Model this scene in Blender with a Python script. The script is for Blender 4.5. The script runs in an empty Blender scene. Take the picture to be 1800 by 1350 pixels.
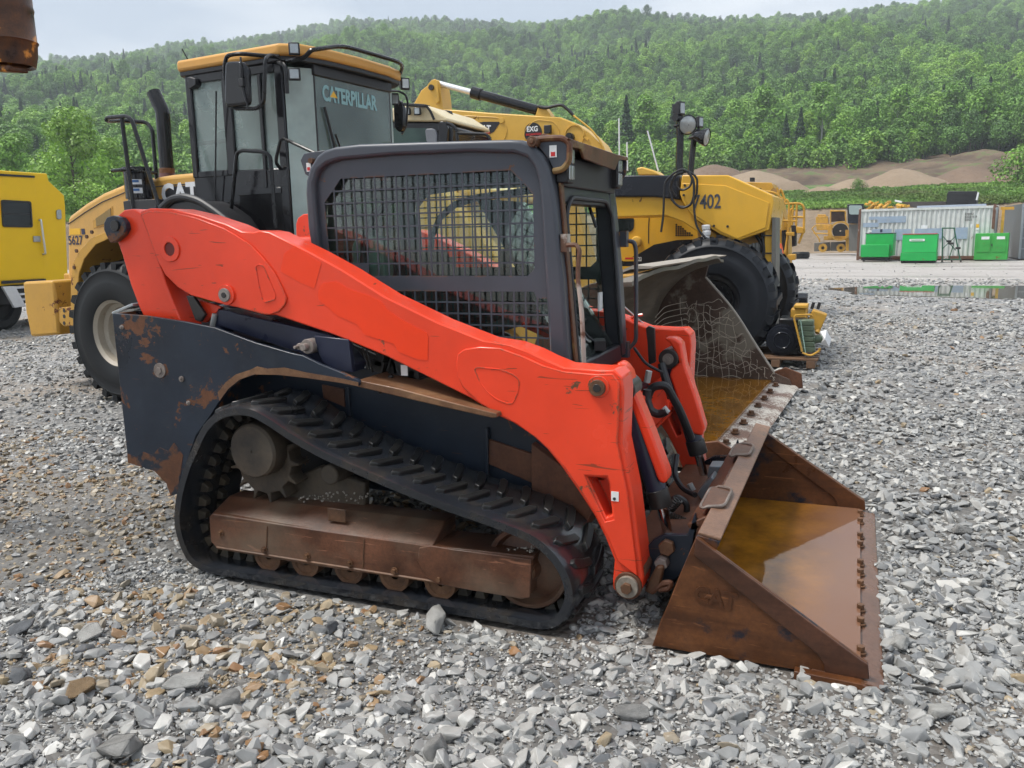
import bpy, bmesh, math, random
import numpy as np
from mathutils import Vector, Matrix, noise as mnoise
from mathutils.geometry import tessellate_polygon

random.seed(7)
rng = np.random.default_rng(7)
R = math.radians
scene = bpy.context.scene
COL = scene.collection

# ------------------------------------------------------------------ camera
F_PX, CX, CY, CAM_H = 1464.0, 900.0, 675.0, 1.665
def _axes():
    vx = Vector((-2700 - CX, 484 - CY, F_PX)); vy = Vector((1510 - CX, 400 - CY, F_PX))
    X = -vx.normalized(); Y = vy.normalized()
    Y = (Y - X * X.dot(Y)).normalized(); Z = X.cross(Y)
    return Matrix((X, Y, Z))                      # world = M @ cam (x right, y down, z forward)
CM = _axes()
cam_data = bpy.data.cameras.new('camera')
cam = bpy.data.objects.new('camera', cam_data); COL.objects.link(cam)
cam_data.sensor_width = 36.0; cam_data.lens = F_PX / 1800 * 36.0
cam_data.clip_start = 0.05; cam_data.clip_end = 6000
rx, ry, rz = CM @ Vector((1, 0, 0)), CM @ Vector((0, -1, 0)), CM @ Vector((0, 0, -1))
cam.matrix_world = Matrix(((rx.x, ry.x, rz.x, 0), (rx.y, ry.y, rz.y, 0), (rx.z, ry.z, rz.z, CAM_H), (0, 0, 0, 1)))
scene.camera = cam

# ------------------------------------------------------------------ light
SUN_EL, SUN_AZ = R(62), R(205)      # sun stands behind the camera, to its left, veiled by cloud
scene.view_settings.view_transform = 'Standard'; scene.view_settings.look = 'None'
scene.view_settings.gamma = 1.0; scene.view_settings.use_curve_mapping = False
scene.view_settings.exposure = 1.80
world = bpy.data.worlds.new('World'); scene.world = world; world.use_nodes = True
wn, wl = world.node_tree.nodes, world.node_tree.links
bg = wn['Background']; bg.inputs['Strength'].default_value = 0.048
sky = wn.new('ShaderNodeTexSky'); sky.sky_type = 'NISHITA'; sky.sun_disc = False
sky.sun_elevation = SUN_EL; sky.sun_rotation = R(90) - SUN_AZ
tc = wn.new('ShaderNodeTexCoord')
mp = wn.new('ShaderNodeMapping'); mp.inputs['Scale'].default_value = (1.2, 1.2, 4.5)
nz = wn.new('ShaderNodeTexNoise'); nz.inputs['Scale'].default_value = 1.7; nz.inputs['Detail'].default_value = 5; nz.inputs['Roughness'].default_value = 0.5
cr = wn.new('ShaderNodeValToRGB')
cr.color_ramp.elements[0].position = 0.41; cr.color_ramp.elements[0].color = (3.8, 4.5, 5.5, 1)
cr.color_ramp.elements[1].position = 0.59; cr.color_ramp.elements[1].color = (7.8, 8.1, 8.4, 1)
mx = wn.new('ShaderNodeMix'); mx.data_type = 'RGBA'; mx.inputs[0].default_value = 0.93
wl.new(tc.outputs['Generated'], mp.inputs['Vector']); wl.new(mp.outputs['Vector'], nz.inputs['Vector'])
wl.new(nz.outputs['Fac'], cr.inputs['Fac']); wl.new(sky.outputs['Color'], mx.inputs[6]); wl.new(cr.outputs['Color'], mx.inputs[7])
wl.new(mx.outputs[2], bg.inputs['Color'])
sun_d = bpy.data.lights.new('sun', 'SUN'); sun_d.energy = 1.5; sun_d.angle = R(14); sun_d.color = (1.0, 0.96, 0.9)
sun = bpy.data.objects.new('sun', sun_d); COL.objects.link(sun)
sd = Vector((math.cos(SUN_AZ) * math.cos(SUN_EL), math.sin(SUN_AZ) * math.cos(SUN_EL), math.sin(SUN_EL)))
sun.rotation_euler = sd.to_track_quat('Z', 'Y').to_euler(); sun.location = sd * 50
scene.cycles.max_bounces = 8; scene.cycles.diffuse_bounces = 2; scene.cycles.glossy_bounces = 3
scene.cycles.transmission_bounces = 6; scene.cycles.transparent_max_bounces = 10
scene.cycles.volume_bounces = 0; scene.cycles.use_denoising = True
scene.cycles.use_adaptive_sampling = True; scene.cycles.adaptive_threshold = 0.02
scene.cycles.caustics_reflective = False; scene.cycles.caustics_refractive = False

# ------------------------------------------------------------------ object helpers
def tag(o, label=None, cat=None, group=None, kind=None):
    if label: o['label'] = label
    if cat: o['category'] = cat
    if group: o['group'] = group
    if kind: o['kind'] = kind
    return o

class Frame:
    """a local frame standing on the ground; ray() meets a photo ray with a real plane of that frame"""
    def __init__(s, ox=0, oy=0, ang=0, oz=0):
        s.m = Matrix.Translation((ox, oy, oz)) @ Matrix.Rotation(R(ang), 4, 'Z'); s.i = s.m.inverted(); s.ang = ang
    def at(s, px, py, x=None, y=None, z=None):
        d = CM @ Vector((px - CX, py - CY, F_PX)); o = Vector((0, 0, CAM_H))
        d = s.i.to_3x3() @ d; o = s.i @ o
        if z is not None: t = (z - o.z) / d.z
        elif x is not None: t = (x - o.x) / d.x
        else: t = (y - o.y) / d.y
        return o + d * t
    def prof(s, pts, y):
        r = [s.at(px, py, y=y) for px, py in pts]
        return [(p.x, p.z) for p in r]
    def root(s, name, base, label, cat, group=None):
        e = bpy.data.objects.new(name, None); COL.objects.link(e); e.empty_display_size = 0.2
        e.matrix_world = s.m @ Matrix.Translation(base); e['_b'] = 0
        del e['_b']
        OFF[e.name] = Vector(base)
        return tag(e, label, cat, group)
OFF = {}

def link(name, me, mat=None, parent=None, world_m=None):
    o = bpy.data.objects.new(name, me); COL.objects.link(o)
    if mat is not None: me.materials.append(mat)
    if parent is not None:
        o.parent = parent
        if parent.name in OFF: o.location = -OFF[parent.name]
    elif world_m is not None: o.matrix_world = world_m
    return o

def sharp(me, ang=35):
    bm = bmesh.new(); bm.from_mesh(me)
    lim = R(ang)
    for f in bm.faces: f.smooth = True
    for e in bm.edges:
        if len(e.link_faces) == 2:
            if e.calc_face_angle(3.2) > lim: e.smooth = False
        else: e.smooth = False
    bm.to_mesh(me); bm.free()

class MB:
    def __init__(s): s.v = []; s.f = []
    def add(s, vs, fs):
        n = len(s.v); s.v += [tuple(v) for v in vs]; s.f += [tuple(i + n for i in f) for f in fs]; return s
    def box(s, x0, x1, y0, y1, z0, z1):
        vs = [(x, y, z) for x in (x0, x1) for y in (y0, y1) for z in (z0, z1)]
        return s.add(vs, [(0, 1, 3, 2), (4, 6, 7, 5), (0, 4, 5, 1), (2, 3, 7, 6), (0, 2, 6, 4), (1, 5, 7, 3)])
    def obox(s, c, size, rot=(0, 0, 0)):
        from mathutils import Euler
        m = Euler([R(a) for a in rot]).to_matrix(); c = Vector(c)
        vs = [c + m @ Vector((sx * size[0] / 2, sy * size[1] / 2, sz * size[2] / 2)) for sx in (-1, 1) for sy in (-1, 1) for sz in (-1, 1)]
        return s.add(vs, [(0, 1, 3, 2), (4, 6, 7, 5), (0, 4, 5, 1), (2, 3, 7, 6), (0, 2, 6, 4), (1, 5, 7, 3)])
    def prism(s, poly, a, b, axis='y', holes=()):
        """extrude a 2d outline; axis y: poly is (x,z); axis x: (y,z); axis z: (x,y)"""
        def P(p, t):
            return {'y': (p[0], t, p[1]), 'x': (t, p[0], p[1]), 'z': (p[0], p[1], t)}[axis]
        loops = [list(poly)] + [list(h) for h in holes]
        tris = tessellate_polygon([[Vector((p[0], p[1], 0)) for p in l] for l in loops])
        flat = [p for l in loops for p in l]; n = len(flat)
        vs = [P(p, a) for p in flat] + [P(p, b) for p in flat]
        fs = []
        if holes:
            fs += [tuple(t) for t in tris] + [tuple(i + n for i in reversed(t)) for t in tris]
        else:
            fs += [tuple(range(n)), tuple(range(2 * n - 1, n - 1, -1))]
        k = 0
        for l in loops:
            m = len(l)
            for i in range(m):
                j = (i + 1) % m
                fs.append((k + i, k + j, n + k + j, n + k + i))
            k += m
        return s.add(vs, fs)
    def cyl(s, p0, p1, r0, r1=None, n=20, caps=True):
        r1 = r0 if r1 is None else r1
        p0, p1 = Vector(p0), Vector(p1); d = (p1 - p0).normalized()
        a = d.orthogonal().normalized(); b = d.cross(a)
        vs = [p0 + (a * math.cos(t) + b * math.sin(t)) * r0 for t in [2 * math.pi * i / n for i in range(n)]]
        vs += [p1 + (a * math.cos(t) + b * math.sin(t)) * r1 for t in [2 * math.pi * i / n for i in range(n)]]
        fs = [(i, (i + 1) % n, n + (i + 1) % n, n + i) for i in range(n)]
        if caps: fs += [tuple(range(n - 1, -1, -1)), tuple(range(n, 2 * n))]
        return s.add(vs, fs)
    def ring(s, c, axis, r0, r1, w, n=24):
        """flat ring (washer) about axis"""
        c = Vector(c); d = Vector(axis).normalized(); a = d.orthogonal().normalized(); b = d.cross(a)
        vs = []
        for t in [2 * math.pi * i / n for i in range(n)]:
            u = a * math.cos(t) + b * math.sin(t)
            vs += [c + u * r0 - d * w / 2, c + u * r1 - d * w / 2, c + u * r1 + d * w / 2, c + u * r0 + d * w / 2]
        fs = []
        for i in range(n):
            j = (i + 1) % n
            for k in range(4):
                fs.append((4 * i + k, 4 * j + k, 4 * j + (k + 1) % 4, 4 * i + (k + 1) % 4))
        return s.add(vs, fs)
    def lathe(s, c, axis, prof, n=32, closed=False):
        """prof: (radius, along) pairs"""
        c = Vector(c); d = Vector(axis).normalized(); a = d.orthogonal().normalized(); b = d.cross(a)
        vs = []; m = len(prof)
        for t in [2 * math.pi * i / n for i in range(n)]:
            u = a * math.cos(t) + b * math.sin(t)
            vs += [c + u * r + d * h for r, h in prof]
        fs = []
        for i in range(n):
            j = (i + 1) % n
            for k in range(m if closed else m - 1):
                fs.append((m * i + k, m * j + k, m * j + (k + 1) % m, m * i + (k + 1) % m))
        return s.add(vs, fs)
    def tube(s, pts, r, n=8, closed=False, smooth=True, caps=True):
        pts = [Vector(p) for p in pts]
        if smooth and len(pts) > 2: pts = rounded(pts, closed)
        N = len(pts); up = None; rings = []
        for i in range(N):
            if closed: d = pts[(i + 1) % N] - pts[i - 1]
            else: d = pts[min(i + 1, N - 1)] - pts[max(i - 1, 0)]
            d.normalize()
            if up is None: up = d.orthogonal().normalized()
            else:
                up = up - d * up.dot(d)
                up = up.normalized() if up.length > 1e-5 else d.orthogonal().normalized()
            b = d.cross(up)
            rr = r[i] if isinstance(r, (list, tuple)) else r
            rings.append([pts[i] + (up * math.cos(t) + b * math.sin(t)) * rr for t in [2 * math.pi * k / n for k in range(n)]])
        vs = [v for q in rings for v in q]; fs = []
        for i in range(N if closed else N - 1):
            j = (i + 1) % N
            for k in range(n): fs.append((i * n + k, i * n + (k + 1) % n, j * n + (k + 1) % n, j * n + k))
        if not closed and caps: fs += [tuple(range(n - 1, -1, -1)), tuple(range((N - 1) * n, N * n))]
        return s.add(vs, fs)
    def build(s, name, mat, parent=None, bevel=0, sm=True, ang=35, world_m=None, seg=2, fix=True):
        me = bpy.data.meshes.new(name); me.from_pydata(s.v, [], s.f)
        if fix:
            bm = bmesh.new(); bm.from_mesh(me); bmesh.ops.recalc_face_normals(bm, faces=bm.faces); bm.to_mesh(me); bm.free()
        if sm: sharp(me, ang)
        o = link(name, me, mat, parent, world_m)
        if bevel:
            m = o.modifiers.new('bevel', 'BEVEL'); m.width = bevel; m.segments = seg; m.limit_method = 'ANGLE'; m.angle_limit = R(30)
            m.harden_normals = False
        return o

def rounded(pts, closed=False, k=4, rad=None):
    """round the corners of a polyline"""
    N = len(pts); out = []
    for i in range(N):
        if not closed and i in (0, N - 1): out.append(pts[i]); continue
        p = pts[i]; a = pts[i - 1]; b = pts[(i + 1) % N]
        la, lb = (a - p).length, (b - p).length
        q = min(la, lb) * 0.4
        if rad: q = min(q, rad)
        p0 = p + (a - p).normalized() * q; p1 = p + (b - p).normalized() * q
        for t in [j / k for j in range(k + 1)]:
            out.append(p0 * (1 - t) ** 2 + p * 2 * t * (1 - t) + p1 * t * t)
    return out
def round2(poly, rad=0.05, k=3):
    return [(p.x, p.y) for p in rounded([Vector((a, b)) for a, b in poly], True, k, rad)]
def catmull(pts, k=4, closed=False):
    P = [np.array(p, float) for p in pts]; N = len(P); out = []
    for i in range(N if closed else N - 1):
        p0, p1, p2, p3 = (P[(i - 1) % N], P[i], P[(i + 1) % N], P[(i + 2) % N]) if closed else (P[max(i - 1, 0)], P[i], P[i + 1], P[min(i + 2, N - 1)])
        for j in range(k):
            t = j / k
            out.append(tuple(0.5 * ((2 * p1) + (-p0 + p2) * t + (2 * p0 - 5 * p1 + 4 * p2 - p3) * t * t + (-p0 + 3 * p1 - 3 * p2 + p3) * t ** 3)))
    if not closed: out.append(tuple(P[-1]))
    return out
def part(name, mat, parent, bevel=0, **kw):
    pass

# ------------------------------------------------------------------ materials
def _n(nt, t, **kw):
    n = nt.nodes.new(t)
    for k, v in kw.items():
        if k in n.inputs: n.inputs[k].default_value = v
        else: setattr(n, k, v)
    return n
def _noise(nt, co, scale, detail=4, rough=0.55, dist=0):
    n = _n(nt, 'ShaderNodeTexNoise'); n.inputs['Scale'].default_value = scale; n.inputs['Detail'].default_value = detail
    n.inputs['Roughness'].default_value = rough; n.inputs['Distortion'].default_value = dist
    nt.links.new(co, n.inputs['Vector']); return n.outputs['Fac']
def _ramp(nt, fac, p0, p1, c0=(0, 0, 0, 1), c1=(1, 1, 1, 1)):
    n = _n(nt, 'ShaderNodeValToRGB'); e = n.color_ramp.elements
    e[0].position, e[1].position, e[0].color, e[1].color = p0, p1, c0, c1
    nt.links.new(fac, n.inputs['Fac']); return n.outputs['Color']
def _mix(nt, fac, a, b, mode='MIX'):
    n = _n(nt, 'ShaderNodeMix'); n.data_type = 'RGBA'; n.blend_type = mode
    for s, v in ((0, fac), (6, a), (7, b)):
        if hasattr(v, 'is_linked') or isinstance(v, bpy.types.NodeSocket): nt.links.new(v, n.inputs[s])
        else: n.inputs[s].default_value = v if s == 0 else (*v[:3], 1)
    return n.outputs[2]
def _math(nt, op, a, b=0.0):
    n = _n(nt, 'ShaderNodeMath'); n.operation = op
    for s, v in ((0, a), (1, b)):
        if isinstance(v, bpy.types.NodeSocket): nt.links.new(v, n.inputs[s])
        else: n.inputs[s].default_value = v
    return n.outputs[0]
def newmat(name):
    m = bpy.data.materials.new(name); m.use_nodes = True
    nt = m.node_tree; return m, nt, nt.nodes['Principled BSDF']
def bump(nt, b, h, strength=0.3, dist=0.01):
    n = _n(nt, 'ShaderNodeBump'); n.inputs['Strength'].default_value = strength; n.inputs['Distance'].default_value = dist
    nt.links.new(h, n.inputs['Height']); nt.links.new(n.outputs['Normal'], b.inputs['Normal']); return n

def paint(name, col, rough=0.35, var=0.15, chips=0.0, rust=(0.10, 0.035, 0.012), edge=False, dirt=0.0, dirtcol=(0.16, 0.12, 0.08),
          metal=0.0, scale=1.0, bumpy=0.04, coat=0.0, scratch=0.0, streak=0.0, chipscale=9.0):
    m, nt, b = newmat(name)
    co = _n(nt, 'ShaderNodeTexCoord').outputs['Object']
    big = _noise(nt, co, 2.3 * scale, 5, 0.6); fine = _noise(nt, co, 38 * scale, 4, 0.7)
    dark = tuple(c * (1 - var) for c in col); lite = tuple(min(1, c * (1 + var) + 0.01 * var) for c in col)
    c = _mix(nt, _ramp(nt, big, 0.3, 0.7), dark, lite)
    r = _math(nt, 'MULTIPLY_ADD', big, 0.22); r.node.inputs[2].default_value = rough - 0.11
    rr = r
    if dirt:
        mp_ = _n(nt, 'ShaderNodeMapping'); mp_.inputs['Scale'].default_value = (1, 1, 0.25 if streak else 1); nt.links.new(co, mp_.inputs['Vector'])
        dn = _noise(nt, mp_.outputs['Vector'], 6 * scale, 7, 0.7)
        df = _math(nt, 'MULTIPLY', _ramp(nt, dn, 0.62 - 0.3 * dirt, 0.85 - 0.2 * dirt), min(1, dirt * 1.3))
        c = _mix(nt, df, c, dirtcol); rr = _math(nt, 'ADD', rr, _math(nt, 'MULTIPLY', df, 0.3))
    if scratch:
        mp2 = _n(nt, 'ShaderNodeMapping'); mp2.inputs['Scale'].default_value = (1.2, 1.2, 14); mp2.inputs['Rotation'].default_value = (0, R(18), 0); nt.links.new(co, mp2.inputs['Vector'])
        sn = _noise(nt, mp2.outputs['Vector'], 3.0, 2, 0.5, 1.5)
        sf = _ramp(nt, sn, 0.73 - 0.04 * scratch, 0.735 - 0.04 * scratch)
        c = _mix(nt, _math(nt, 'MULTIPLY', sf, 0.7), c, rust)
    if chips:
        cn = _noise(nt, co, chipscale * scale, 9, 0.72, 0.4); blot = _noise(nt, co, 1.6 * scale, 3)
        s_ = _math(nt, 'MULTIPLY_ADD', blot, 0.5); s_.node.inputs[2].default_value = -0.25
        t = _math(nt, 'ADD', cn, s_)
        if edge:
            bv = _n(nt, 'ShaderNodeBevel'); bv.samples = 4; bv.inputs['Radius'].default_value = 0.016
            g = _n(nt, 'ShaderNodeNewGeometry'); dt = _n(nt, 'ShaderNodeVectorMath'); dt.operation = 'DOT_PRODUCT'
            nt.links.new(bv.outputs['Normal'], dt.inputs[0]); nt.links.new(g.outputs['Normal'], dt.inputs[1])
            ed = _ramp(nt, dt.outputs['Value'], 0.80, 0.985, (1, 1, 1, 1), (0, 0, 0, 1))
            t = _math(nt, 'ADD', t, _math(nt, 'MULTIPLY', ed, 0.20))
        cf = _ramp(nt, t, 0.72 - chips * 0.22, 0.735 - chips * 0.22)
        rc = _mix(nt, fine, tuple(x * 0.6 for x in rust), tuple(min(1, x * 1.9) for x in rust))
        c = _mix(nt, cf, c, rc); rr = _math(nt, 'ADD', rr, _math(nt, 'MULTIPLY', cf, 0.35))
        bump(nt, b, _math(nt, 'ADD', _math(nt, 'MULTIPLY', big, 0.8), _math(nt, 'MULTIPLY', fine, 0.10)), min(1, bumpy * 3), 0.01)
    else:
        bump(nt, b, _math(nt, 'ADD', _math(nt, 'MULTIPLY', big, 0.8), _math(nt, 'MULTIPLY', fine, 0.12)), min(1, bumpy * 3), 0.01)
    nt.links.new(c, b.inputs['Base Color']); nt.links.new(rr, b.inputs['Roughness'])
    b.inputs['Metallic'].default_value = metal; b.inputs['Specular IOR Level'].default_value = 0.36
    if coat: b.inputs['Coat Weight'].default_value = coat; b.inputs['Coat Roughness'].default_value = 0.12
    return m

def rustmat(name, a=(0.045, 0.018, 0.010), b_=(0.20, 0.075, 0.025), paintc=None, pamt=0.5, rough=0.45, scale=1.0, streak=False, patch=0.5, mud=0.0, scr=0.0):
    m, nt, b = newmat(name)
    co = _n(nt, 'ShaderNodeTexCoord').outputs['Object']
    if streak:
        mp_ = _n(nt, 'ShaderNodeMapping'); mp_.inputs['Scale'].default_value = (1, 1, 0.3); nt.links.new(co, mp_.inputs['Vector']); co = mp_.outputs['Vector']
    n1 = _noise(nt, co, 3.2 * scale, 8, 0.68); n2 = _noise(nt, co, 45 * scale, 5, 0.75); n3 = _noise(nt, co, 1.4 * scale, 4, 0.6)
    c = _mix(nt, _ramp(nt, n1, 0.32, 0.68), a, b_)
    c = _mix(nt, _math(nt, 'MULTIPLY', _ramp(nt, n2, 0.4, 0.75), 0.5), c, tuple(x * 0.45 for x in a))
    if paintc:
        t = _math(nt, 'ADD', _math(nt, 'MULTIPLY', n1, 0.5), _math(nt, 'MULTIPLY', n3, 0.5))
        c = _mix(nt, _ramp(nt, t, patch, patch + 0.035), c, paintc)
    if scr:
        mp3 = _n(nt, 'ShaderNodeMapping'); mp3.inputs['Scale'].default_value = (1.0, 1.0, 11); mp3.inputs['Rotation'].default_value = (0, R(-24), R(7)); nt.links.new(co, mp3.inputs['Vector'])
        sl = _noise(nt, mp3.outputs['Vector'], 4.0, 3, 0.6, 1.0)
        c = _mix(nt, _math(nt, 'MULTIPLY', _ramp(nt, sl, 0.64, 0.70), scr), c, tuple(min(1, x * 2.2 + 0.02) for x in b_))
        st = _noise(nt, mp3.outputs['Vector'], 1.3, 4, 0.6, 0.3)
        c = _mix(nt, _math(nt, 'MULTIPLY', _ramp(nt, st, 0.35, 0.55, (1, 1, 1, 1), (0, 0, 0, 1)), 0.55), c, tuple(x * 0.45 for x in a))
    if mud:
        c = _mix(nt, _math(nt, 'MULTIPLY', _ramp(nt, n3, 0.45, 0.65), mud), c, (0.17, 0.14, 0.10))
    r = _math(nt, 'MULTIPLY_ADD', n1, 0.5); r.node.inputs[2].default_value = rough - 0.25
    nt.links.new(c, b.inputs['Base Color']); nt.links.new(r, b.inputs['Roughness']); b.inputs['Specular IOR Level'].default_value = 0.3
    bump(nt, b, _math(nt, 'ADD', _math(nt, 'MULTIPLY', n2, 0.3), n1), 0.35, 0.006)
    return m

def glassmat(name, tint=(0.75, 0.9, 0.85), trans=0.6, rough=0.03, dirty=0.15, veil=0.0):
    m, nt, b = newmat(name)
    b.inputs['Base Color'].default_value = (0.01, 0.02, 0.02, 1); b.inputs['Roughness'].default_value = rough
    b.inputs['Specular IOR Level'].default_value = 0.6
    tr = _n(nt, 'ShaderNodeBsdfTransparent'); tr.inputs['Color'].default_value = (*tint, 1)
    co = _n(nt, 'ShaderNodeTexCoord').outputs['Object']
    n1 = _noise(nt, co, 1.6, 4, 0.55)
    df = _n(nt, 'ShaderNodeBsdfDiffuse'); df.inputs['Color'].default_value = (0.50, 0.60, 0.57, 1)
    gl = _n(nt, 'ShaderNodeBsdfGlossy'); gl.inputs['Roughness'].default_value = rough
    fr = _n(nt, 'ShaderNodeFresnel'); fr.inputs['IOR'].default_value = 1.6
    m1 = _n(nt, 'ShaderNodeMixShader'); nt.links.new(fr.outputs[0], m1.inputs[0]); nt.links.new(tr.outputs[0], m1.inputs[1]); nt.links.new(gl.outputs[0], m1.inputs[2])
    dk = _n(nt, 'ShaderNodeMixShader'); dk.inputs[0].default_value = 1 - trans; nt.links.new(m1.outputs[0], dk.inputs[1]); nt.links.new(b.outputs[0], dk.inputs[2])
    m2 = _n(nt, 'ShaderNodeMixShader')
    nt.links.new(_math(nt, 'ADD', _math(nt, 'MULTIPLY', _ramp(nt, n1, 0.35, 0.80), dirty), veil), m2.inputs[0]); nt.links.new(dk.outputs[0], m2.inputs[1]); nt.links.new(df.outputs[0], m2.inputs[2])  # dirt film, plus an even pale sky sheen painted into the glass
    nt.links.new(m2.outputs[0], nt.nodes['Material Output'].inputs['Surface'])
    return m

def plain(name, col, rough=0.5, metal=0.0, emit=None, var=0.0):
    m, nt, b = newmat(name)
    b.inputs['Base Color'].default_value = (*col, 1); b.inputs['Roughness'].default_value = rough; b.inputs['Metallic'].default_value = metal
    co = _n(nt, 'ShaderNodeTexCoord').outputs['Object']; n = _noise(nt, co, 14, 5, 0.7)
    nt.links.new(_mix(nt, n, tuple(c * (0.8 - var) for c in col), tuple(min(1, c * (1.18 + var)) for c in col)), b.inputs['Base Color'])
    return m

M = {}
M['orange'] = paint('loader_orange_paint', (0.80, 0.060, 0.022), 0.24, 0.10, chips=0.24, edge=True, rust=(0.09, 0.045, 0.02), scratch=0.55, dirt=0.12, dirtcol=(0.40, 0.05, 0.025), bumpy=0.006)
M['orange_patch'] = paint('fresh_orange_paint', (0.86, 0.050, 0.008), 0.34, 0.05, bumpy=0.02)
M['navy'] = paint('navy_paint', (0.010, 0.016, 0.027), 0.30, 0.35, chips=0.56, rust=(0.10, 0.04, 0.018), scratch=0.6, dirt=0.22, dirtcol=(0.05, 0.055, 0.062), chipscale=5)
M['navy_clean'] = paint('dark_navy_steel', (0.012, 0.018, 0.03), 0.4, 0.3, chips=0.2, dirt=0.4, dirtcol=(0.05, 0.05, 0.05))
M['cabgrey'] = paint('cab_grey_paint', (0.058, 0.064, 0.078), 0.34, 0.12, chips=0.10, edge=True, rust=(0.13, 0.06, 0.03), dirt=0.18, dirtcol=(0.09, 0.10, 0.11), bumpy=0.02)
M['grille'] = paint('grille_paint', (0.056, 0.062, 0.076), 0.38, 0.12, bumpy=0.01)
M['visor'] = rustmat('rusty_visor', (0.05, 0.02, 0.012), (0.22, 0.085, 0.035), (0.20, 0.13, 0.05), patch=0.56, rough=0.4)
M['rust'] = rustmat('rust', (0.07, 0.030, 0.018), (0.18, 0.075, 0.038), rough=0.5)
M['rustbeam'] = rustmat('rusty_beam', (0.060, 0.026, 0.015), (0.165, 0.068, 0.036), rough=0.40, mud=0.45, scr=0.5, scale=1.6)
M['rustbucket'] = rustmat('rusty_bucket', (0.060, 0.022, 0.010), (0.16, 0.060, 0.020), (0.012, 0.016, 0.026), patch=0.525, rough=0.34, scr=0.45)
M['rustfloor'] = rustmat('rusty_bucket_floor', (0.10, 0.045, 0.02), (0.24, 0.11, 0.045), rough=0.4)
M['rustpin'] = rustmat('rusty_pin', (0.05, 0.025, 0.015), (0.20, 0.10, 0.05), rough=0.5)
M['rubber'] = paint('wet_rubber', (0.012, 0.014, 0.018), 0.17, 0.3, dirt=0.40, dirtcol=(0.070, 0.052, 0.030), bumpy=0.14)
M['rubber_mud'] = paint('muddy_rubber', (0.018, 0.016, 0.013), 0.4, 0.3, dirt=0.7, dirtcol=(0.10, 0.075, 0.045), bumpy=0.14)
M['tyre'] = paint('tyre_rubber', (0.010, 0.011, 0.012), 0.5, 0.25, dirt=0.25, dirtcol=(0.035, 0.034, 0.032), bumpy=0.12)
M['tyreblue'] = paint('mounted_tyre_rubber', (0.010, 0.012, 0.016), 0.42, 0.25, dirt=0.2, dirtcol=(0.05, 0.055, 0.06), bumpy=0.15)
M['black'] = paint('black_paint', (0.009, 0.009, 0.010), 0.28, 0.2, bumpy=0.02)
M['blackmatt'] = plain('black_plastic', (0.013, 0.013, 0.015), 0.5)
M['grease'] = plain('greasy_steel', (0.03, 0.027, 0.025), 0.35, 0.3)
M['steel'] = plain('worn_steel', (0.30, 0.28, 0.26), 0.35, 0.8)
M['chrome'] = plain('chrome_rod', (0.62, 0.62, 0.63), 0.12, 1.0)
M['silver'] = plain('cast_silver_paint', (0.35, 0.35, 0.34), 0.4, 0.4)
M['catyellow'] = paint('loader_yellow_paint', (0.56, 0.315, 0.075), 0.32, 0.08, chips=0.06, streak=1.0, dirt=0.38, dirtcol=(0.38, 0.24, 0.09), rust=(0.09, 0.03, 0.015), bumpy=0.015)
M['catroof'] = paint('cab_roof_paint', (0.60, 0.31, 0.075), 0.45, 0.06, dirt=0.12, bumpy=0.01)
M['catworn'] = paint('worn_yellow_paint', (0.50, 0.27, 0.04), 0.4, 0.1, chips=0.45, edge=True, rust=(0.10, 0.03, 0.014), dirt=0.3, dirtcol=(0.25, 0.15, 0.06))
M['yellow'] = paint('bright_yellow_paint', (0.70, 0.39, 0.040), 0.30, 0.06, chips=0.05, streak=1.0, dirt=0.28, dirtcol=(0.5, 0.3, 0.06), bumpy=0.012)
M['exyellow'] = paint('boom_yellow_paint', (0.62, 0.37, 0.065), 0.4, 0.08, chips=0.06, dirt=0.2, dirtcol=(0.4, 0.24, 0.08), bumpy=0.012)
M['truckyellow'] = paint('truck_yellow_paint', (0.80, 0.49, 0.001), 0.35, 0.03, bumpy=0.01)
M['partyellow'] = paint('old_yellow_paint', (0.55, 0.30, 0.04), 0.5, 0.2, chips=0.2, dirt=0.4)
M['rim'] = paint('dirty_rim_paint', (0.34, 0.30, 0.24), 0.5, 0.15, chips=0.30, rust=(0.14, 0.05, 0.02), dirt=0.3)
M['rimblack'] = paint('black_rim_paint', (0.008, 0.008, 0.010), 0.35, 0.2, bumpy=0.02)
M['glass'] = glassmat('tinted_glass', (0.82, 0.95, 0.9), 0.95, 0.03, 0.10)
M['glassdirty'] = glassmat('dusty_glass', (0.92, 0.98, 0.94), 0.99, 0.05, 0.07)
M['catglass'] = glassmat('cab_glass', (0.78, 0.93, 0.89), 0.97, 0.03, 0.30, 0.20)
M['white'] = plain('white_paint', (0.75, 0.76, 0.77), 0.45)
M['sticker'] = plain('white_sticker', (0.72, 0.72, 0.70), 0.45)
M['redprint'] = plain('red_print', (0.55, 0.02, 0.02), 0.5)
M['blackprint'] = plain('black_print', (0.015, 0.015, 0.018), 0.5)
M['navyprint'] = plain('navy_print', (0.02, 0.025, 0.06), 0.5)
M['yellowprint'] = plain('yellow_print', (0.75, 0.42, 0.02), 0.5)
M['greyprint'] = plain('grey_print', (0.05, 0.055, 0.07), 0.5)
M['ghostprint'] = plain('pale_blue_print', (0.22, 0.40, 0.42), 0.5)
M['lens'] = plain('lamp_lens', (0.34, 0.36, 0.36), 0.12, 0.5, var=0.25)
M['green'] = paint('bin_green_paint', (0.015, 0.36, 0.075), 0.4, 0.08, chips=0.12, rust=(0.16, 0.06, 0.02), dirt=0.1, bumpy=0.01)
M['green_old'] = paint('old_bin_green_paint', (0.045, 0.33, 0.06), 0.4, 0.15, chips=0.3, rust=(0.16, 0.06, 0.02), dirt=0.3)
M['greenframe'] = plain('dark_green_frame', (0.012, 0.10, 0.05), 0.5)
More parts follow.
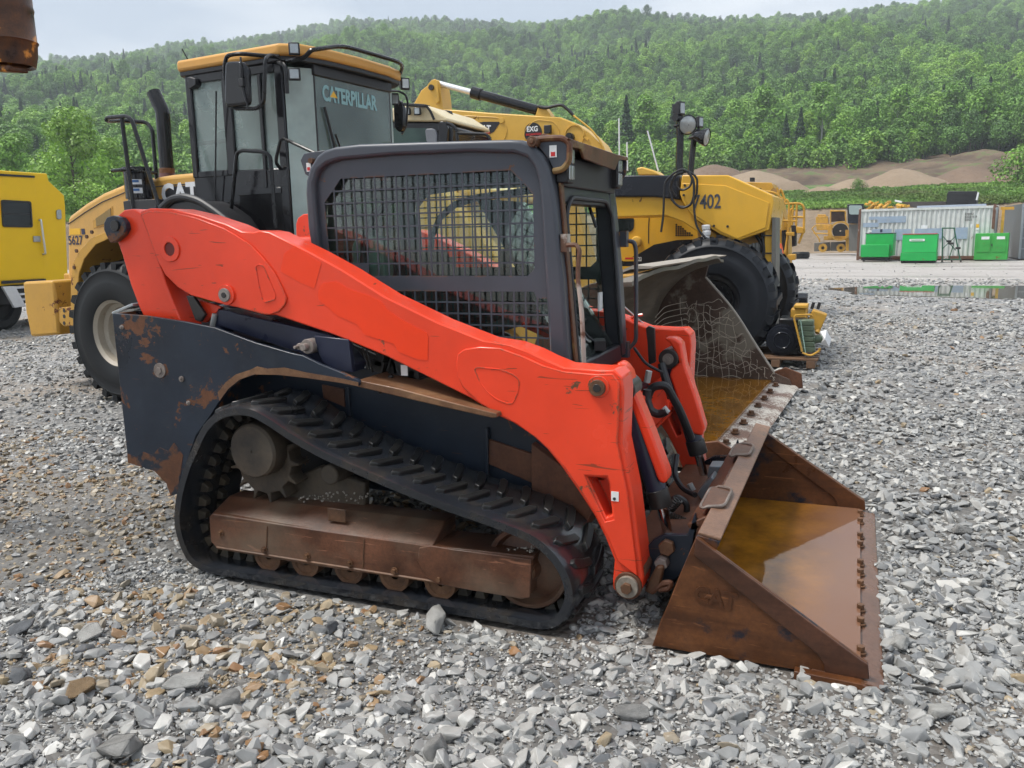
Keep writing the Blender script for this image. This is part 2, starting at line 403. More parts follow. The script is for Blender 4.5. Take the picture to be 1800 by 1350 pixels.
M['jug'] = plain('olive_plastic_jug', (0.085, 0.12, 0.075), 0.35)
M['wood'] = plain('weathered_timber', (0.14, 0.075, 0.04), 0.6)
M['bottle'] = plain('pale_green_plastic', (0.35, 0.52, 0.44), 0.35)
M['orangeplastic'] = plain('orange_plastic', (0.80, 0.12, 0.02), 0.45)
M['seat'] = plain('black_seat_fabric', (0.02, 0.022, 0.025), 0.7)
M['alu'] = plain('aluminium', (0.62, 0.63, 0.65), 0.35, 0.6)
M['whitewrap'] = plain('white_wrap', (0.7, 0.7, 0.7), 0.6)

M['rustledge'] = rustmat('rusty_ledge', (0.09, 0.04, 0.022), (0.26, 0.14, 0.07), (0.02, 0.024, 0.032), patch=0.58, rough=0.4)
M['cabframe'] = paint('dark_frame_paint', (0.018, 0.02, 0.025), 0.35, 0.2, chips=0.06, edge=False, dirt=0.15)
M['handle'] = rustmat('flaking_handle', (0.10, 0.05, 0.03), (0.20, 0.11, 0.07), (0.42, 0.38, 0.33), patch=0.50, rough=0.5)
M['greysteel'] = plain('grey_galvanised', (0.20, 0.22, 0.24), 0.35, 0.4)
M['rustband'] = rustmat('rusty_band', (0.045, 0.020, 0.012), (0.10, 0.042, 0.024), rough=0.34, scr=0.4)
M['rustlip'] = rustmat('worn_lip', (0.11, 0.055, 0.035), (0.24, 0.14, 0.09), (0.06, 0.07, 0.06), patch=0.60, rough=0.42)
M['rustdark'] = rustmat('shaded_pocket_rust', (0.07, 0.035, 0.02), (0.17, 0.09, 0.06), rough=0.5)
M['rustlipwet'] = rustmat('wet_edge', (0.10, 0.05, 0.03), (0.17, 0.09, 0.06), rough=0.22)

def rustwater():
    m, nt, b = newmat('rusty_rainwater'); co = _n(nt, 'ShaderNodeTexCoord').outputs['Object']
    c = _mix(nt, _ramp(nt, _noise(nt, co, 4, 8, 0.7), 0.35, 0.65), (0.15, 0.058, 0.006), (0.36, 0.150, 0.012))
    nt.links.new(c, b.inputs['Base Color']); b.inputs['Roughness'].default_value = 0.04; b.inputs['IOR'].default_value = 1.33
    bump(nt, b, _noise(nt, co, 7, 4, 0.6), 0.16, 0.004); return m
M['rustwater'] = rustwater()
def shallow():
    m = M['rustwater'].copy(); m.name = 'shallow_rusty_water'; nt = m.node_tree; b = nt.nodes['Principled BSDF']
    old = b.inputs['Base Color'].links[0].from_socket; co = _n(nt, 'ShaderNodeTexCoord').outputs['Object']
    sx = _n(nt, 'ShaderNodeSeparateXYZ'); nt.links.new(co, sx.inputs[0])
    t = _math(nt, 'ADD', sx.outputs[0], _math(nt, 'MULTIPLY', _noise(nt, co, 3.5, 5, 0.65), 0.35))
    f = _ramp(nt, _math(nt, 'ADD', t, 0.62), 0.42, 0.78)      # silt shows where the water thins out towards the lip
    nt.links.new(_mix(nt, f, old, (0.17, 0.085, 0.050)), b.inputs['Base Color']); return m
M['shallowwater'] = shallow()
M['bigwater'] = M['rustwater']
M['ventmesh'] = plain('vent_mesh_metal', (0.22, 0.15, 0.05), 0.6)
M['innerfender'] = plain('grey_inner_fender', (0.085, 0.08, 0.075), 0.7)
M['blackgloss'] = paint('glossy_black_paint', (0.010, 0.010, 0.012), 0.16, 0.2, bumpy=0.01)
M['navygloss'] = paint('dark_blue_gloss', (0.012, 0.014, 0.020), 0.25, 0.2, bumpy=0.01)
M['browncollar'] = plain('heat_browned_steel', (0.10, 0.045, 0.04), 0.4, 0.4)
M['blueprint'] = plain('blue_print', (0.04, 0.14, 0.35), 0.5)
M['doorgrey'] = paint('dark_grey_panel', (0.035, 0.036, 0.040), 0.3, 0.15, dirt=0.3, dirtcol=(0.08, 0.08, 0.08), bumpy=0.01)
M['cornerglass'] = glassmat('sky_sheen_corner_glass', (0.8, 0.93, 0.89), 0.97, 0.05, 0.5, 0.36)  # palest copy: sky sheen on the angled pane is put into the colour
M['windscreen'] = glassmat('green_windscreen', (0.62, 0.85, 0.80), 0.95, 0.03, 0.20, 0.10)
M['bigbucket'] = rustmat('bucket_inner_steel', (0.10, 0.085, 0.065), (0.20, 0.17, 0.135), rough=0.42, scale=0.7, scr=0.5)
M['sideplate'] = rustmat('bucket_side_steel', (0.055, 0.036, 0.028), (0.13, 0.085, 0.065), (0.20, 0.175, 0.14), patch=0.53, rough=0.45, scale=0.8)
M['palemud'] = plain('dried_pale_mud', (0.30, 0.27, 0.23), 0.7)
M['mortar'] = plain('dried_mortar', (0.42, 0.37, 0.30), 0.8)
def mudedge():
    m, nt, b = newmat('mud_caked_edge'); co = _n(nt, 'ShaderNodeTexCoord').outputs['Object']
    n = _noise(nt, co, 55, 6, 0.7); n2 = _noise(nt, co, 2.5, 4, 0.6)
    f = _ramp(nt, _math(nt, 'ADD', _math(nt, 'MULTIPLY', n, .5), _math(nt, 'MULTIPLY', n2, .5)), .46, .52)
    nt.links.new(_mix(nt, f, (0.13, 0.065, 0.04), (0.52, 0.48, 0.42)), b.inputs['Base Color']); b.inputs['Roughness'].default_value = .5
    bump(nt, b, n, .6, .01); return m
M['mudedge'] = mudedge()
M['greyrail'] = plain('grey_steel_rail', (0.14, 0.135, 0.12), 0.5, 0.3)
M['brightrod'] = plain('bright_rod', (0.80, 0.80, 0.80), 0.25, 0.5)
M['darkglass'] = paint('dark_glass', (0.006, 0.009, 0.008), 0.06, 0.2, bumpy=0.0)
M['darkgreenglass'] = paint('dark_green_glass', (0.03, 0.06, 0.05), 0.08, 0.2, bumpy=0.0)
M['cream'] = plain('cream_roof', (0.62, 0.52, 0.32), 0.4)
M['greyplastic'] = plain('grey_plastic', (0.16, 0.17, 0.19), 0.4)
M['burnt'] = rustmat('burnt_rust', (0.030, 0.015, 0.012), (0.16, 0.060, 0.018), (0.62, 0.25, 0.04), patch=0.54, rough=0.35, scale=3)
M['container'] = paint('faded_container_paint', (0.56, 0.58, 0.56), 0.5, 0.12, chips=0.12, rust=(0.16, 0.07, 0.03), dirt=0.35, dirtcol=(0.45, 0.42, 0.36), streak=1.0, chipscale=3, bumpy=0.0)
M['rustpost'] = rustmat('rusty_post', (0.10, 0.045, 0.03), (0.22, 0.11, 0.07), (0.42, 0.42, 0.40), patch=0.54)
M['greycont'] = paint('grey_container_paint', (0.13, 0.15, 0.165), 0.45, 0.1, dirt=0.1, bumpy=0.0)
M['greypost'] = plain('light_grey_post', (0.24, 0.27, 0.29), 0.5)
M['fadeblue'] = paint('faded_blue_paint', (0.29, 0.37, 0.47), 0.55, 0.15, dirt=0.5, dirtcol=(0.40, 0.42, 0.42), bumpy=0.0)
M['blackbin'] = plain('black_bin_plastic', (0.012, 0.013, 0.016), 0.5)
M['darkpanel'] = plain('dark_panel', (0.06, 0.05, 0.045), 0.5)
M['palebeam'] = plain('pale_blue_beam', (0.35, 0.40, 0.48), 0.5)
M['greyblock'] = plain('grey_block', (0.14, 0.135, 0.12), 0.8)
M['rustdarkpart'] = rustmat('dark_rusty_part', (0.03, 0.02, 0.015), (0.10, 0.05, 0.03))
M['paleglass'] = plain('pale_glass', (0.30, 0.38, 0.36), 0.1)

for _k in ('rubber', 'tyre', 'tyreblue'):
    M[_k].node_tree.nodes['Principled BSDF'].inputs['Specular IOR Level'].default_value = {'rubber': 0.65, 'tyre': 0.22, 'tyreblue': 0.28}[_k]

M['rustledge2'] = rustmat('flaking_corner', (0.075, 0.032, 0.018), (0.17, 0.07, 0.03), (0.012, 0.018, 0.028), patch=0.50, rough=0.45, scale=1.8)

# ------------------------------------------------------------------ terrain
W = Frame()
def azel(px, py):
    d = CM @ Vector((px - CX, py - CY, F_PX))
    return math.degrees(math.atan2(d.y, d.x)), math.degrees(math.atan2(d.z, math.hypot(d.x, d.y)))
_sky = [azel(*p) for p in [(-350, 215), (-150, 160), (0, 122), (50, 112), (110, 108), (230, 102), (325, 80), (400, 74), (470, 62), (560, 42), (620, 32), (750, 31), (850, 34), (950, 39),
        (1050, 29), (1150, 25), (1290, 32), (1340, 25), (1450, 24), (1550, 10), (1640, 5), (1750, 0), (1900, -8), (2200, -25)]]
_sky.sort()
SA = np.array([a for a, e in _sky]); SE = np.array([e for a, e in _sky])
def ridge(az):
    """ridge distance and ground height there"""
    D = np.interp(az, [70, 95, 115, 145], [560, 640, 800, 1050])
    E_ = np.interp(az, SA, SE)
    return D, 1.665 + D * np.tan(np.radians(E_)) - 8.5
def fbm(x, y, s):
    return np.array([mnoise.fractal((a * s, b * s, 3.7), 1.0, 2.0, 4) for a, b in zip(np.ravel(x), np.ravel(y))]).reshape(np.shape(x))
def height(r, az):
    D, Zr = ridge(az)
    z = np.interp(r, [0, 61, 62.6, 63.5, 75, 100, 112, 135], [0, 0, 2.7, 3.2, 4.3, 5.8, 8.4, 11.6])
    u = np.clip((r - 135) / (D - 135), 0, 1)
    zz = 11.6 + (Zr - 11.6) * (u ** 1.08)
    zz = np.where(r > D, Zr - (r - D) * 0.15, zz)
    return np.where(r > 135, zz, z)
def full_height(r, az, x, y):
    z = height(r, az); D, _ = ridge(az)
    w = np.clip((r - 140) / 150, 0, 1) * (1 - np.clip((r - D + 160) / 160, 0, 1))
    z = z + w * fbm(x, y, 0.008) * 14
    w2 = np.clip((r - 61.5) / 4, 0, 1) * (1 - np.clip((r - 130) / 30, 0, 1))
    w3 = np.clip((r - 104) / 4, 0, 1) * (1 - np.clip((r - 136) / 6, 0, 1))
    return z + w2 * fbm(x, y, 0.12) * 0.22 + w3 * fbm(x, y, 0.16) * 0.9

def polar(name, rs, azs, mat, kind='structure'):
    rr, aa = np.meshgrid(rs, azs, indexing='ij'); x = rr * np.cos(np.radians(aa)); y = rr * np.sin(np.radians(aa))
    z = full_height(rr, aa, x, y); n, m = rr.shape
    vs = np.stack([x, y, z], -1).reshape(-1, 3)
    fs = [(i * m + j, (i + 1) * m + j, (i + 1) * m + j + 1, i * m + j + 1) for i in range(n - 1) for j in range(m - 1)]
    me = bpy.data.meshes.new(name); me.from_pydata(vs.tolist(), [], fs)
    bm = bmesh.new(); bm.from_mesh(me); bmesh.ops.recalc_face_normals(bm, faces=bm.faces)
    if sum(f.normal.z for f in bm.faces) < 0: bmesh.ops.reverse_faces(bm, faces=bm.faces)
    for f in bm.faces: f.smooth = True
    bm.to_mesh(me); bm.free()
    return tag(link(name, me, mat), kind=kind)

def groundmat():
    m, nt, b = newmat('stony_ground')
    co = _n(nt, 'ShaderNodeTexCoord').outputs['Object']
    ln = _n(nt, 'ShaderNodeVectorMath'); ln.operation = 'LENGTH'; nt.links.new(co, ln.inputs[0]); L = ln.outputs['Value']
    wob = _noise(nt, co, 0.12, 5, 0.6)
    Lw = _math(nt, 'ADD', L, _math(nt, 'MULTIPLY', wob, 14))
    v = _n(nt, 'ShaderNodeTexVoronoi'); v.inputs['Scale'].default_value = 26; nt.links.new(co, v.inputs['Vector'])
    v2 = _n(nt, 'ShaderNodeTexVoronoi'); v2.inputs['Scale'].default_value = 9; nt.links.new(co, v2.inputs['Vector'])
    hsv = _n(nt, 'ShaderNodeSeparateColor'); nt.links.new(v.outputs['Color'], hsv.inputs[0])
    hs2 = _n(nt, 'ShaderNodeSeparateColor'); nt.links.new(v2.outputs['Color'], hs2.inputs[0])
    stone = _mix(nt, hsv.outputs[0], (0.10, 0.10, 0.105), (0.42, 0.42, 0.42))
    stone = _mix(nt, _math(nt, 'MULTIPLY', _ramp(nt, hs2.outputs[1], 0.55, 0.62), 0.5), stone, (0.50, 0.48, 0.45))
    stone = _mix(nt, _math(nt, 'MULTIPLY', _ramp(nt, v.outputs['Distance'], 0.35, 0.7), 0.7), stone, (0.05, 0.05, 0.05))
    n1 = _noise(nt, co, 0.5, 6, 0.65); n2 = _noise(nt, co, 5, 7, 0.75)
    near = _mix(nt, _math(nt, 'ADD', _math(nt, 'MULTIPLY', n2, .6), _math(nt, 'MULTIPLY', hsv.outputs[0], .4)), (0.04, 0.037, 0.034), (0.20, 0.19, 0.175))
    road = _mix(nt, n2, (0.26, 0.235, 0.22), (0.48, 0.45, 0.42))
    mid = _mix(nt, _ramp(nt, n1, 0.50, 0.68), stone, _mix(nt, n2, (0.20, 0.165, 0.13), (0.40, 0.33, 0.27)))
    c = _mix(nt, _ramp(nt, _math(nt, 'DIVIDE', L, 30), 0.16, 0.42), near, mid)
    c = _mix(nt, _ramp(nt, _math(nt, 'DIVIDE', Lw, 60), 0.52, 0.60), c, road)
    mpw = _n(nt, 'ShaderNodeMapping'); mpw.inputs['Scale'].default_value = (0.10, 0.55, 1); nt.links.new(co, mpw.inputs['Vector'])
    wet = _noise(nt, mpw.outputs['Vector'], 1.0, 5, 0.6)
    c = _mix(nt, _math(nt, 'MULTIPLY', _ramp(nt, wet, 0.52, 0.60), 0.45), c, (0.17, 0.13, 0.10))
    nt.links.new(c, b.inputs['Base Color'])
    nt.links.new(_mix(nt, _ramp(nt, wet, 0.50, 0.60), (0.72,) * 3, (0.30,) * 3), b.inputs['Roughness'])
    bump(nt, b, _math(nt, 'SUBTRACT', _math(nt, 'MULTIPLY', n2, 0.6), v.outputs['Distance']), 0.7, 0.02)
    return m
M['ground'] = groundmat()
def earth(name, a, b_, s=1.0, c3=None, rough=0.9):
    m, nt, b = newmat(name); co = _n(nt, 'ShaderNodeTexCoord').outputs['Object']
    n1 = _noise(nt, co, 0.25 * s, 8, 0.65); n2 = _noise(nt, co, 3 * s, 6, 0.7)
    c = _mix(nt, _ramp(nt, n1, 0.35, 0.65), a, b_)
    c = _mix(nt, _math(nt, 'MULTIPLY', n2, 0.6), c, tuple(x * 0.55 for x in a))
    if c3: c = _mix(nt, _ramp(nt, _noise(nt, co, 0.5 * s, 5, 0.7), 0.55, 0.62), c, c3)
    nt.links.new(c, b.inputs['Base Color']); b.inputs['Roughness'].default_value = rough
    bump(nt, b, n2, 0.6, 0.25 / s); return m
M['bank'] = earth('earth_bank', (0.22, 0.16, 0.105), (0.40, 0.31, 0.215), 1.5)
M['grass'] = earth('grass_cover', (0.055, 0.15, 0.018), (0.12, 0.26, 0.035), 1.0, (0.16, 0.15, 0.07))
M['darkdirt'] = earth('dark_dirt', (0.075, 0.048, 0.030), (0.24, 0.17, 0.105), 0.9, (0.09, 0.13, 0.035))
M['sand'] = earth('sand', (0.28, 0.205, 0.135), (0.35, 0.265, 0.18), 0.8)
M['sanddark'] = earth('brown_sand', (0.16, 0.105, 0.07), (0.24, 0.165, 0.11), 0.8)
M['forestfloor'] = earth('forest_floor', (0.02, 0.035, 0.01), (0.035, 0.06, 0.018), 0.4)

AZ = np.linspace(55, 172, 235)
gr = [0.0]
g = MB(); rs_ = [0, 1.5, 3, 5, 8, 12, 18, 26, 36, 48, 61, 90, 160]
N_ = 96; vs_ = [(0, 0, 0)]
for r_ in rs_[1:]:
    for k_ in range(N_): vs_.append((r_ * math.cos(2 * math.pi * k_ / N_), r_ * math.sin(2 * math.pi * k_ / N_), 0.0 if r_ < 62 else -0.4))
fs_ = [(0, 1 + k_, 1 + (k_ + 1) % N_) for k_ in range(N_)]
for i_ in range(len(rs_) - 2):
    for k_ in range(N_):
        a_, b_ = 1 + i_ * N_, 1 + (i_ + 1) * N_
        fs_.append((a_ + k_, b_ + k_, b_ + (k_ + 1) % N_, a_ + (k_ + 1) % N_))
g.add(vs_, fs_); tag(g.build('ground', M['ground'], fix=False), kind='structure')
polar('earth_bank', np.linspace(60.6, 63.8, 12), AZ, M['bank'])
polar('grass_slope', np.linspace(63.7, 104, 40), AZ, M['grass'])
polar('dirt_slope', np.linspace(103.8, 137, 26), AZ, M['darkdirt'])
polar('hillside', np.concatenate([np.linspace(136.5, 400, 50), np.linspace(412, 1300, 50)]), AZ, M['forestfloor'])

# ------------------------------------------------------------------ scattering of uncountable stuff
def protocol(name, metas):
    c = bpy.data.collections.new(name)
    for i, me in enumerate(metas):
        o = bpy.data.objects.new('%s_%02d' % (name, i), me); c.objects.link(o)
    return c
def scatter(name, pts, rot, scl, idx, tint, coll, kind='stuff'):
    me = bpy.data.meshes.new(name); n = len(pts)
    me.vertices.add(n); me.vertices.foreach_set('co', np.asarray(pts, np.float32).ravel())
    for an, ty, arr in (('rot', 'FLOAT_VECTOR', rot), ('scl', 'FLOAT_VECTOR', scl)):
        a = me.attributes.new(an, ty, 'POINT'); a.data.foreach_set('vector', np.asarray(arr, np.float32).ravel())
    a = me.attributes.new('pick', 'INT', 'POINT'); a.data.foreach_set('value', np.asarray(idx, np.int32))
    a = me.attributes.new('tint', 'FLOAT', 'POINT'); a.data.foreach_set('value', np.asarray(tint, np.float32))
    o = link(name, me); tag(o, kind=kind)
    ng = bpy.data.node_groups.new(name, 'GeometryNodeTree')
    ng.interface.new_socket('Geometry', in_out='INPUT', socket_type='NodeSocketGeometry')
    ng.interface.new_socket('Geometry', in_out='OUTPUT', socket_type='NodeSocketGeometry')
    N = ng.nodes; Lk = ng.links
    gi, go = N.new('NodeGroupInput'), N.new('NodeGroupOutput')
    ci = N.new('GeometryNodeCollectionInfo'); ci.inputs['Collection'].default_value = coll
    ci.inputs['Separate Children'].default_value = True; ci.inputs['Reset Children'].default_value = True
    ip = N.new('GeometryNodeInstanceOnPoints'); ip.inputs['Pick Instance'].default_value = True
    def attr(nm, ty):
        q = N.new('GeometryNodeInputNamedAttribute'); q.data_type = ty; q.inputs['Name'].default_value = nm
        return [s for s in q.outputs if s.enabled and s.name == 'Attribute'][0]
    e2r = N.new('FunctionNodeEulerToRotation')
    Lk.new(attr('rot', 'FLOAT_VECTOR'), e2r.inputs[0])
    Lk.new(gi.outputs[0], ip.inputs['Points']); Lk.new(ci.outputs[0], ip.inputs['Instance'])
    Lk.new(attr('pick', 'INT'), ip.inputs['Instance Index']); Lk.new(e2r.outputs[0], ip.inputs['Rotation'])
    Lk.new(attr('scl', 'FLOAT_VECTOR'), ip.inputs['Scale']); Lk.new(ip.outputs[0], go.inputs[0])
    md = o.modifiers.new('scatter', 'NODES'); md.node_group = ng
    return o

# ------------------------------------------------------------------ gravel
def tinted(name, stops, rough=0.45, bumpd=0.01, nscale=30, spots=True, streak=0.25):
    m, nt, b = newmat(name)
    at = _n(nt, 'ShaderNodeAttribute'); at.attribute_type = 'INSTANCER'; at.attribute_name = 'tint'
    rp = _n(nt, 'ShaderNodeValToRGB'); e = rp.color_ramp.elements
    e[0].position, e[0].color = stops[0][0], (*stops[0][1], 1); e[1].position, e[1].color = stops[-1][0], (*stops[-1][1], 1)
    for p, c in stops[1:-1]: q = e.new(p); q.color = (*c, 1)
    nt.links.new(at.outputs['Fac'], rp.inputs['Fac'])
    co = _n(nt, 'ShaderNodeTexCoord').outputs['Object']
    oi = _n(nt, 'ShaderNodeObjectInfo')
    n = _n(nt, 'ShaderNodeTexNoise'); n.noise_dimensions = '4D'; n.inputs['Scale'].default_value = nscale; n.inputs['Detail'].default_value = 5
    nt.links.new(co, n.inputs['Vector']); nt.links.new(_math(nt, 'MULTIPLY', oi.outputs['Random'], 40), n.inputs['W'])
    f = n.outputs['Fac']
    sc = _n(nt, 'ShaderNodeVectorMath'); sc.operation = 'SCALE'; nt.links.new(rp.outputs['Color'], sc.inputs[0])
    k = _math(nt, 'MULTIPLY_ADD', f, 1.1); k.node.inputs[2].default_value = 0.48; nt.links.new(k, sc.inputs['Scale'])
    c = sc.outputs[0]
    if spots: c = _mix(nt, _math(nt, 'MULTIPLY', _ramp(nt, f, 0.64, 0.67), streak * 2), c, (0.55, 0.54, 0.52))
    nt.links.new(c, b.inputs['Base Color'])
    r = _math(nt, 'MULTIPLY_ADD', f, 0.4); r.node.inputs[2].default_value = rough - 0.2; nt.links.new(r, b.inputs['Roughness'])
    bump(nt, b, f, 0.5, bumpd); return m
M['stone'] = tinted('gravel_stone', [(0, (0.085, 0.088, 0.094)), (0.22, (0.21, 0.21, 0.205)), (0.6, (0.36, 0.35, 0.325)), (0.70, (0.44, 0.43, 0.40)), (0.74, (0.25, 0.215, 0.165)), (0.90, (0.28, 0.215, 0.13)), (1, (0.22, 0.115, 0.05))], 0.42, 0.006, 1.6)
def stone_mesh(seed, flat=0.6):
    r = np.random.default_rng(seed); bm = bmesh.new()
    p = r.normal(size=(16, 3)); p /= np.linalg.norm(p, axis=1)[:, None]; p *= r.uniform(0.75, 1.0, (16, 1))
    p = np.sign(p) * np.abs(p) ** 0.8 * np.array([1, r.uniform(0.6, 0.95), r.uniform(flat * 0.7, flat * 1.2)])
    for q in p: bm.verts.new(q * 0.5)
    bmesh.ops.convex_hull(bm, input=bm.verts)
    for v in [v for v in bm.verts if not v.link_faces]: bm.verts.remove(v)
    bmesh.ops.dissolve_limit(bm, angle_limit=R(16), verts=bm.verts, edges=bm.edges)
    bmesh.ops.bevel(bm, geom=list(bm.edges), offset=0.022, segments=1, affect='EDGES', clamp_overlap=True)
    bmesh.ops.recalc_face_normals(bm, faces=bm.faces)
    me = bpy.data.meshes.new('stone'); bm.to_mesh(me); bm.free(); me.materials.append(M['stone']); return me
stones = protocol('stone_shapes', [stone_mesh(s, 0.75 if s % 3 else 0.4) for s in range(14)])

def in_puddle(x, y): return ((x - 3.4) / 4.1) ** 2 + ((y - 24.2) / 2.5) ** 2 < 1.0
def stone_points(n, r0, r1, smin, smax, pw, zoff, az0=60, az1=162):
    az = np.radians(rng.uniform(az0, az1, n)); r = np.sqrt(rng.uniform(r0 * r0, r1 * r1, n))
    x, y = r * np.cos(az), r * np.sin(az); s = smin + (smax - smin) * rng.uniform(0, 1, n) ** pw
    keep = ~in_puddle(x, y)
    keep &= ~((x > -.74) & (x < .17) & (y > 3.10) & (y < 5.13)) & ~((x > -2.85) & (x < -1.05) & (((y > 3.03) & (y < 3.53)) | ((y > 4.7) & (y < 5.2)))) & ~((x > -2.1) & (x < -.62) & (y > 5.7) & (y < 8.95))
    x, y, s, r = x[keep], y[keep], s[keep], r[keep]; n = len(x)
    lump = np.array([mnoise.fractal((a_ * 0.75, b_ * 0.75, 5.5), 1.0, 2.0, 2) for a_, b_ in zip(x, y)])
    s = s * np.clip(1.10 + lump * 0.35, 0.75, 1.4) * np.interp(r, [0, 4.0, 5.5, 50], [1.04, 1.04, 1.0, 1.0]); s = np.where((x < -2.6) & (r > 3.4), s * 0.8, s)
    z = rng.uniform(-0.35, 0.25, n) * s + zoff
    wobble = fbm(x, y, 0.7) * 0.0
    rot = np.stack([rng.normal(0, 0.35, n), rng.normal(0, 0.35, n), rng.uniform(0, 6.28, n)], -1)
    scl = np.stack([s * rng.uniform(0.9, 1.35, n), s, s * rng.uniform(0.65, 1.0, n)], -1)
    t = np.clip(rng.beta(2.0, 2.1, n) * 0.66, 0, 0.69)
    # rusty, muddy patches: real stains on the left of the yard and a few elsewhere
    stain = np.array([mnoise.fractal((a * 0.9, b * 0.9, 9.1), 1.0, 2.0, 3) for a, b in zip(x, y)])
    left = np.clip((-x - 1.55) / 0.9, 0, 1) * np.clip((7.0 - y) / 3.0, 0, 1)
    pr = np.clip(left * 0.30 + stain * (0.12 + 1.1 * left) - 0.03, 0.012, 0.8)
    brown = rng.uniform(0, 1, n) < pr
    t = np.where(brown, rng.uniform(0.72, 1.0, n) ** 1.0, t)
    pale = (rng.uniform(0, 1, n) < 0.06) & ~brown
    t = np.where(pale, 0.695, t)
    return np.stack([x, y, z], -1), rot, scl, rng.integers(0, 14, n), t
def cat_(*a): return [np.concatenate(q) for q in zip(*a)]
P_ = cat_(stone_points(33000, 1.6, 4.2, 0.016, 0.095, 2.0, -0.006), stone_points(46000, 1.6, 4.6, 0.010, 0.026, 1.0, 0.004),
          stone_points(66000, 4.0, 8.5, 0.018, 0.085, 2.0, 0.0), stone_points(78000, 8.0, 17, 0.025, 0.10, 1.8, 0.0),
          stone_points(50000, 16, 30, 0.035, 0.13, 1.8, -0.005), stone_points(5000, 29, 44, 0.03, 0.10, 1.8, -0.01))
scatter('gravel', *P_, stones)

# ------------------------------------------------------------------ puddle
def watermat(name, col, rough=0.02, bmp=0.0, a=None, b_=None, clear=0.0):
    m, nt, b = newmat(name)
    co = _n(nt, 'ShaderNodeTexCoord').outputs['Object']
    c = _mix(nt, _ramp(nt, _noise(nt, co, 5, 6, 0.65), 0.35, 0.65), a or col, b_ or col)
    nt.links.new(c, b.inputs['Base Color']); b.inputs['Roughness'].default_value = rough; b.inputs['IOR'].default_value = 1.33
    b.inputs['Specular IOR Level'].default_value = 0.5
    bump(nt, b, _noise(nt, co, 9, 3, 0.5), bmp, 0.004); return m
M['puddle'] = watermat('puddle_water', (0.10, 0.085, 0.065), 0.02, 0.03)
pts = []
for k in range(90):
    t = 2 * math.pi * k / 90; w_ = 1 + 0.16 * mnoise.noise((math.cos(t) * 2, math.sin(t) * 2, 1.3)) + 0.06 * mnoise.noise((math.cos(t) * 7, math.sin(t) * 7, 4))
    pts.append((3.4 + 4.0 * w_ * math.cos(t), 24.2 + 2.35 * w_ * math.sin(t)))
tag(MB().prism(pts, -0.02, 0.012, 'z').build('puddle', M['puddle'], sm=False), kind='structure')

# ------------------------------------------------------------------ single rocks that stand out of the gravel
def rock(px, py, size, tintc, label, seed, flat=0.5):
    me = stone_mesh(seed, flat); me.name = 'rock'; me.materials.clear()
    bm = bmesh.new(); bm.from_mesh(me)
    bmesh.ops.bevel(bm, geom=list(bm.edges), offset=0.02, segments=1, affect='EDGES'); bm.to_mesh(me); bm.free()
    p = W.at(px, py, z=0.0)
    o = link('rock', me, tintc); o.location = (p.x, p.y, size * 0.22)
    o.rotation_euler = (0.2 * math.sin(seed), 0.2 * math.cos(seed * 2), seed * 1.7); o.scale = (size * 1.2, size, size)
    tag(o, label, 'rock')
def rockmat(n, a, b_):
    m = earth(n, a, b_, 12, None, 0.5); return m
RG = rockmat('grey_limestone', (0.17, 0.165, 0.155), (0.34, 0.33, 0.31)); RP = rockmat('pale_limestone', (0.30, 0.29, 0.27), (0.47, 0.46, 0.43)); RB = rockmat('brown_stone', (0.16, 0.10, 0.045), (0.27, 0.18, 0.09))
RS = rockmat('slate_stone', (0.08, 0.085, 0.09), (0.16, 0.165, 0.175))
for a in [(766, 1104, 0.16, RP, 'large pale angular rock lying just below the long lower run of the rubber track', 3, 0.6),
          (328, 1212, 0.17, RP, 'broad flat pale rock in the foreground gravel left of centre', 4, 0.42),
          (40, 1192, 0.14, RS, 'dark brown rock standing on edge at the left border of the gravel', 5, 0.7),
          (398, 1242, 0.12, RG, 'blocky grey rock with a rough face just right of the broad flat pale rock', 6, 0.6),
          (160, 1128, 0.17, RP, 'thin whitish slab lying in the fine gravel at lower left', 7, 0.3),
          (40, 1112, 0.13, RS, 'dark slate slab left of the thin whitish slab', 8, 0.3),
          (1580, 1140, 0.12, RP, 'pale rounded rock beside the front corner of the rusty bucket', 9, 0.6),
          (215, 1328, 0.17, RG, 'big grey rock on the bottom edge of the gravel at lower left', 11, 0.6),
          (140, 1222, 0.13, RB, 'olive brown rock between the rusty coloured stones at lower left', 12, 0.6),
          (1650, 1260, 0.11, RP, 'white flecked rock at lower right in the gravel', 13, 0.6),
          (768, 1330, 0.13, RG, 'grey angular rock at the bottom edge below the middle of the track', 14, 0.6),
          (1110, 1265, 0.12, RG, 'grey rock in the foreground gravel in front of the near bucket side', 15, 0.6),
          (585, 1112, 0.11, RS, 'blue grey rock under the rear half of the rubber track', 16, 0.6),
          (1690, 940, 0.13, RG, 'grey rock half way up the gravel right of the bucket lip', 17, 0.5)]:
    rock(*a)

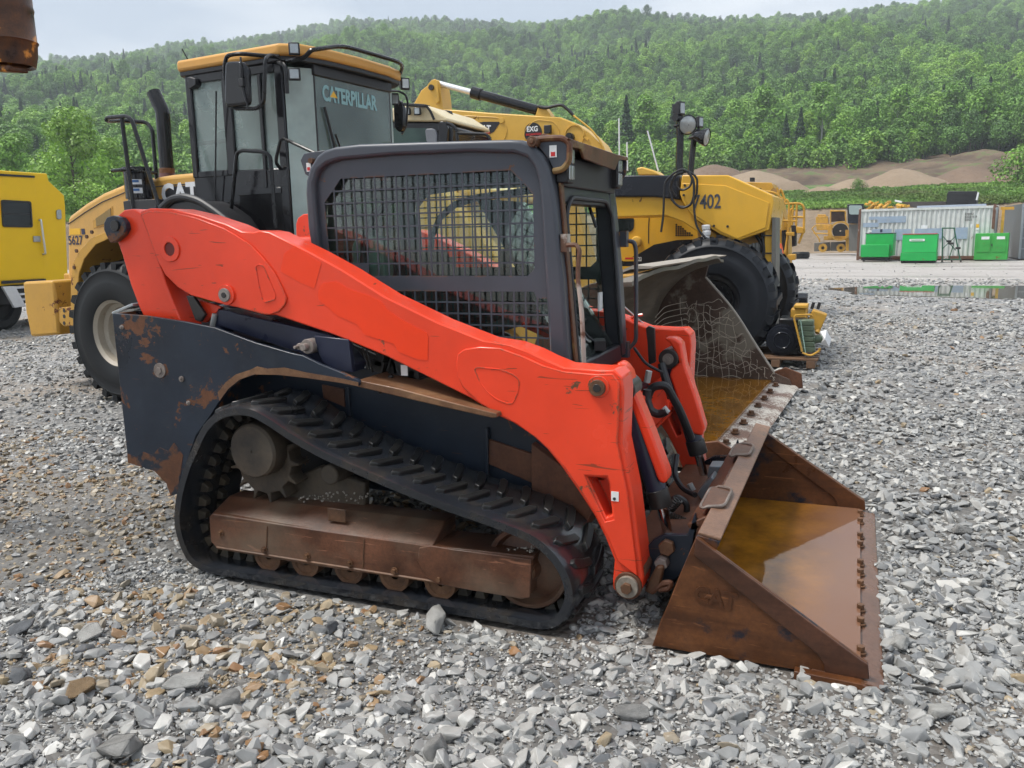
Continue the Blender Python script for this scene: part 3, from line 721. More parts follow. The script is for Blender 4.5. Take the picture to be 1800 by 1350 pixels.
# ------------------------------------------------------------------ sand and earth piles
def pile(px, py_top, dist, halfw, depthw, mat, label, seed, h=None):
    py_top -= 3
    az = math.radians(azel(px, py_top)[0]); z1 = 1.665 + dist * math.tan(math.radians(azel(px, py_top)[1]))
    cx, cy = dist * math.cos(az), dist * math.sin(az); n = 40; vs = []; K = 14
    z0 = float(height(np.array([dist]), np.array([math.degrees(az)]))[0]) - 1.2
    t_ = Vector((-math.sin(az), math.cos(az), 0)); r_ = Vector((math.cos(az), math.sin(az), 0))
    for i in range(K + 1):
        f = i / K
        for k in range(n):
            th = 2 * math.pi * k / n; wob = 1 + 0.22 * mnoise.noise((math.cos(th) * 1.7 + seed, math.sin(th) * 1.7, seed))
            p = Vector((cx, cy, 0)) + t_ * math.cos(th) * halfw * f * wob + r_ * math.sin(th) * depthw * f * wob
            hh = 1.0 - 1.18 * f * f / (f + 0.18)
            nz_ = mnoise.fractal((p.x * 0.35, p.y * 0.35, seed), 1, 2, 4) * 0.5
            vs.append((p.x, p.y, z0 + (z1 - z0) * hh + nz_ * (0.3 + f)))
    fs = [(i * n + k, (i + 1) * n + k, (i + 1) * n + (k + 1) % n, i * n + (k + 1) % n) for i in range(K) for k in range(n)]
    o = MB().add(vs, fs).build('sand_pile', mat, ang=60); tag(o, label, 'sand pile')
pile(1585, 299, 92, 7.2, 7, M['sand'], 'tall pale brown pile of sand rising behind the middle of the long container', 1.2)
pile(1505, 317, 90, 6.2, 5, M['sand'], 'low rounded pile of sand between the tall pile and the ridge behind the yellow machine', 2.2)
pile(1325, 302, 96, 8.5, 9, M['sand'], 'broad sand ridge rising behind the yellow machine numbered 7402', 3.2)
pile(1445, 330, 82, 6.0, 4, M['sand'], 'low spread of sand in front of the broad sand ridge', 6.2)
pile(1700, 296, 100, 8.0, 8, M['sanddark'], 'dark brown earth mound behind the black bin on the container', 4.2)
pile(1255, 292, 112, 7, 6, M['sanddark'], 'dark earth mound below the trees left of the broad sand ridge', 5.2)

# ------------------------------------------------------------------ trees
def leafmat(name, stops):
    m, nt, b = newmat(name)
    at = _n(nt, 'ShaderNodeAttribute'); at.attribute_type = 'INSTANCER'; at.attribute_name = 'tint'
    rp = _n(nt, 'ShaderNodeValToRGB'); e = rp.color_ramp.elements
    e[0].position, e[0].color = stops[0][0], (*stops[0][1], 1); e[1].position, e[1].color = stops[-1][0], (*stops[-1][1], 1)
    for p, c in stops[1:-1]: q = e.new(p); q.color = (*c, 1)
    nt.links.new(at.outputs['Fac'], rp.inputs['Fac'])
    ca = _n(nt, 'ShaderNodeAttribute'); ca.attribute_name = 'clump'
    sc = _n(nt, 'ShaderNodeVectorMath'); sc.operation = 'SCALE'; nt.links.new(rp.outputs['Color'], sc.inputs[0])
    k = _math(nt, 'MULTIPLY_ADD', ca.outputs['Fac'], 0.9); k.node.inputs[2].default_value = 0.55; nt.links.new(k, sc.inputs['Scale'])
    nt.links.new(sc.outputs[0], b.inputs['Base Color']); b.inputs['Roughness'].default_value = 0.55
    tl = _n(nt, 'ShaderNodeBsdfTranslucent'); nt.links.new(sc.outputs[0], tl.inputs['Color'])
    mxs = _n(nt, 'ShaderNodeMixShader'); mxs.inputs[0].default_value = 0.22
    nt.links.new(b.outputs[0], mxs.inputs[1]); nt.links.new(tl.outputs[0], mxs.inputs[2])
    nt.links.new(mxs.outputs[0], nt.nodes['Material Output'].inputs['Surface']); return m
GREENS = [(0, (0.050, 0.120, 0.028)), (0.35, (0.108, 0.228, 0.036)), (0.7, (0.170, 0.330, 0.043)), (1, (0.25, 0.43, 0.055))]
M['leaf'] = leafmat('broadleaf_foliage', GREENS)
M['needle'] = leafmat('needle_foliage', [(0, (0.030, 0.075, 0.032)), (1, (0.060, 0.13, 0.045))])
M['bark'] = plain('brown_bark', (0.09, 0.07, 0.055), 0.8)
M['birch'] = plain('white_birch_bark', (0.55, 0.54, 0.50), 0.7)

def leaf_quads(cs, ns, sz, r):
    n = len(cs); ns = ns / np.maximum(np.linalg.norm(ns, axis=1)[:, None], 1e-6)
    a = np.cross(ns, r.normal(size=(n, 3))); a /= np.maximum(np.linalg.norm(a, axis=1)[:, None], 1e-6); b = np.cross(ns, a)
    s = sz[:, None]
    q = np.stack([cs - a * s, cs - b * s * 0.62, cs + a * s, cs + b * s * 0.62 + ns * s * 0.3], 1)
    return q.reshape(-1, 3)
def tree_mesh(name, seed, H=10, W_=3.6, conifer=False, n=900, leaf=0.34, birch=False, base=0.28):
    r = np.random.default_rng(seed); vs = []; fs = []; mi = []; clump = []
    t = MB(); bend = r.normal(0, 0.12, 2)
    if conifer:
        t.cyl((0, 0, -1.5), (0, 0, H * 0.97), 0.15, 0.02, 6)
        h = r.uniform(0.10, 1, n) ** 0.8; h = np.sort(h); lay = np.floor(h * 14) / 14
        th = r.uniform(0, 6.283, n); rad = (1 - h) * W_ * 0.55 * (0.62 + 0.5 * np.abs(np.sin(h * 44))) * np.sqrt(r.uniform(0.25, 1, n)) + 0.06
        cs = np.stack([rad * np.cos(th), rad * np.sin(th), h * H - rad * 0.30], -1)
        nn = np.stack([np.cos(th) * 0.5, np.sin(th) * 0.5, np.full(n, 1.0)], -1) + r.normal(0, 0.3, (n, 3))
        sz = leaf * (1.15 - 0.65 * h); cl = r.uniform(0.2, 0.8, n); m0 = M['needle']
    else:
        t.tube([(0, 0, -1.5), (bend[0], bend[1], H * 0.3), (bend[0] * 2, bend[1], H * 0.6), (0, 0, H * 0.88)], [0.16 * H / 10, 0.13 * H / 10, 0.09 * H / 10, 0.02], 6, smooth=False)
        nb = 11; bl = []
        for i in range(nb):
            f = (i + 0.5) / nb; zz = H * (base + 0.04 + (0.97 - base - 0.10) * f); ww = W_ * 0.5 * math.sin(math.pi * min(1, (0.22 + 0.74 * f))) ** 0.7
            th = i * 2.4 + r.uniform(-.5, .5); rr = ww * r.uniform(0.35, 0.72)
            c_ = np.array([rr * math.cos(th), rr * math.sin(th), zz]); bl.append((c_, W_ * r.uniform(0.17, 0.30), r.uniform(0.1, 0.9)))
            t.cyl((bend[0] * f, bend[1] * f, zz - H * 0.16), tuple(c_), 0.055, 0.015, 4)
        bl.append((np.array([0, 0, H * 0.9]), W_ * 0.2, 0.6))
        k = r.integers(0, len(bl), n); d = r.normal(size=(n, 3)); d /= np.linalg.norm(d, axis=1)[:, None]
        C = np.array([b[0] for b in bl])[k]; Rr = np.array([b[1] for b in bl])[k]
        cs = C + d * (Rr * r.uniform(0.55, 1.12, n) ** 0.6)[:, None] * np.array([1, 1, 0.85])
        nn = d + r.normal(0, 0.45, (n, 3)) + np.array([0, 0, 0.5]); sz = leaf * r.uniform(0.6, 1.3, n)
        cl = np.clip(np.array([b[2] for b in bl])[k] + r.normal(0, 0.12, n), 0, 1); m0 = M['leaf']
    q = leaf_quads(cs, nn, sz, r); me = bpy.data.meshes.new(name)
    tv = t.v; V = q.tolist() + tv; F = [(4 * i, 4 * i + 1, 4 * i + 2, 4 * i + 3) for i in range(n)] + [tuple(i + 4 * n for i in f) for f in t.f]
    me.from_pydata(V, [], F); me.materials.append(m0); me.materials.append(M['birch'] if birch else M['bark'])
    me.polygons.foreach_set('material_index', np.array([0] * n + [1] * len(t.f), np.int32))
    a = me.attributes.new('clump', 'FLOAT', 'FACE'); a.data.foreach_set('value', np.concatenate([cl, np.full(len(t.f), 0.5)]).astype(np.float32))
    me['nleaf'] = n
    return me
TREES = [tree_mesh('tree', 1, 10, 7.4, n=1900, leaf=0.30), tree_mesh('tree', 2, 11, 6.6, n=1900, leaf=0.30), tree_mesh('tree', 3, 9, 8.0, n=1900, leaf=0.31), tree_mesh('tree', 4, 12, 7.0, n=1900, leaf=0.30),
         tree_mesh('tree', 5, 11, 3.8, True, n=650, leaf=0.50), tree_mesh('tree', 6, 13, 4.2, True, n=650, leaf=0.55), tree_mesh('tree', 7, 11.5, 5.0, n=1300, leaf=0.27, birch=True, base=0.45)]
SHRUBS = [tree_mesh('shrub', 21, 3.2, 3.4, n=420, leaf=0.24, base=0.02), tree_mesh('shrub', 22, 2.4, 3.6, n=420, leaf=0.22, base=0.02), tree_mesh('shrub', 23, 4.2, 3.0, n=420, leaf=0.25, base=0.02)]
tree_c = protocol('tree_shapes', TREES); shrub_c = protocol('shrub_shapes', SHRUBS)

def forest():
    X, S, I, T, RO = [], [], [], [], []
    r = 128.0
    while r < 1080:
        sp = 3.1 + (r - 128) * 0.0046
        azs = np.arange(73, 153, math.degrees(sp / r)); n = len(azs)
        a = azs + rng.uniform(-.45, .45, n) * math.degrees(sp / r); rr = r + rng.uniform(-.5, .5, n) * sp
        D, _ = ridge(a); k = rr < D + 12; a, rr = a[k], rr[k]
        if len(a):
            x, y = rr * np.cos(np.radians(a)), rr * np.sin(np.radians(a)); z = full_height(rr, a, x, y)
            X.append(np.stack([x, y, z], -1)); n = len(a)
            s = rng.uniform(0.55, 1.0, n) * np.interp(r, [128, 150, 250, 1000], [0.58, 0.72, 0.84, 0.95]); S.append(s)
            cz = fbm(x, y, 0.012); con = rng.uniform(0, 1, n) < np.clip(-0.04 + cz * 0.5 + (0.08 if r < 200 else -0.06) + np.where((a > 118) & (rr < 330), 0.14, 0) + np.where((a < 93) & (rr > 420) & (rr < 560), 0.12, 0), 0.0, 0.6)
            i = rng.integers(0, 4, n); i = np.where(con, rng.integers(4, 6, n), i); i = np.where((rng.uniform(0, 1, n) < 0.12) & ~con, 6, i)
            I.append(i); T.append(np.clip(0.50 + fbm(x, y, 0.02) * 0.6 + rng.normal(0, 0.24, n), 0, 1))
            RO.append(np.stack([rng.normal(0, .04, n), rng.normal(0, .04, n), rng.uniform(0, 6.28, n)], -1))
        r += sp * 0.9
    X, S, I, T, RO = map(np.concatenate, (X, S, I, T, RO))
    scatter('forest', X, RO, np.stack([S, S, S * rng.uniform(0.9, 1.15, len(S))], -1), I, T, tree_c)
    # undergrowth at the foot of the hill and on the slopes
    n = 4200; a = rng.uniform(73, 152, n); rr = rng.uniform(104, 140, n)
    keep = (fbm(rr * np.cos(np.radians(a)), rr * np.sin(np.radians(a)), 0.05) * 1.6 + (rr - 127) / 12 + np.clip((a - 91) / 12, 0, 1.2) > 0.0); a, rr = a[keep], rr[keep]; n = len(a)
    x, y = rr * np.cos(np.radians(a)), rr * np.sin(np.radians(a)); s = rng.uniform(0.5, 1.1, n)
    scatter('undergrowth', np.stack([x, y, full_height(rr, a, x, y) - 0.2], -1), np.stack([s * 0, s * 0, rng.uniform(0, 6.28, n)], -1), np.stack([s, s, s], -1), rng.integers(0, 3, n), rng.uniform(0.35, 1, n), shrub_c)
forest()

def split_tree(name, me0, x, y, s, label, cat, group=None, rz=0.0, sink=0.0, tint=0.6):
    """a tree of its own: crown and trunk parts cut from a prototype mesh"""
    rr = math.hypot(x, y); a = math.degrees(math.atan2(y, x))
    z = float(full_height(np.array([rr]), np.array([a]), np.array([x]), np.array([y]))[0])
    e = bpy.data.objects.new(name, None); COL.objects.link(e); e.location = (x, y, z - sink); e.scale = (s, s, s); e.rotation_euler.z = rz
    tag(e, label, cat, group)
    key = (me0.name, round(tint, 1))
    if key not in split_tree.cache:
        n = me0['nleaf']; V = [v.co[:] for v in me0.vertices]; F = [tuple(p.vertices) for p in me0.polygons]
        cr = bpy.data.meshes.new('crown'); cr.from_pydata(V[:4 * n], [], F[:n])
        m0 = me0.materials[0]; mk = (m0.name, round(tint, 1))
        if mk not in split_tree.mats:
            mm = m0.copy()
            for nd in mm.node_tree.nodes:
                if nd.type == 'ATTRIBUTE' and nd.attribute_name == 'tint':
                    vnode = mm.node_tree.nodes.new('ShaderNodeValue'); vnode.outputs[0].default_value = tint
                    for l in list(nd.outputs['Fac'].links): mm.node_tree.links.new(vnode.outputs[0], l.to_socket)
            split_tree.mats[mk] = mm
        cr.materials.append(split_tree.mats[mk])
        src = me0.attributes['clump'].data; at = cr.attributes.new('clump', 'FLOAT', 'FACE')
        at.data.foreach_set('value', np.array([src[i].value for i in range(n)], np.float32))
        tk = bpy.data.meshes.new('trunk'); tk.from_pydata(V[4 * n:], [], [tuple(i - 4 * n for i in f) for f in F[n:]]); tk.materials.append(me0.materials[1])
        split_tree.cache[key] = (cr, tk)
    cr, tk = split_tree.cache[key]
    for nm, me in (('crown', cr), ('trunk', tk)):
        o = bpy.data.objects.new(nm, me); COL.objects.link(o); o.parent = e
    return e
split_tree.cache = {}; split_tree.mats = {}
def near_tree(px, dist, kind, s, label, cat='tree', name='broadleaf_tree', group=None, sink=0.0, tint=0.6):
    az = math.radians(azel(px, 400)[0]); me = (TREES + SHRUBS + BIG)[kind]
    return split_tree(name, me, dist * math.cos(az), dist * math.sin(az), s, label, cat, group, px * 0.37, sink, tint)
BIG = [tree_mesh('tree', 31, 11, 7.0, n=3800, leaf=0.22, base=0.10), tree_mesh('tree', 32, 10, 5.5, n=3000, leaf=0.22, base=0.10),
       tree_mesh('tree', 34, 12, 4.6, True, n=2200, leaf=0.30), tree_mesh('shrub', 35, 3.2, 4.6, n=2000, leaf=0.13, base=0.0)]
near_tree(140, 70, 10, 0.72, 'bright green broadleaf tree, the tallest behind the yellow truck body', sink=0.6, tint=0.95)
near_tree(205, 78, 11, 0.62, 'light green tree directly right of the tallest bright tree, behind the yellow hood', sink=0.6, tint=0.9)
near_tree(40, 84, 11, 0.66, 'green tree left of the tallest bright tree, above the truck body roof', sink=0.6, tint=0.75)
near_tree(95, 76, 11, 0.45, 'small green tree between two taller trees behind the truck body', sink=0.6, tint=0.85)
near_tree(165, 66, 13, 0.75, 'pale green bush in the gap between the truck body and the yellow hood', 'bush', 'bush', sink=0.2, tint=0.9)
near_tree(118, 66, 13, 0.6, 'low bush against the sloping corner of the yellow truck body', 'bush', 'bush', sink=0.2, tint=0.8)
near_tree(1785, 86, 13, 1.0, 'rounded bush on the grass slope above the grey container at the right edge', 'bush', 'bush', sink=0.2, tint=0.8)
near_tree(1506, 80, 13, 0.34, 'small thin bush on the grass crest in front of the tall sand pile', 'bush', 'bush', sink=0.1, tint=0.45)
for i, (px, d, k, s, t) in enumerate([(1100, 128, 12, 0.9, .2), (1135, 131, 6, 0.9, .7), (1180, 126, 12, 0.75, .3), (1215, 133, 1, 0.8, .6), (1338, 134, 6, 1.05, .6), (1375, 129, 12, 0.62, .4), (1400, 131, 12, 0.7, .4),
                                (1437, 133, 6, 0.95, .6), (1480, 135, 2, 0.8, .7), (1530, 134, 12, 0.7, .3), (1566, 136, 6, 0.9, .7), (1610, 134, 3, 0.7, .8), (1660, 135, 6, 0.85, .5), (1715, 134, 1, 0.8, .6), (1770, 133, 2, 0.8, .5)]):
    kn = 'spruce_tree' if k == 12 else ('birch_tree' if k == 6 else 'broadleaf_tree')
    desc = {'spruce_tree': 'dark pointed spruce', 'birch_tree': 'white trunked birch', 'broadleaf_tree': 'leafy green tree'}[kn]
    where = ['behind the rusty visor', 'right of the visor spruce', 'left of the two lamp posts', 'directly behind both lamp posts', 'above the 7402 panel',
             'left of the sand ridge', 'right over the sand ridge', 'above the dismantled machine', 'above the long container', 'left of the tall sand pile',
             'directly behind the peak of the tall sand pile', 'right of the sand pile peak', 'above the green frame', 'above the black bin', 'above the gap between both containers'][i]
    near_tree(px, d, k, s, '%s under the hill, %s' % (desc, where), 'tree', kn, sink=0.3, tint=t)

# short grass along the crest of the bank
M['tuft'] = leafmat('grass_blades', [(0, (0.20, 0.19, 0.09)), (0.3, (0.12, 0.17, 0.04)), (0.7, (0.14, 0.26, 0.05)), (1, (0.22, 0.36, 0.07))])
def blade_mesh(seed):
    r = np.random.default_rng(seed); n = 40; c = np.stack([r.uniform(-.5, .5, n), r.uniform(-.5, .5, n), r.uniform(0.05, 0.3, n)], -1)
    q = leaf_quads(c, np.stack([r.normal(0, 1, n), r.normal(0, 1, n), r.normal(0, .3, n)], -1), r.uniform(0.1, 0.28, n), r)
    me = bpy.data.meshes.new('tuft'); me.from_pydata(q.tolist(), [], [(4 * i, 4 * i + 1, 4 * i + 2, 4 * i + 3) for i in range(n)]); me.materials.append(M['tuft'])
    a = me.attributes.new('clump', 'FLOAT', 'FACE'); a.data.foreach_set('value', r.uniform(0.2, 1, n).astype(np.float32)); return me
tuft_c = protocol('tuft_shapes', [blade_mesh(s) for s in (1, 2, 3)])
n = 16000; a = rng.uniform(74, 152, n); rr = 63.2 + rng.uniform(0, 1, n) ** 1.6 * 30; x, y = rr * np.cos(np.radians(a)), rr * np.sin(np.radians(a)); s = rng.uniform(0.3, 0.7, n)
scatter('grass', np.stack([x, y, full_height(rr, a, x, y)], -1), np.stack([s * 0, s * 0, rng.uniform(0, 6.28, n)], -1), np.stack([s, s, s * rng.uniform(.6, 1.2, n)], -1), rng.integers(0, 3, n), np.clip(0.72 + fbm(x, y, .10) * 0.9 - (rr - 63) * 0.004, 0, 1), tuft_c)

# ------------------------------------------------------------------ wet summer air
hz_m = bpy.data.materials.new('haze'); hz_m.use_nodes = True; hz_m.node_tree.nodes.clear()
_o = hz_m.node_tree.nodes.new('ShaderNodeOutputMaterial'); _v = hz_m.node_tree.nodes.new('ShaderNodeVolumePrincipled')
_v.inputs['Density'].default_value = 0.00072; _v.inputs['Color'].default_value = (0.86, 0.93, 1.0, 1)
hz_m.node_tree.links.new(_v.outputs[0], _o.inputs['Volume'])
tag(MB().box(-1150, 700, -170, 1180, -2.5, 330).build('haze', hz_m, sm=False), kind='stuff')

# ------------------------------------------------------------------ text and small decals
def text(s, F, loc, size, mat, parent, rz=0.0, ex=0.001, bold=0.0, name='lettering', tilt=0.0, sx=1.0, shear=0.0, face=-1):
    """flat lettering standing upright, facing -y of its frame (turned by rz degrees)"""
    cu = bpy.data.curves.new(name, 'FONT'); cu.body = s; cu.size = size; cu.extrude = ex; cu.offset = bold; cu.resolution_u = 3; cu.shear = shear
    cu.materials.append(mat); o = bpy.data.objects.new(name, cu); COL.objects.link(o)
    o.parent = parent; base = -OFF[parent.name] if parent.name in OFF else Vector((0, 0, 0))
    o.location = Vector(loc) + base; o.scale = (sx, 1, 1)
    o.rotation_euler = (Matrix.Rotation(R(rz), 3, 'Z') @ Matrix.Rotation(R(tilt), 3, 'Y') @ Matrix.Rotation(R(90), 3, 'X')).to_euler()
    return o
def pxm(F, px, py, y, dpx=20):
    return (F.at(px + dpx, py, y=y) - F.at(px - dpx, py, y=y)).length / (2 * dpx)
def hexbolt(mb, c, axis, r, h):
    c = Vector(c); a = Vector(axis).normalized(); mb.cyl(c, c + a * h * 0.3, r * 1.45, None, 14); mb.cyl(c + a * h * 0.3, c + a * h, r, None, 6); return mb

# ================================================================== the orange compact track loader
K = Frame(0, 0, 0)
def A(px, py, y): return K.at(px, py, y=y)
ctl = K.root('compact_track_loader', (-2.2, 4.1, 0), 'orange and navy compact track loader with a grey mesh cab and rusty rain filled bucket', 'track loader')
NY, FY = 3.28, 4.95            # outer faces of the two lift arms
# --- lift arms
ARM = [(246, 371), (264, 366), (301, 367), (349, 378), (400, 395), (425, 407), (446, 408), (456, 405), (473, 408), (546, 444), (602, 475), (675, 521), (770, 567), (854, 600), (900, 607), (935, 620), (961, 633), (992, 646), (1057, 651), (1080, 650),
       (1094, 664), (1097, 690), (1094, 779), (1112, 867), (1127, 983), (1131, 1014), (1129, 1036), (1117, 1047), (1090, 1046), (1078, 1036), (1077, 1018), (1080, 985), (1064, 945), (1044, 905), (1016, 862), (988, 822), (962, 790), (935, 765), (900, 742), (871, 729), (827, 700), (747, 660), (680, 627), (585, 588), (484, 554), (467, 554), (419, 541), (388, 534), (338, 520), (315, 506), (293, 484), (279, 458), (262, 413)]
LINK = [(203, 392), (206, 378), (217, 369), (232, 367), (246, 376), (258, 398), (272, 440), (290, 500), (308, 545), (323, 578), (262, 580), (243, 540), (228, 500), (214, 450), (205, 425)]
BOX = [(1032, 838), (1066, 840), (1070, 850), (1076, 905), (1066, 910)]
DBL_R = [(250, 377), (263, 371), (300, 372), (345, 382), (395, 401), (415, 412), (440, 428), (462, 450), (484, 478), (498, 505), (506, 524), (503, 536), (492, 548), (476, 553), (462, 552), (419, 540), (388, 533), (338, 519), (315, 505), (293, 483), (279, 457)]
DBL_F = [(803, 638), (806, 622), (818, 613), (845, 609), (880, 611), (925, 627), (960, 643), (992, 652), (1050, 657), (1078, 656), (1090, 672), (1090, 720), (1087, 779), (1105, 870), (1119, 983), (1122, 1012), (1086, 985), (1070, 945), (1048, 903), (1022, 862), (994, 822), (968, 792), (941, 767), (905, 741), (874, 726), (845, 708), (815, 680), (806, 662)]
def arm_side(y0, y1, out):
    """out: -1 near arm (outer face towards camera), +1 far arm"""
    yo = y0 if out < 0 else y1
    arm = MB().prism(K.prof(ARM, NY), y0, y1, 'y', holes=[K.prof(BOX, NY)]).build('lift_arm', M['orange'], ctl, bevel=0.007)
    MB().prism(K.prof(BOX, NY), y0 + 0.10, y0 + 0.105).build('recess_floor', M['orange'], arm)
    MB().prism(K.prof(DBL_R, NY), yo + out * 0.010, yo + out * 0.001).build('doubler_plate', M['orange'], arm, bevel=0.004)
    MB().prism(K.prof(DBL_F, NY), yo + out * 0.012, yo + out * 0.001, holes=[K.prof([(1029, 834), (1069, 836), (1074, 850), (1080, 912), (1065, 916)], NY)]).build('doubler_plate', M['orange'], arm, bevel=0.005)
    lk = MB().prism(K.prof(LINK, NY), y0 + 0.005, y1 - 0.02).build('rear_link', M['orange'], ctl, bevel=0.007)
    def disc(px, py, r, h, mat, nm, par=arm, r1=None, n=24, bev=0.002):
        p = A(px, py, NY); rr = r * pxm(K, px, py, NY); q = Vector((p.x, yo, p.z))
        return MB().cyl(q, q + Vector((0, out * h, 0)), rr, (r1 or r) * pxm(K, px, py, NY), n).build(nm, mat, par, bevel=bev)
    cap = K.prof([(192, 392), (197, 382), (208, 379), (222, 382), (229, 391), (231, 402), (226, 413), (213, 424), (204, 427), (198, 418), (192, 404)], NY)
    MB().prism(cap, yo, yo + out * 0.035).build('pin_cap', M['navy'], lk, bevel=0.005)
    disc(213, 397, 7, 0.046, M['grease'], 'pivot_pin', lk)
    p = A(302, 438, NY); r = pxm(K, 302, 438, NY)
    MB().ring((p.x, yo + out * 0.009, p.z), (0, 1, 0), 9 * r, 17 * r, 0.018, 28).build('pin_boss', M['orange'], arm, bevel=0.002)
    disc(302, 438, 9, 0.0125, M['redhole'], 'pin_hole')
    disc(402, 518, 14, 0.022, M['orange'], 'pin_boss'); disc(401, 518, 9.5, 0.032, M['steelpin'], 'pivot_pin'); disc(401, 518, 4, 0.036, M['grease'], 'grease_point')
    disc(1054, 679, 19, 0.020, M['orange'], 'pin_boss'); disc(1053, 680, 14, 0.034, M['rustpin'], 'pivot_pin'); disc(1053, 680, 7, 0.036, M['grease'], 'grease_point')
    disc(1105, 1028, 24, 0.016, M['rust'], 'pin_boss'); disc(1105, 1028, 19, 0.032, M['silverpin'], 'pivot_pin'); disc(1105, 1028, 10, 0.05, M['rustpin'], 'bolt_head', n=6)
    # embossed outlines pressed into the plates
    for loop, nm in (([(452, 468), (458, 464), (466, 468), (476, 492), (487, 518), (486, 526), (470, 531), (464, 527), (457, 500)], 'pressed_rib'), ([(836, 648), (842, 645), (880, 648), (905, 658), (915, 668), (912, 690), (903, 708), (895, 709), (876, 702), (858, 688), (846, 672)], 'pressed_rib')):
        pts = [Vector((a, yo + out * 0.011, b)) for a, b in K.prof(loop, NY)]
        MB().tube(pts, 0.0035, 6, closed=True).build(nm, M['orange'], arm)
    return arm
M['redhole'] = plain('hole_shade_red', (0.12, 0.008, 0.004), 0.6)  # orange darkened: the shade inside the pin hole is put into this colour
M['steelpin'] = rustmat('worn_pin_end', (0.10, 0.07, 0.055), (0.32, 0.28, 0.25), rough=0.4)
M['silverpin'] = rustmat('pale_pin_end', (0.14, 0.11, 0.08), (0.40, 0.36, 0.30), rough=0.4)
near_arm = arm_side(NY, NY + 0.16, -1)
far_arm = arm_side(FY - 0.16, FY, 1)
# newer paint where old lettering was covered on the near arm
MB().prism(K.prof([(519, 432), (565, 463), (553, 507), (530, 498), (493, 477), (500, 445)], NY), NY - 0.0016, NY + 0.001).build('repaint_patch', M['orange_patch'], near_arm)
MB().prism(K.prof([(567, 498), (592, 495), (612, 508), (650, 520), (668, 528), (681, 545), (705, 562), (750, 585), (753, 592), (752, 633), (735, 632), (700, 618), (693, 604), (640, 588), (628, 570), (590, 553), (577, 540), (560, 528), (560, 510)], NY), NY - 0.0022, NY + 0.001).build('repaint_patch', M['orange_patch'], near_arm, bevel=0)
p = A(1076, 862, NY); q = A(1089, 880, NY)
MB().box(p.x, q.x, NY - 0.0145, NY - 0.0122, q.z, p.z).build('sticker', M['sticker'], near_arm)
p = A(1080, 875, NY); MB().cyl((p.x + .004, NY - 0.0148, p.z), (p.x + .004, NY - 0.0155, p.z), 0.007, None, 12).build('sticker_print', M['blackprint'], near_arm)
# cross tubes between the arms
p = A(240, 400, NY); MB().cyl((p.x + 0.12, NY + .05, p.z - .12), (p.x + 0.12, FY - .05, p.z - .12), 0.06, None, 18).build('cross_tube', M['orange'], ctl)
p = A(500, 450, NY); MB().cyl((p.x - .35, NY + .05, p.z - .02), (p.x - .35, FY - .05, p.z - .02), 0.07, None, 18).build('cross_tube', M['orange'], ctl)
c0 = A(1012, 800, NY)
MB().prism([(NY + .10, 0.62), (FY - .10, 0.62), (FY - .10, 0.84), (NY + .10, 0.84)], -1.02, -0.97, 'x').build('cross_plate', M['orange'], ctl, bevel=0.01)
MB().prism([(NY + .10, 0.60), (FY - .10, 0.60), (FY - .10, 0.615), (NY + .10, 0.615)], -1.15, -0.97, 'x').build('cross_plate', M['orange'], ctl, bevel=0.004)

# --- tilt cylinders and their guards
def tilt(y, guard_px, yg):
    top = A(1100, 690, 3.58); bot = A(1160, 888, 3.58); rod = A(1177, 958, 3.58)
    T, B_, R_ = (Vector((v.x, y, v.z)) for v in (top, bot, rod)); d = (B_ - T).normalized()
    cyl = MB().cyl(T, B_, 0.046, None, 26).build('tilt_cylinder', M['navysmooth'], ctl, bevel=0.004)
    MB().cyl(B_ - d * 0.07, B_ + d * 0.012, 0.052, None, 26).build('gland', M['grease'], cyl, bevel=0.003)
    MB().cyl(B_, R_ + d * 0.05, 0.024, None, 20).build('piston_rod', M['chrome'], cyl)
    MB().cyl((R_.x + .01, y - .045, R_.z - .05), (R_.x + .01, y + .045, R_.z - .05), 0.045, None, 18).build('rod_eye', M['rust'], cyl, bevel=0.004)
    MB().cyl((T.x, y - .07, T.z + 0.02), (T.x, y + .07, T.z + .02), 0.055, None, 22).build('cylinder_eye', M['grease'], cyl, bevel=0.006)
    MB().cyl((T.x, y - .078, T.z + 0.02), (T.x, y - .07, T.z + .02), 0.03, None, 22).cyl((T.x, y - .084, T.z + 0.02), (T.x, y - .078, T.z + .02), 0.014, None, 12).build('eye_pin', M['steelpin'], cyl)
    g_ = MB(); P2 = K.prof(guard_px, yg); g_.prism(P2, y - 0.055, y + 0.055)
    gd = g_.build('cylinder_guard', M['orange'], ctl, bevel=0.012)
    return cyl
M['navysmooth'] = paint('cylinder_paint', (0.014, 0.017, 0.035), 0.3, 0.3, dirt=0.25, dirtcol=(0.06, 0.055, 0.05), bumpy=0.02)
tilt(3.60, [(1078, 640), (1090, 643), (1101, 658), (1110, 690), (1140, 762), (1168, 838), (1169, 852), (1161, 857), (1152, 850), (1146, 832), (1120, 760), (1098, 700), (1086, 665)], 3.50)
tilt(4.56, [(1166, 595), (1185, 594), (1197, 603), (1203, 640), (1225, 705), (1238, 752), (1234, 767), (1219, 764), (1208, 752), (1176, 660), (1180, 648), (1194, 638), (1184, 615), (1176, 603)], 4.50)
# bracket on the far arm
b0 = MB()
b0.prism(K.prof([(1135, 577), (1140, 573), (1150, 577), (1152, 637), (1140, 642), (1138, 604)], 4.6), 4.60, 4.63); br = b0.build('hose_bracket', M['grease'], ctl, bevel=0.003)
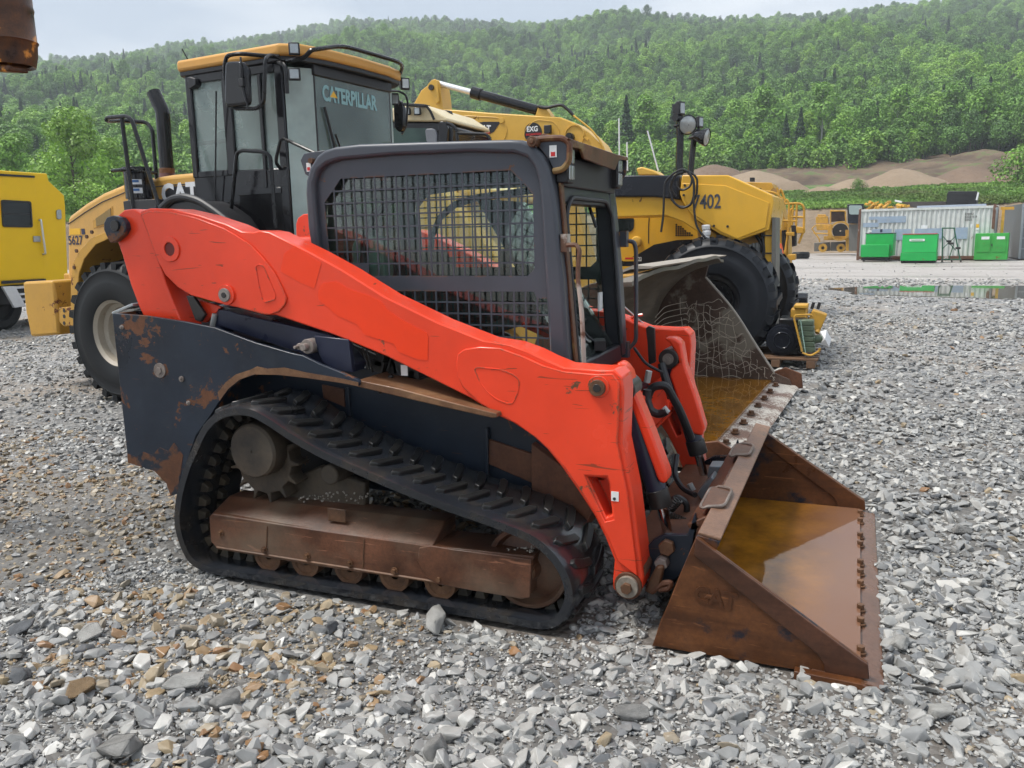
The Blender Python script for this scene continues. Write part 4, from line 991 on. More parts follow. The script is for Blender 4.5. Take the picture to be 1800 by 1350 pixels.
# hoses
hs = MB()
hs.tube([A(1142, 748, 4.2), A(1133, 715, 4.2), A(1145, 680, 4.2), A(1170, 676, 4.2), A(1195, 720, 4.3), A(1215, 770, 4.4)], 0.022, 10)
hs.tube([A(1172, 722, 4.15), A(1158, 729, 4.15), A(1143, 722, 4.15), A(1136, 700, 4.15), A(1138, 685, 4.15)], 0.022, 10)
hs.tube([A(1163, 640, 4.45), A(1168, 660, 4.42), A(1175, 680, 4.4), A(1180, 700, 4.4)], 0.022, 10)
hs.tube([A(1115, 612, 4.5), A(1135, 640, 4.4), A(1165, 655, 4.4)], 0.008, 8)
hs.tube([A(1172, 890, 3.9), A(1190, 872, 3.9), A(1208, 885, 3.9), A(1205, 915, 3.9)], 0.016, 8)
hs.tube([A(1190, 800, 4.3), A(1185, 835, 4.2), A(1200, 860, 4.1), A(1222, 870, 4.0)], 0.014, 8)
hs.build('hydraulic_hoses', M['blackmatt'], ctl)
for a_, b_ in (((1141, 652), (1137, 672)), ((1166, 716), (1174, 726)), ((1130, 728), (1132, 745)), ((1212, 850), (1218, 862))):
    MB().cyl(A(*a_, 4.15), A(*b_, 4.15), 0.017, None, 8).build('hose_fitting', M['silver'], ctl)
def coil(p0, p1, r, turns, w):
    p0, p1 = Vector(p0), Vector(p1); d = (p1 - p0); a = d.normalized().orthogonal().normalized(); b = d.normalized().cross(a)
    return [p0 + d * t + (a * math.cos(t * turns * 6.283) + b * math.sin(t * turns * 6.283)) * r for t in [i / (turns * 10) for i in range(turns * 10 + 1)]]
MB().tube(coil(A(1168, 905, 3.85), A(1192, 878, 3.85), 0.022, 9, 0), 0.005, 5, smooth=False).tube(coil(A(1172, 905, 3.8), A(1210, 920, 3.8), 0.020, 10, 0), 0.005, 5, smooth=False).build('return_spring', M['grease'], ctl)

# --- chassis
ch = MB().prism([(-3.45, 0.42), (-1.25, 0.36), (-1.10, 0.50), (-1.08, 0.80), (-2.05, 1.00), (-3.45, 1.18)], 3.53, 4.70).build('chassis', M['navy'], ctl, bevel=0.012)
FEND = [(197, 551), (256, 555), (315, 564), (377, 576), (447, 602), (512, 621), (532, 625), (562, 640), (600, 655), (628, 667), (632, 671), (630, 679), (600, 673), (537, 664), (490, 659), (447, 658), (422, 667), (402, 683), (386, 705), (370, 730), (345, 765), (325, 820), (312, 868), (300, 872), (293, 850), (272, 828), (225, 813)]
fn = MB().prism(K.prof(FEND, 3.2), 3.20, 3.222).build('fender_plate', M['navy'], ctl, bevel=0.003)
MB().prism(K.prof(FEND, 3.2), 5.0, 5.022).build('fender_plate', M['navy'], ctl, bevel=0.003)
ARCH = [(630, 679), (600, 673), (537, 664), (490, 659), (447, 658), (422, 667), (402, 683), (386, 705), (383, 690), (397, 672), (415, 658), (440, 650), (452, 644), (470, 648), (500, 646), (540, 655), (600, 665), (630, 672)]
MB().prism(K.prof(ARCH, 3.2), 3.1985, 3.2005).build('rusted_edge', M['rustledge'], fn)
LOWE = [(225, 813), (224, 797), (240, 803), (252, 794), (268, 800), (281, 786), (296, 793), (306, 778), (322, 800), (313, 866), (300, 871), (293, 850), (272, 828)]
MB().prism(K.prof(LOWE, 3.2), 3.1985, 3.2005).build('rusted_edge', M['rustledge2'], fn)
pe = K.prof([(197, 551), (225, 813)], 3.2)
MB().prism([(pe[0][0], pe[0][1]), (pe[0][0] + .02, pe[0][1]), (pe[1][0] + .02, pe[1][1]), (pe[1][0], pe[1][1])], 3.222, 5.0).build('rear_bumper', M['navy'], ctl, bevel=0.003)
MB().prism([(-3.5, 1.05), (-2.62, 1.15), (-2.62, 1.44), (-3.3, 1.30), (-3.5, 1.22)], 3.60, 4.62).build('engine_hood', M['cabgrey'], ctl, bevel=0.02)
lamp = A(222, 543, 3.3); MB().obox((lamp.x, 3.32, lamp.z), (0.16, 0.1, 0.02), (0, -18, 0)).build('tail_lamp', M['lens'], ctl, bevel=0.006)
def plate_px(pts, y, t, nm, mat, par=ctl, bev=0.004): return MB().prism(K.prof(pts, y), y, y + t).build(nm, mat, par, bevel=bev)
lg = plate_px([(628, 668), (700, 683), (780, 704), (872, 727), (874, 734), (865, 735), (780, 716), (700, 697), (628, 680)], 3.215, 0.3, 'frame_ledge', M['rustledge'] if 'rustledge' in M else M['rust'])
plate_px([(384, 545), (398, 545), (420, 552), (585, 590), (625, 640), (620, 655), (560, 640), (530, 622), (430, 588), (384, 572)], 3.30, 0.10, 'tower_plate', M['navysmooth'])
plate_px([(552, 590), (612, 597), (620, 655), (590, 652), (566, 636), (556, 612)], 3.27, 0.03, 'tower_plate', M['navysmooth'])
for px, py, r_, h_ in ((546, 608, 11, .03), (532, 608, 5, .03)):
    p = A(px, py, 3.27); rr = r_ * pxm(K, px, py, 3.27); MB().cyl((p.x, 3.30, p.z), (p.x, 3.27 - h_, p.z), rr, None, 20).cyl((p.x, 3.24, p.z), (p.x, 3.235 - h_, p.z), rr * .5, None, 14).build('tower_pin', M['steelpin'], ctl, bevel=0.003)
p0, p1 = A(403, 548, 3.36), A(392, 578, 3.36); MB().cyl(p0, p1, 0.055, None, 22).build('lift_cylinder', M['navysmooth'], ctl, bevel=0.006)
MB().cyl(A(378, 552, 3.3), A(373, 575, 3.3), 0.014, None, 8).build('hose_fitting', M['silver'], ctl)
plate_px([(327, 520), (340, 522), (360, 553), (352, 566), (343, 563)], 3.29, 0.02, 'brake_link', M['grease'], bev=0.003)
plate_px([(343, 525), (390, 540), (362, 567), (345, 566)], 3.33, 0.02, 'link_plate', M['orange'])
# dark engine bay clutter below the arm
eb = MB()
rr_ = random.Random(3)
for i in range(26):
    px, py = rr_.uniform(618, 740), rr_.uniform(618, 690); py = max(py, 600 + (px - 600) * 0.45)
    if py > 640 + (px - 620) * 0.35: continue
    p = A(px, py, 3.45); eb.obox((p.x, 3.5, p.z), (rr_.uniform(.02, .10), .12, rr_.uniform(.02, .09)), (0, rr_.uniform(-20, 20), 0))
eb.tube([A(636, 612, 3.4), A(648, 650, 3.4)], 0.009, 6); eb.tube([A(644, 612, 3.4), A(655, 655, 3.4)], 0.006, 6)
eb.tube([A(690, 660, 3.38), A(675, 672, 3.38), A(668, 690, 3.3)], 0.012, 6)
eb.build('valve_block', M['grease'], ctl, bevel=0.004)
plate_px([(610, 600), (760, 668), (880, 735), (880, 745), (610, 690)], 3.56, 0.02, 'engine_bay_panel', M['blackmatt'])
p = A(715, 648, 3.36); MB().box(p.x - .02, p.x + .015, 3.34, 3.342, p.z - .03, p.z + .02).build('sticker', M['sticker'], ctl)
# screw plugs in the fender
for px, py, r_ in ((282, 651, 10), (320, 666, 4), (332, 708, 3), (215, 575, 3)):
    p = A(px, py, 3.2); rr = r_ * pxm(K, px, py, 3.2); MB().cyl((p.x, 3.2, p.z), (p.x, 3.192, p.z), rr, None, 18).cyl((p.x, 3.192, p.z), (p.x, 3.184, p.z), rr * .5, None, 6).build('screw_plug', M['steelpin'], fn, bevel=0.001)
# chassis trim above the track
plate_px([(565, 676), (604, 684), (606, 716), (568, 700)], 3.522, 0.02, 'side_bracket', M['rust']); plate_px([(852, 770), (940, 800), (936, 850), (856, 815)], 3.515, 0.02, 'side_bracket', M['rust'])
plate_px([(606, 682), (612, 682), (616, 735), (608, 730)], 3.51, 0.02, 'side_rib', M['navy']); plate_px([(852, 752), (857, 753), (858, 860), (853, 856)], 3.50, 0.03, 'side_rib', M['navy'])
plate_px([(934, 780), (1000, 830), (1040, 900), (1030, 930), (960, 880), (934, 860)], 3.48, 0.2, 'front_frame_plate', M['rust'])

# --- rubber track
def track(y0, y1, side):
    OUT = [(352, 748), (372, 726), (400, 714), (437, 714), (471, 730), (520, 762), (569, 789), (625, 814), (680, 838), (735, 860), (791, 882), (850, 902), (902, 921), (940, 938), (970, 962), (993, 990), (1008, 1022), (1012, 1055), (1002, 1084), (982, 1106), (950, 1117), (902, 1118), (840, 1110), (769, 1098), (700, 1085), (636, 1072), (560, 1056), (480, 1038), (420, 1028), (369, 1017), (335, 996), (315, 965), (303, 920), (306, 873), (318, 825), (332, 790)]
    P0 = K.prof(OUT, 3.055); P0 = [(x, max(z, 0.014) if z < 0.1 else z) for x, z in P0]
    loop = [Vector(p) for p in catmull(P0, 6, True)]
    # even spacing
    seg = [(loop[(i + 1) % len(loop)] - loop[i]).length for i in range(len(loop))]; tot = sum(seg); n = 210; out = []; acc = 0; j = 0
    for k in range(n):
        s = tot * k / n
        while acc + seg[j] < s: acc += seg[j]; j += 1
        out.append(loop[j].lerp(loop[(j + 1) % len(loop)], (s - acc) / seg[j]))
    area = sum(out[i].x * out[(i + 1) % n].y - out[(i + 1) % n].x * out[i].y for i in range(n)); sg = 1 if area > 0 else -1
    nor = []
    for i in range(n):
        d = out[(i + 1) % n] - out[i - 1]; nor.append(Vector((-d.y, d.x)).normalized() * sg)       # inward
    w = y1 - y0
    sec = [(0.0, 0.048), (0.0, 0.014), (0.040, 0.0), (w * .48, 0.004), (w * .52, 0.004), (w - .04, 0.0), (w, 0.014), (w, 0.048), (w - .03, 0.050), (w * .62, 0.040), (w * .58, 0.052), (w * .42, 0.052), (w * .38, 0.040), (0.03, 0.050)]
    m = len(sec); vs = []; fs = []
    for i in range(n):
        for a, h in sec: q = out[i] + nor[i] * h; vs.append((q.x, y0 + a, q.y))
    for i in range(n):
        j = (i + 1) % n
        for k in range(m): fs.append((i * m + k, i * m + (k + 1) % m, j * m + (k + 1) % m, j * m + k))
    tr = MB().add(vs, fs).build('rubber_track', M['rubber'], ctl, ang=28)
    def MBL():
        LL.append(MB()); return LL[-1]
    LL = []
    lugs = MB(); inner = MB()
    def at_s(u):
        u = (u % 1.0) * n; i = int(u) % n; f = u - int(u); q = out[i].lerp(out[(i + 1) % n], f); nn = nor[i].lerp(nor[(i + 1) % n], f).normalized(); return q, nn
    NL = int(round(tot / 0.115))
    for k in range(NL):
        for half in (0, 1):
            u0 = (k + 0.5 * half) / NL
            # oblique bar with a rounded outer end, widening towards the belt
            prof2 = [(0.035, -0.30), (0.060, -0.42), (0.14, -0.10), (w * .47, 0.10), (w * .50, 0.42), (w * .44, 0.46), (0.13, 0.28), (0.055, 0.02)]
            if half: prof2 = [(w - a, b) for a, b in prof2]
            top, bot = [], []
            for a, b in prof2:
                q, nn = at_s(u0 + b * 0.9 / NL); qt = q - nn * 0.020; qb = q + nn * 0.006
                ca = w * .5 + (a - w * .5) * 0.96
                cb = 0.88
                q2, n2 = at_s(u0 + b * 0.9 * cb / NL); qt = q2 - n2 * 0.015
                top.append((qt.x, y0 + ca, qt.y)); bot.append((qb.x, y0 + a, qb.y))
            c = len(prof2); (lugs if side > 0 else MBL()).add(bot + top, [tuple(range(c)), tuple(range(2 * c - 1, c - 1, -1))] + [(i, (i + 1) % c, c + (i + 1) % c, c + i) for i in range(c)])
    NI = int(round(tot / 0.086))
    for k in range(NI):
        for yy in (w * .36, w * .64):
            q, nn = at_s((k + .25) / NI); tt = Vector((nn.y, -nn.x)); ys = y0 + yy
            b4 = [(q + nn * .032 + tt * s1 * .030, ys + s2 * .028) for s1 in (-1, 1) for s2 in (-1, 1)]; t4 = [(q + nn * .082 + tt * s1 * .015, ys + s2 * .018) for s1 in (-1, 1) for s2 in (-1, 1)]
            V = [(a.x, b, a.y) for a, b in b4 + t4]; inner.add(V, [(0, 1, 3, 2), (4, 5, 7, 6), (0, 1, 5, 4), (2, 3, 7, 6), (0, 2, 6, 4), (1, 3, 7, 5)])
    if side > 0: tag(lugs.build('tread_lugs', M['rubberlug'], tr, bevel=0.004, ang=50), kind='stuff')
    for l_ in LL: l_.build('tread_lug', M['rubberlug'], tr, bevel=0.004, ang=50)
    tag(inner.build('drive_lugs', M['rubber_mud'], tr, bevel=0.004), kind='stuff')
    # undercarriage
    yo = y0 if side < 0 else y1; s_ = -side
    def Y(d): return yo + s_ * d
    def slab(pts, d0, d1, nm, mat, par, bev=0.006): return MB().prism(K.prof(pts, 3.10), Y(d0), Y(d1)).build(nm, mat, par, bevel=bev)
    beam = slab([(367, 908), (374, 903), (560, 932), (761, 960), (940, 978), (936, 985), (931, 1049), (915, 1050), (769, 1026), (560, 996), (382, 966), (370, 952)], 0.045, 0.26, 'track_frame', M['rustbeam'], ctl)
    # sloping top of the frame
    pr = K.prof([(367, 908), (761, 960)], 3.10); a_, b_ = pr
    MB().add([(a_[0], Y(.045), a_[1]), (b_[0], Y(.045), b_[1]), (b_[0], Y(.17), b_[1] + .075), (a_[0] + .03, Y(.17), a_[1] + .075), (b_[0], Y(.28), b_[1] + .075), (a_[0] + .03, Y(.28), a_[1] + .075), (a_[0] + .03, Y(.28), a_[1] - .05), (b_[0], Y(.28), b_[1] - .05), (a_[0], Y(.05), a_[1] - .02), (b_[0], Y(.05), b_[1] - .02)],
             [(0, 1, 2, 3), (3, 2, 4, 5), (5, 4, 7, 6), (6, 7, 9, 8), (8, 9, 1, 0), (0, 3, 5, 6, 8), (1, 9, 7, 4, 2)]).build('frame_top', M['rustbeam'], beam, bevel=0.006)
    slab([(738, 962), (758, 958), (800, 965), (935, 982), (933, 1049), (918, 1052), (768, 1026), (748, 1010), (735, 985)], 0.036, 0.05, 'idler_yoke', M['rustbeam'], beam, 0.004)
    for a_px, b_px in (((382, 962), (915, 1046)),):
        pa, pb = A(*a_px, 3.10), A(*b_px, 3.10)
        MB().tube([Vector((pa.x, Y(.044), pa.z)), Vector((pb.x, Y(.044), pb.z))], .007, 6, smooth=False).build('weld_bead', M['rustpin'], beam)
    for px0, py0, px1, py1 in ((470, 925, 468, 975), (640, 948, 638, 1000)):
        pa, pb = A(px0, py0, 3.10), A(px1, py1, 3.10); MB().tube([Vector((pa.x, Y(.045), pa.z)), Vector((pb.x, Y(.045), pb.z))], .004, 5, smooth=False).build('weld_bead', M['rustpin'], beam)
    p = A(583, 917, 3.10); MB().box(p.x - .05, p.x + .05, Y(.085), Y(.095), p.z - .015, p.z + .05).build('cover_plate', M['rustpin'], beam, bevel=0.004)
    for px, py in ((461, 968), (536, 980), (611, 993), (690, 1006), (769, 1020), (384, 939)):
        p = A(px, py, 3.08); hexbolt(MB(), (p.x, Y(.044), p.z), (0, side, 0), 0.012, 0.018).build('bolt_head', M['rustpin'], beam)
    for px, py in ((475, 976), (541, 988), (617, 999), (697, 1012), (777, 1024)):
        p = A(px, py, 3.15); r = 0.078; zc = 0.052 + r
        MB().lathe((p.x, Y(.08), zc), (0, s_, 0), [(0.02, 0.0), (r * .72, 0.0), (r * .78, -.008), (r, -.008), (r, .10), (r * .6, .12), (r * .6, .25), (r, .27), (r, .38), (0.02, .38)], 28).build('track_roller', M['rustpin'], beam)
    p = A(932, 1008, 3.2); r = 70 * pxm(K, 932, 1008, 3.2); zc = 0.055 + r
    idl = MB().lathe((p.x, Y(.12), zc), (0, s_, 0), [(0.03, -.05), (r * .28, -.05), (r * .32, .0), (r * .80, .02), (r * .88, -.01), (r * .97, -.01), (r, .0), (r, .18), (0.03, .2)], 44).build('front_idler', M['rustbeam'], ctl)
    MB().cyl((p.x, Y(.06), zc), (p.x, Y(.13), zc), 0.05, None, 20).build('idler_hub', M['rustpin'], idl, bevel=0.005)
    # sprocket and final drive
    p = A(475, 806, 3.25); rs = 47 * pxm(K, 475, 806, 3.25); tp = []
    for k in range(13):
        for dt_, rr in ((-.30, 1.0), (-.17, 1.0), (-.10, 1.10), (-.05, 1.28), (.05, 1.28), (.10, 1.10), (.17, 1.0), (.30, .97)):
            t = (k + dt_ * 1.0) / 13 * 2 * math.pi; tp.append((p.x + rs * rr * math.cos(t), p.z + rs * rr * math.sin(t)))
    sp = MB().prism(tp, Y(.14), Y(.24)).build('drive_sprocket', M['muddymetal'], ctl, bevel=0.006)
    p2 = A(448, 792, 3.12); r2 = 39 * pxm(K, 448, 792, 3.12)
    MB().lathe((p2.x, Y(.04), p2.z), (0, s_, 0), [(0.005, 0), (r2 * .92, 0), (r2, .012), (r2 * 1.02, .09), (r2 * .9, .12), (r2 * .9, .2)], 40).build('motor_cover', M['muddymetal'], sp)
    plate_px_y = K.prof([(470, 860), (560, 820), (640, 850), (640, 930), (470, 915)], 3.3)
    MB().prism(plate_px_y, Y(.25), Y(.30)).build('motor_mount', M['muddymetal'], ctl, bevel=0.01)
    q = A(598, 826, 3.3); MB().cyl((q.x, Y(.15), q.z), (q.x, Y(.33), q.z), 0.05, None, 18).build('carrier_roller', M['muddymetal'], ctl, bevel=0.008)
    return tr
M['rubberlug'] = paint('tread_lug_rubber', (0.013, 0.013, 0.013), 0.30, 0.3, dirt=0.35, dirtcol=(0.045, 0.038, 0.028), bumpy=0.2)
M['muddymetal'] = rustmat('muddy_metal', (0.02, 0.019, 0.018), (0.10, 0.07, 0.045), rough=0.6, mud=0.35)
def packed(px0, px1, py, n, seed, size=.022, y0=3.13, y1=3.24):
    r = random.Random(seed); bm = bmesh.new()
    src = [stone_mesh(s) for s in (2, 5, 9)]
    for i in range(n):
        m0 = src[i % 3]; p = A(r.uniform(px0, px1), py, 3.15); s_ = size * r.uniform(.4, 1.2); rot = Matrix.Rotation(r.uniform(0, 6), 3, Vector((r.random(), r.random(), r.random() + .1)).normalized())
        off = Vector((p.x, r.uniform(y0, y1), p.z + r.uniform(-.012, .02))); vm = [bm.verts.new(off + rot @ (v.co * s_)) for v in m0.vertices]
        for f in m0.polygons:
            try: bm.faces.new([vm[i] for i in f.vertices])
            except ValueError: pass
    me = bpy.data.meshes.new('packed_gravel'); bm.to_mesh(me); bm.free(); return tag(link('packed_gravel', me, M['palemud'], ctl), kind='stuff')
packed(855, 938, 974, 170, 1, .026); packed(500, 620, 888, 60, 2, .018, 3.2, 3.34)
track(3.055, 3.505, -1)
track(4.725, 5.175, 1)

# --- cab
CABO = [(553, 450), (545, 400), (541, 340), (542, 318), (548, 296), (561, 275), (574, 265), (592, 259), (634, 254), (750, 250), (899, 246), (920, 247), (940, 256), (957, 274), (968, 296), (974, 330), (978, 358), (985, 430), (992, 496), (1002, 648), (1002, 668), (972, 652)]
CABI = [(972, 652), (965, 560), (958, 440), (953, 358), (949, 318), (941, 293), (928, 277), (906, 269), (830, 267), (692, 273), (600, 281), (578, 288), (563, 301), (556, 322), (557, 350), (566, 456)]
WIN1 = [(596, 314), (568, 356), (577, 454), (584, 465), (646, 465), (646, 485), (926, 485), (938, 473), (935, 341), (915, 318), (895, 299)]
WIN2 = [(690, 512), (937, 513), (942, 525), (961, 525), (965, 636), (900, 606), (855, 600), (770, 560)]
CY0 = 3.60
bandpoly = K.prof(CABO + CABI, CY0)
panel = [(553, 322), (563, 299), (578, 286), (600, 279), (692, 271), (830, 265), (906, 267), (930, 276), (943, 292), (951, 318), (955, 358), (967, 560), (974, 652), (1000, 668), (960, 668), (860, 640), (700, 560), (560, 480)]
def cells(win, nx, nz, y0, y1, bw=0.0040):
    P2 = K.prof(win, CY0); xs = [p[0] for p in P2]; zs = [p[1] for p in P2]; mb = MB()
    def cuts(poly, v, ax):
        r = []
        for i in range(len(poly)):
            a, b = poly[i], poly[(i + 1) % len(poly)]
            if (a[ax] - v) * (b[ax] - v) < 0: r.append(a[1 - ax] + (b[1 - ax] - a[1 - ax]) * (v - a[ax]) / (b[ax] - a[ax]))
        return sorted(r)
    x0, x1, z0, z1 = min(xs), max(xs), min(zs), max(zs)
    for k in range(1, nx):
        x = x0 + (x1 - x0) * k / nx; c = cuts(P2, x + 1e-4, 0)
        for a, b in zip(c[::2], c[1::2]): mb.box(x - bw, x + bw, y0, y1, a - .003, b + .003)
    for k in range(1, nz):
        z = z0 + (z1 - z0) * k / nz; c = cuts(P2, z + 1e-4, 1)
        for a, b in zip(c[::2], c[1::2]): mb.box(a - .003, b + .003, y0 + .0008, y1 - .0008, z - bw, z + bw)
    return mb
def cabside(yo, s):
    """yo outer face, s +1 when the inside lies at greater y"""
    fr = MB().prism(bandpoly, yo - s * 0.022, yo + s * 0.085).build('cab_frame', M['cabgrey'], ctl, bevel=0.016, seg=3)
    w1, w2 = K.prof(WIN1, CY0), K.prof(WIN2, CY0)
    pn = MB().prism(K.prof(panel, CY0), yo + s * 0.012, yo + s * 0.018, holes=[w1, w2]).build('side_panel', M['cabgrey'], fr)
    cells(WIN1, 19, 8, yo + s * 0.0125, yo + s * 0.0175).build('window_grille', M['grille'], fr)
    cells(WIN2, 14, 6, yo + s * 0.0125, yo + s * 0.0175).build('window_grille', M['grille'], fr)
    gp = K.prof([(565, 300), (950, 290), (972, 655), (700, 540), (566, 460)], CY0)
    MB().prism(gp, yo + s * 0.045, yo + s * 0.049).build('side_glass', M['glassdirty'], fr, sm=False)
    return fr
nf = cabside(CY0, 1); cabside(4.62, -1)
# pressed seam, latch recess outline
MB().tube([A(600, 474, CY0 + .011), A(604, 468, CY0 + .011), A(624, 468, CY0 + .011), A(631, 474, CY0 + .011), A(631, 492, CY0 + .011)], 0.0025, 5).build('pressed_rib', M['cabgrey'], nf)
# roof
top = K.prof([(548, 300), (561, 277), (592, 262), (634, 257), (899, 249), (938, 258), (962, 285)], CY0)
rf = MB().prism(top + [(x, z - 0.05) for x, z in reversed(top)], CY0 + 0.08, 4.55).build('cab_roof', M['cabgrey'], ctl, bevel=0.01)
x_r = A(548, 330, CY0).x
rp_ = MB().prism([(3.66, 1.15), (4.56, 1.15), (4.56, 1.98), (3.66, 1.98)], x_r - 0.0, x_r + 0.03, 'x', holes=[[(3.76, 1.5), (4.46, 1.5), (4.46, 1.88), (3.76, 1.88)]]).build('rear_wall', M['cabgrey'], ctl, bevel=0.01)
MB().box(x_r + .012, x_r + .016, 3.76, 4.46, 1.5, 1.88).build('rear_glass', M['glassdirty'], rp_, sm=False)
# front frame of the cab
fx = lambda z: -1.264 + (1.87 - z) / (1.87 - 1.10) * 0.062
ff = MB()
for ya, yb in ((3.655, 3.70), (4.50, 4.60)):
    ff.prism([(fx(.98), 0.98), (fx(.98) - .09, 0.98), (fx(1.93) - .09, 1.93), (fx(1.93), 1.93)], ya, yb)
ff.prism([(fx(1.78), 1.80), (fx(1.78) - .10, 1.80), (fx(1.95) - .12, 1.97), (fx(1.95) - .01, 1.97)], 3.70, 4.50)
ff.prism([(fx(.98) + .0, 0.96), (fx(.98) - .10, 0.96), (fx(1.08) - .10, 1.05), (fx(1.08), 1.05)], 3.70, 4.50)
frf = ff.build('front_frame', M['cabframe'] if 'cabframe' in M else M['black'], ctl, bevel=0.012)
MB().prism([(fx(1.0) + .003, 1.0), (fx(1.0) + .016, 1.0), (fx(1.93) + .016, 1.93), (fx(1.93) + .003, 1.93)], 3.64, 3.685).build('door_flange', M['visor'], frf, bevel=0.004)
MB().tube([(fx(1.06) + .005, 4.49, 1.06), (fx(1.75) + .005, 4.49, 1.75), (fx(1.83) + 0.005, 4.40, 1.83), (fx(1.83) + .005, 3.80, 1.83), (fx(1.75) + .005, 3.71, 1.75), (fx(1.06) + .005, 3.71, 1.06)], 0.012, 8).build('door_seal', M['blackmatt'], frf)
# reclined front glass with wiper
G0, G1 = Vector((fx(1.03) - 0.02, 0, 1.03)), Vector((-1.72, 0, 1.84))
MB().add([(G0.x, 3.72, G0.z), (G0.x, 4.47, G0.z), (G1.x, 4.42, G1.z), (G1.x, 3.76, G1.z), (G0.x - .006, 3.72, G0.z), (G0.x - .006, 4.47, G0.z), (G1.x - .006, 4.42, G1.z), (G1.x - .006, 3.76, G1.z)],
         [(0, 1, 2, 3), (7, 6, 5, 4), (0, 4, 5, 1), (1, 5, 6, 2), (2, 6, 7, 3), (3, 7, 4, 0)]).build('front_glass', M['glassdirty'], ctl, sm=False)
lerpG = lambda t, y: Vector((G0.x + (G1.x - G0.x) * t + .012, y, G0.z + (G1.z - G0.z) * t + .008))
MB().tube([lerpG(.02, 4.25), lerpG(.12, 4.1), lerpG(.60, 3.95)], 0.007, 6, smooth=False).obox(lerpG(.06, 4.2), (0.06, 0.14, 0.05), (0, 0, 20)).build('windscreen_wiper', M['blackmatt'], ctl)
# cab interior
itr = MB().box(-2.45, -1.30, 3.70, 4.52, 0.90, 0.96).build('cab_floor', M['seat'], ctl)
st = MB().obox((-1.95, 4.10, 1.20), (0.48, 0.50, 0.13), (0, -5, 0)).build('operator_seat', M['seat'], ctl, bevel=0.04, seg=3)
MB().obox((-2.18, 4.10, 1.38), (0.13, 0.46, 0.42), (0, -12, 0)).build('backrest', M['seat'], st, bevel=0.04, seg=3)
for yy in (3.84, 4.38):
    MB().obox((-1.85, yy, 1.32), (0.42, 0.09, 0.16)).build('armrest_pod', M['blackmatt'], ctl, bevel=0.02)
    MB().tube([(-1.68, yy, 1.36), (-1.64, yy, 1.46), (-1.62, yy, 1.54)], [0.010] * 12 if False else 0.014, 8).obox((-1.62, yy, 1.55), (0.045, 0.045, 0.09)).build('joystick', M['blackmatt'], ctl, bevel=0.006)
MB().tube([(-2.35, 3.74, 1.0), (-2.38, 3.74, 1.85), (-1.45, 3.74, 1.93)], 0.02, 8).tube([(-2.35, 4.48, 1.0), (-2.38, 4.48, 1.85), (-1.45, 4.48, 1.93)], 0.02, 8).build('inner_roll_bar', M['blackmatt'], ctl)
p = A(655, 455, 3.8)
MB().prism(round2([(p.x - .10, p.z - .10), (p.x + .09, p.z - .10), (p.x + .09, p.z + .07), (p.x + .05, p.z + .12), (p.x - .06, p.z + .12), (p.x - .10, p.z + .07)], .03), 3.76, 3.86).cyl((p.x, 3.81, p.z + .12), (p.x, 3.81, p.z + .15), 0.025, None, 12).build('washer_bottle', M['bottle'], ctl, bevel=0.012)
MB().tube([(-1.95, 4.47, 1.85), (-1.50, 4.47, 1.05)], 0.035, 6).build('door_arm', M['blackmatt'], ctl)
MB().cyl(A(1030, 345, 4.35), A(1048, 400, 4.35), 0.009, None, 8).build('gas_strut', M['black'], ctl)
MB().obox(A(1055, 530, 4.40), (0.01, 0.06, 0.10)).build('warning_sticker', M['sticker'], frf)
MB().obox((-1.9, 4.05, 1.93), (1.0, 0.7, 0.02)).build('headliner', M['seat'], rf)
# visor, brackets and lamps
brk = [(936, 250), (945, 244), (985, 243), (997, 247), (1002, 256), (1001, 283), (990, 298), (974, 301), (966, 283), (950, 262)]
MB().prism(K.prof(brk, 3.615), 4.60, 4.612).build('visor_bracket', M['cabgrey'], ctl, bevel=0.003)
vbr = MB().prism(K.prof(brk, 3.615), 3.615, 3.627).build('visor_bracket', M['cabgrey'], ctl, bevel=0.003)
MB().tube([Vector((a, 3.612, b)) for a, b in K.prof([(938, 246), (965, 243), (990, 243), (1002, 252), (1001, 283), (990, 298), (973, 301)], 3.615)], 0.014, 8).build('bracket_rim', M['visor'], vbr)
vx_ = A(999, 246, 3.6).x
def YZ(px, py, x=vx_): p_ = K.at(px, py, x=x); return (p_.y, p_.z)
MB().prism([YZ(998, 243), YZ(1085, 272), YZ(1101, 276), YZ(1102, 282), YZ(1086, 281), YZ(1079, 299), YZ(1050, 289), (YZ(1024, 279)[0], YZ(1024, 279)[1]), YZ(1019, 262), YZ(1003, 259)], vx_ - .006, vx_ + .008, 'x').build('visor', M['visor'], ctl, bevel=0.004)
zt = YZ(998, 243)[1]
MB().prism([(vx_, zt - .004), (vx_ - .26, zt - .02), (vx_ - .26, zt - .03), (vx_, zt - .014)], 3.62, 4.62).build('visor_top', M['visor'], ctl, bevel=0.003)
MB().box(vx_ - .16, vx_ - .05, 3.66, 4.56, zt - .20, zt - .06).build('visor_underside', M['blackmatt'], ctl, bevel=0.01)
for k, (px0, px1, py0, py1, yy) in enumerate(((1002, 1012, 266, 311, 3.66), (1082, 1096, 285, 322, 4.50))):
    a_ = A(px0 + 4, py0, yy); zc = (A(px0, py0, yy).z + A(px0, py1, yy).z) / 2
    lp = MB().obox((vx_ - .045, yy + .02, zc), (0.06, 0.085, 0.165)).build('work_lamp', M['blackmatt'], ctl, bevel=0.008)
    ln = MB()
    for i in (-1, 1):
        for j in (-1, 1): ln.obox((vx_ - .012, yy + .02 + j * .019, zc + i * .036), (0.008, 0.034, 0.062))
    ln.build('lens', M['lens'], lp, bevel=0.004)
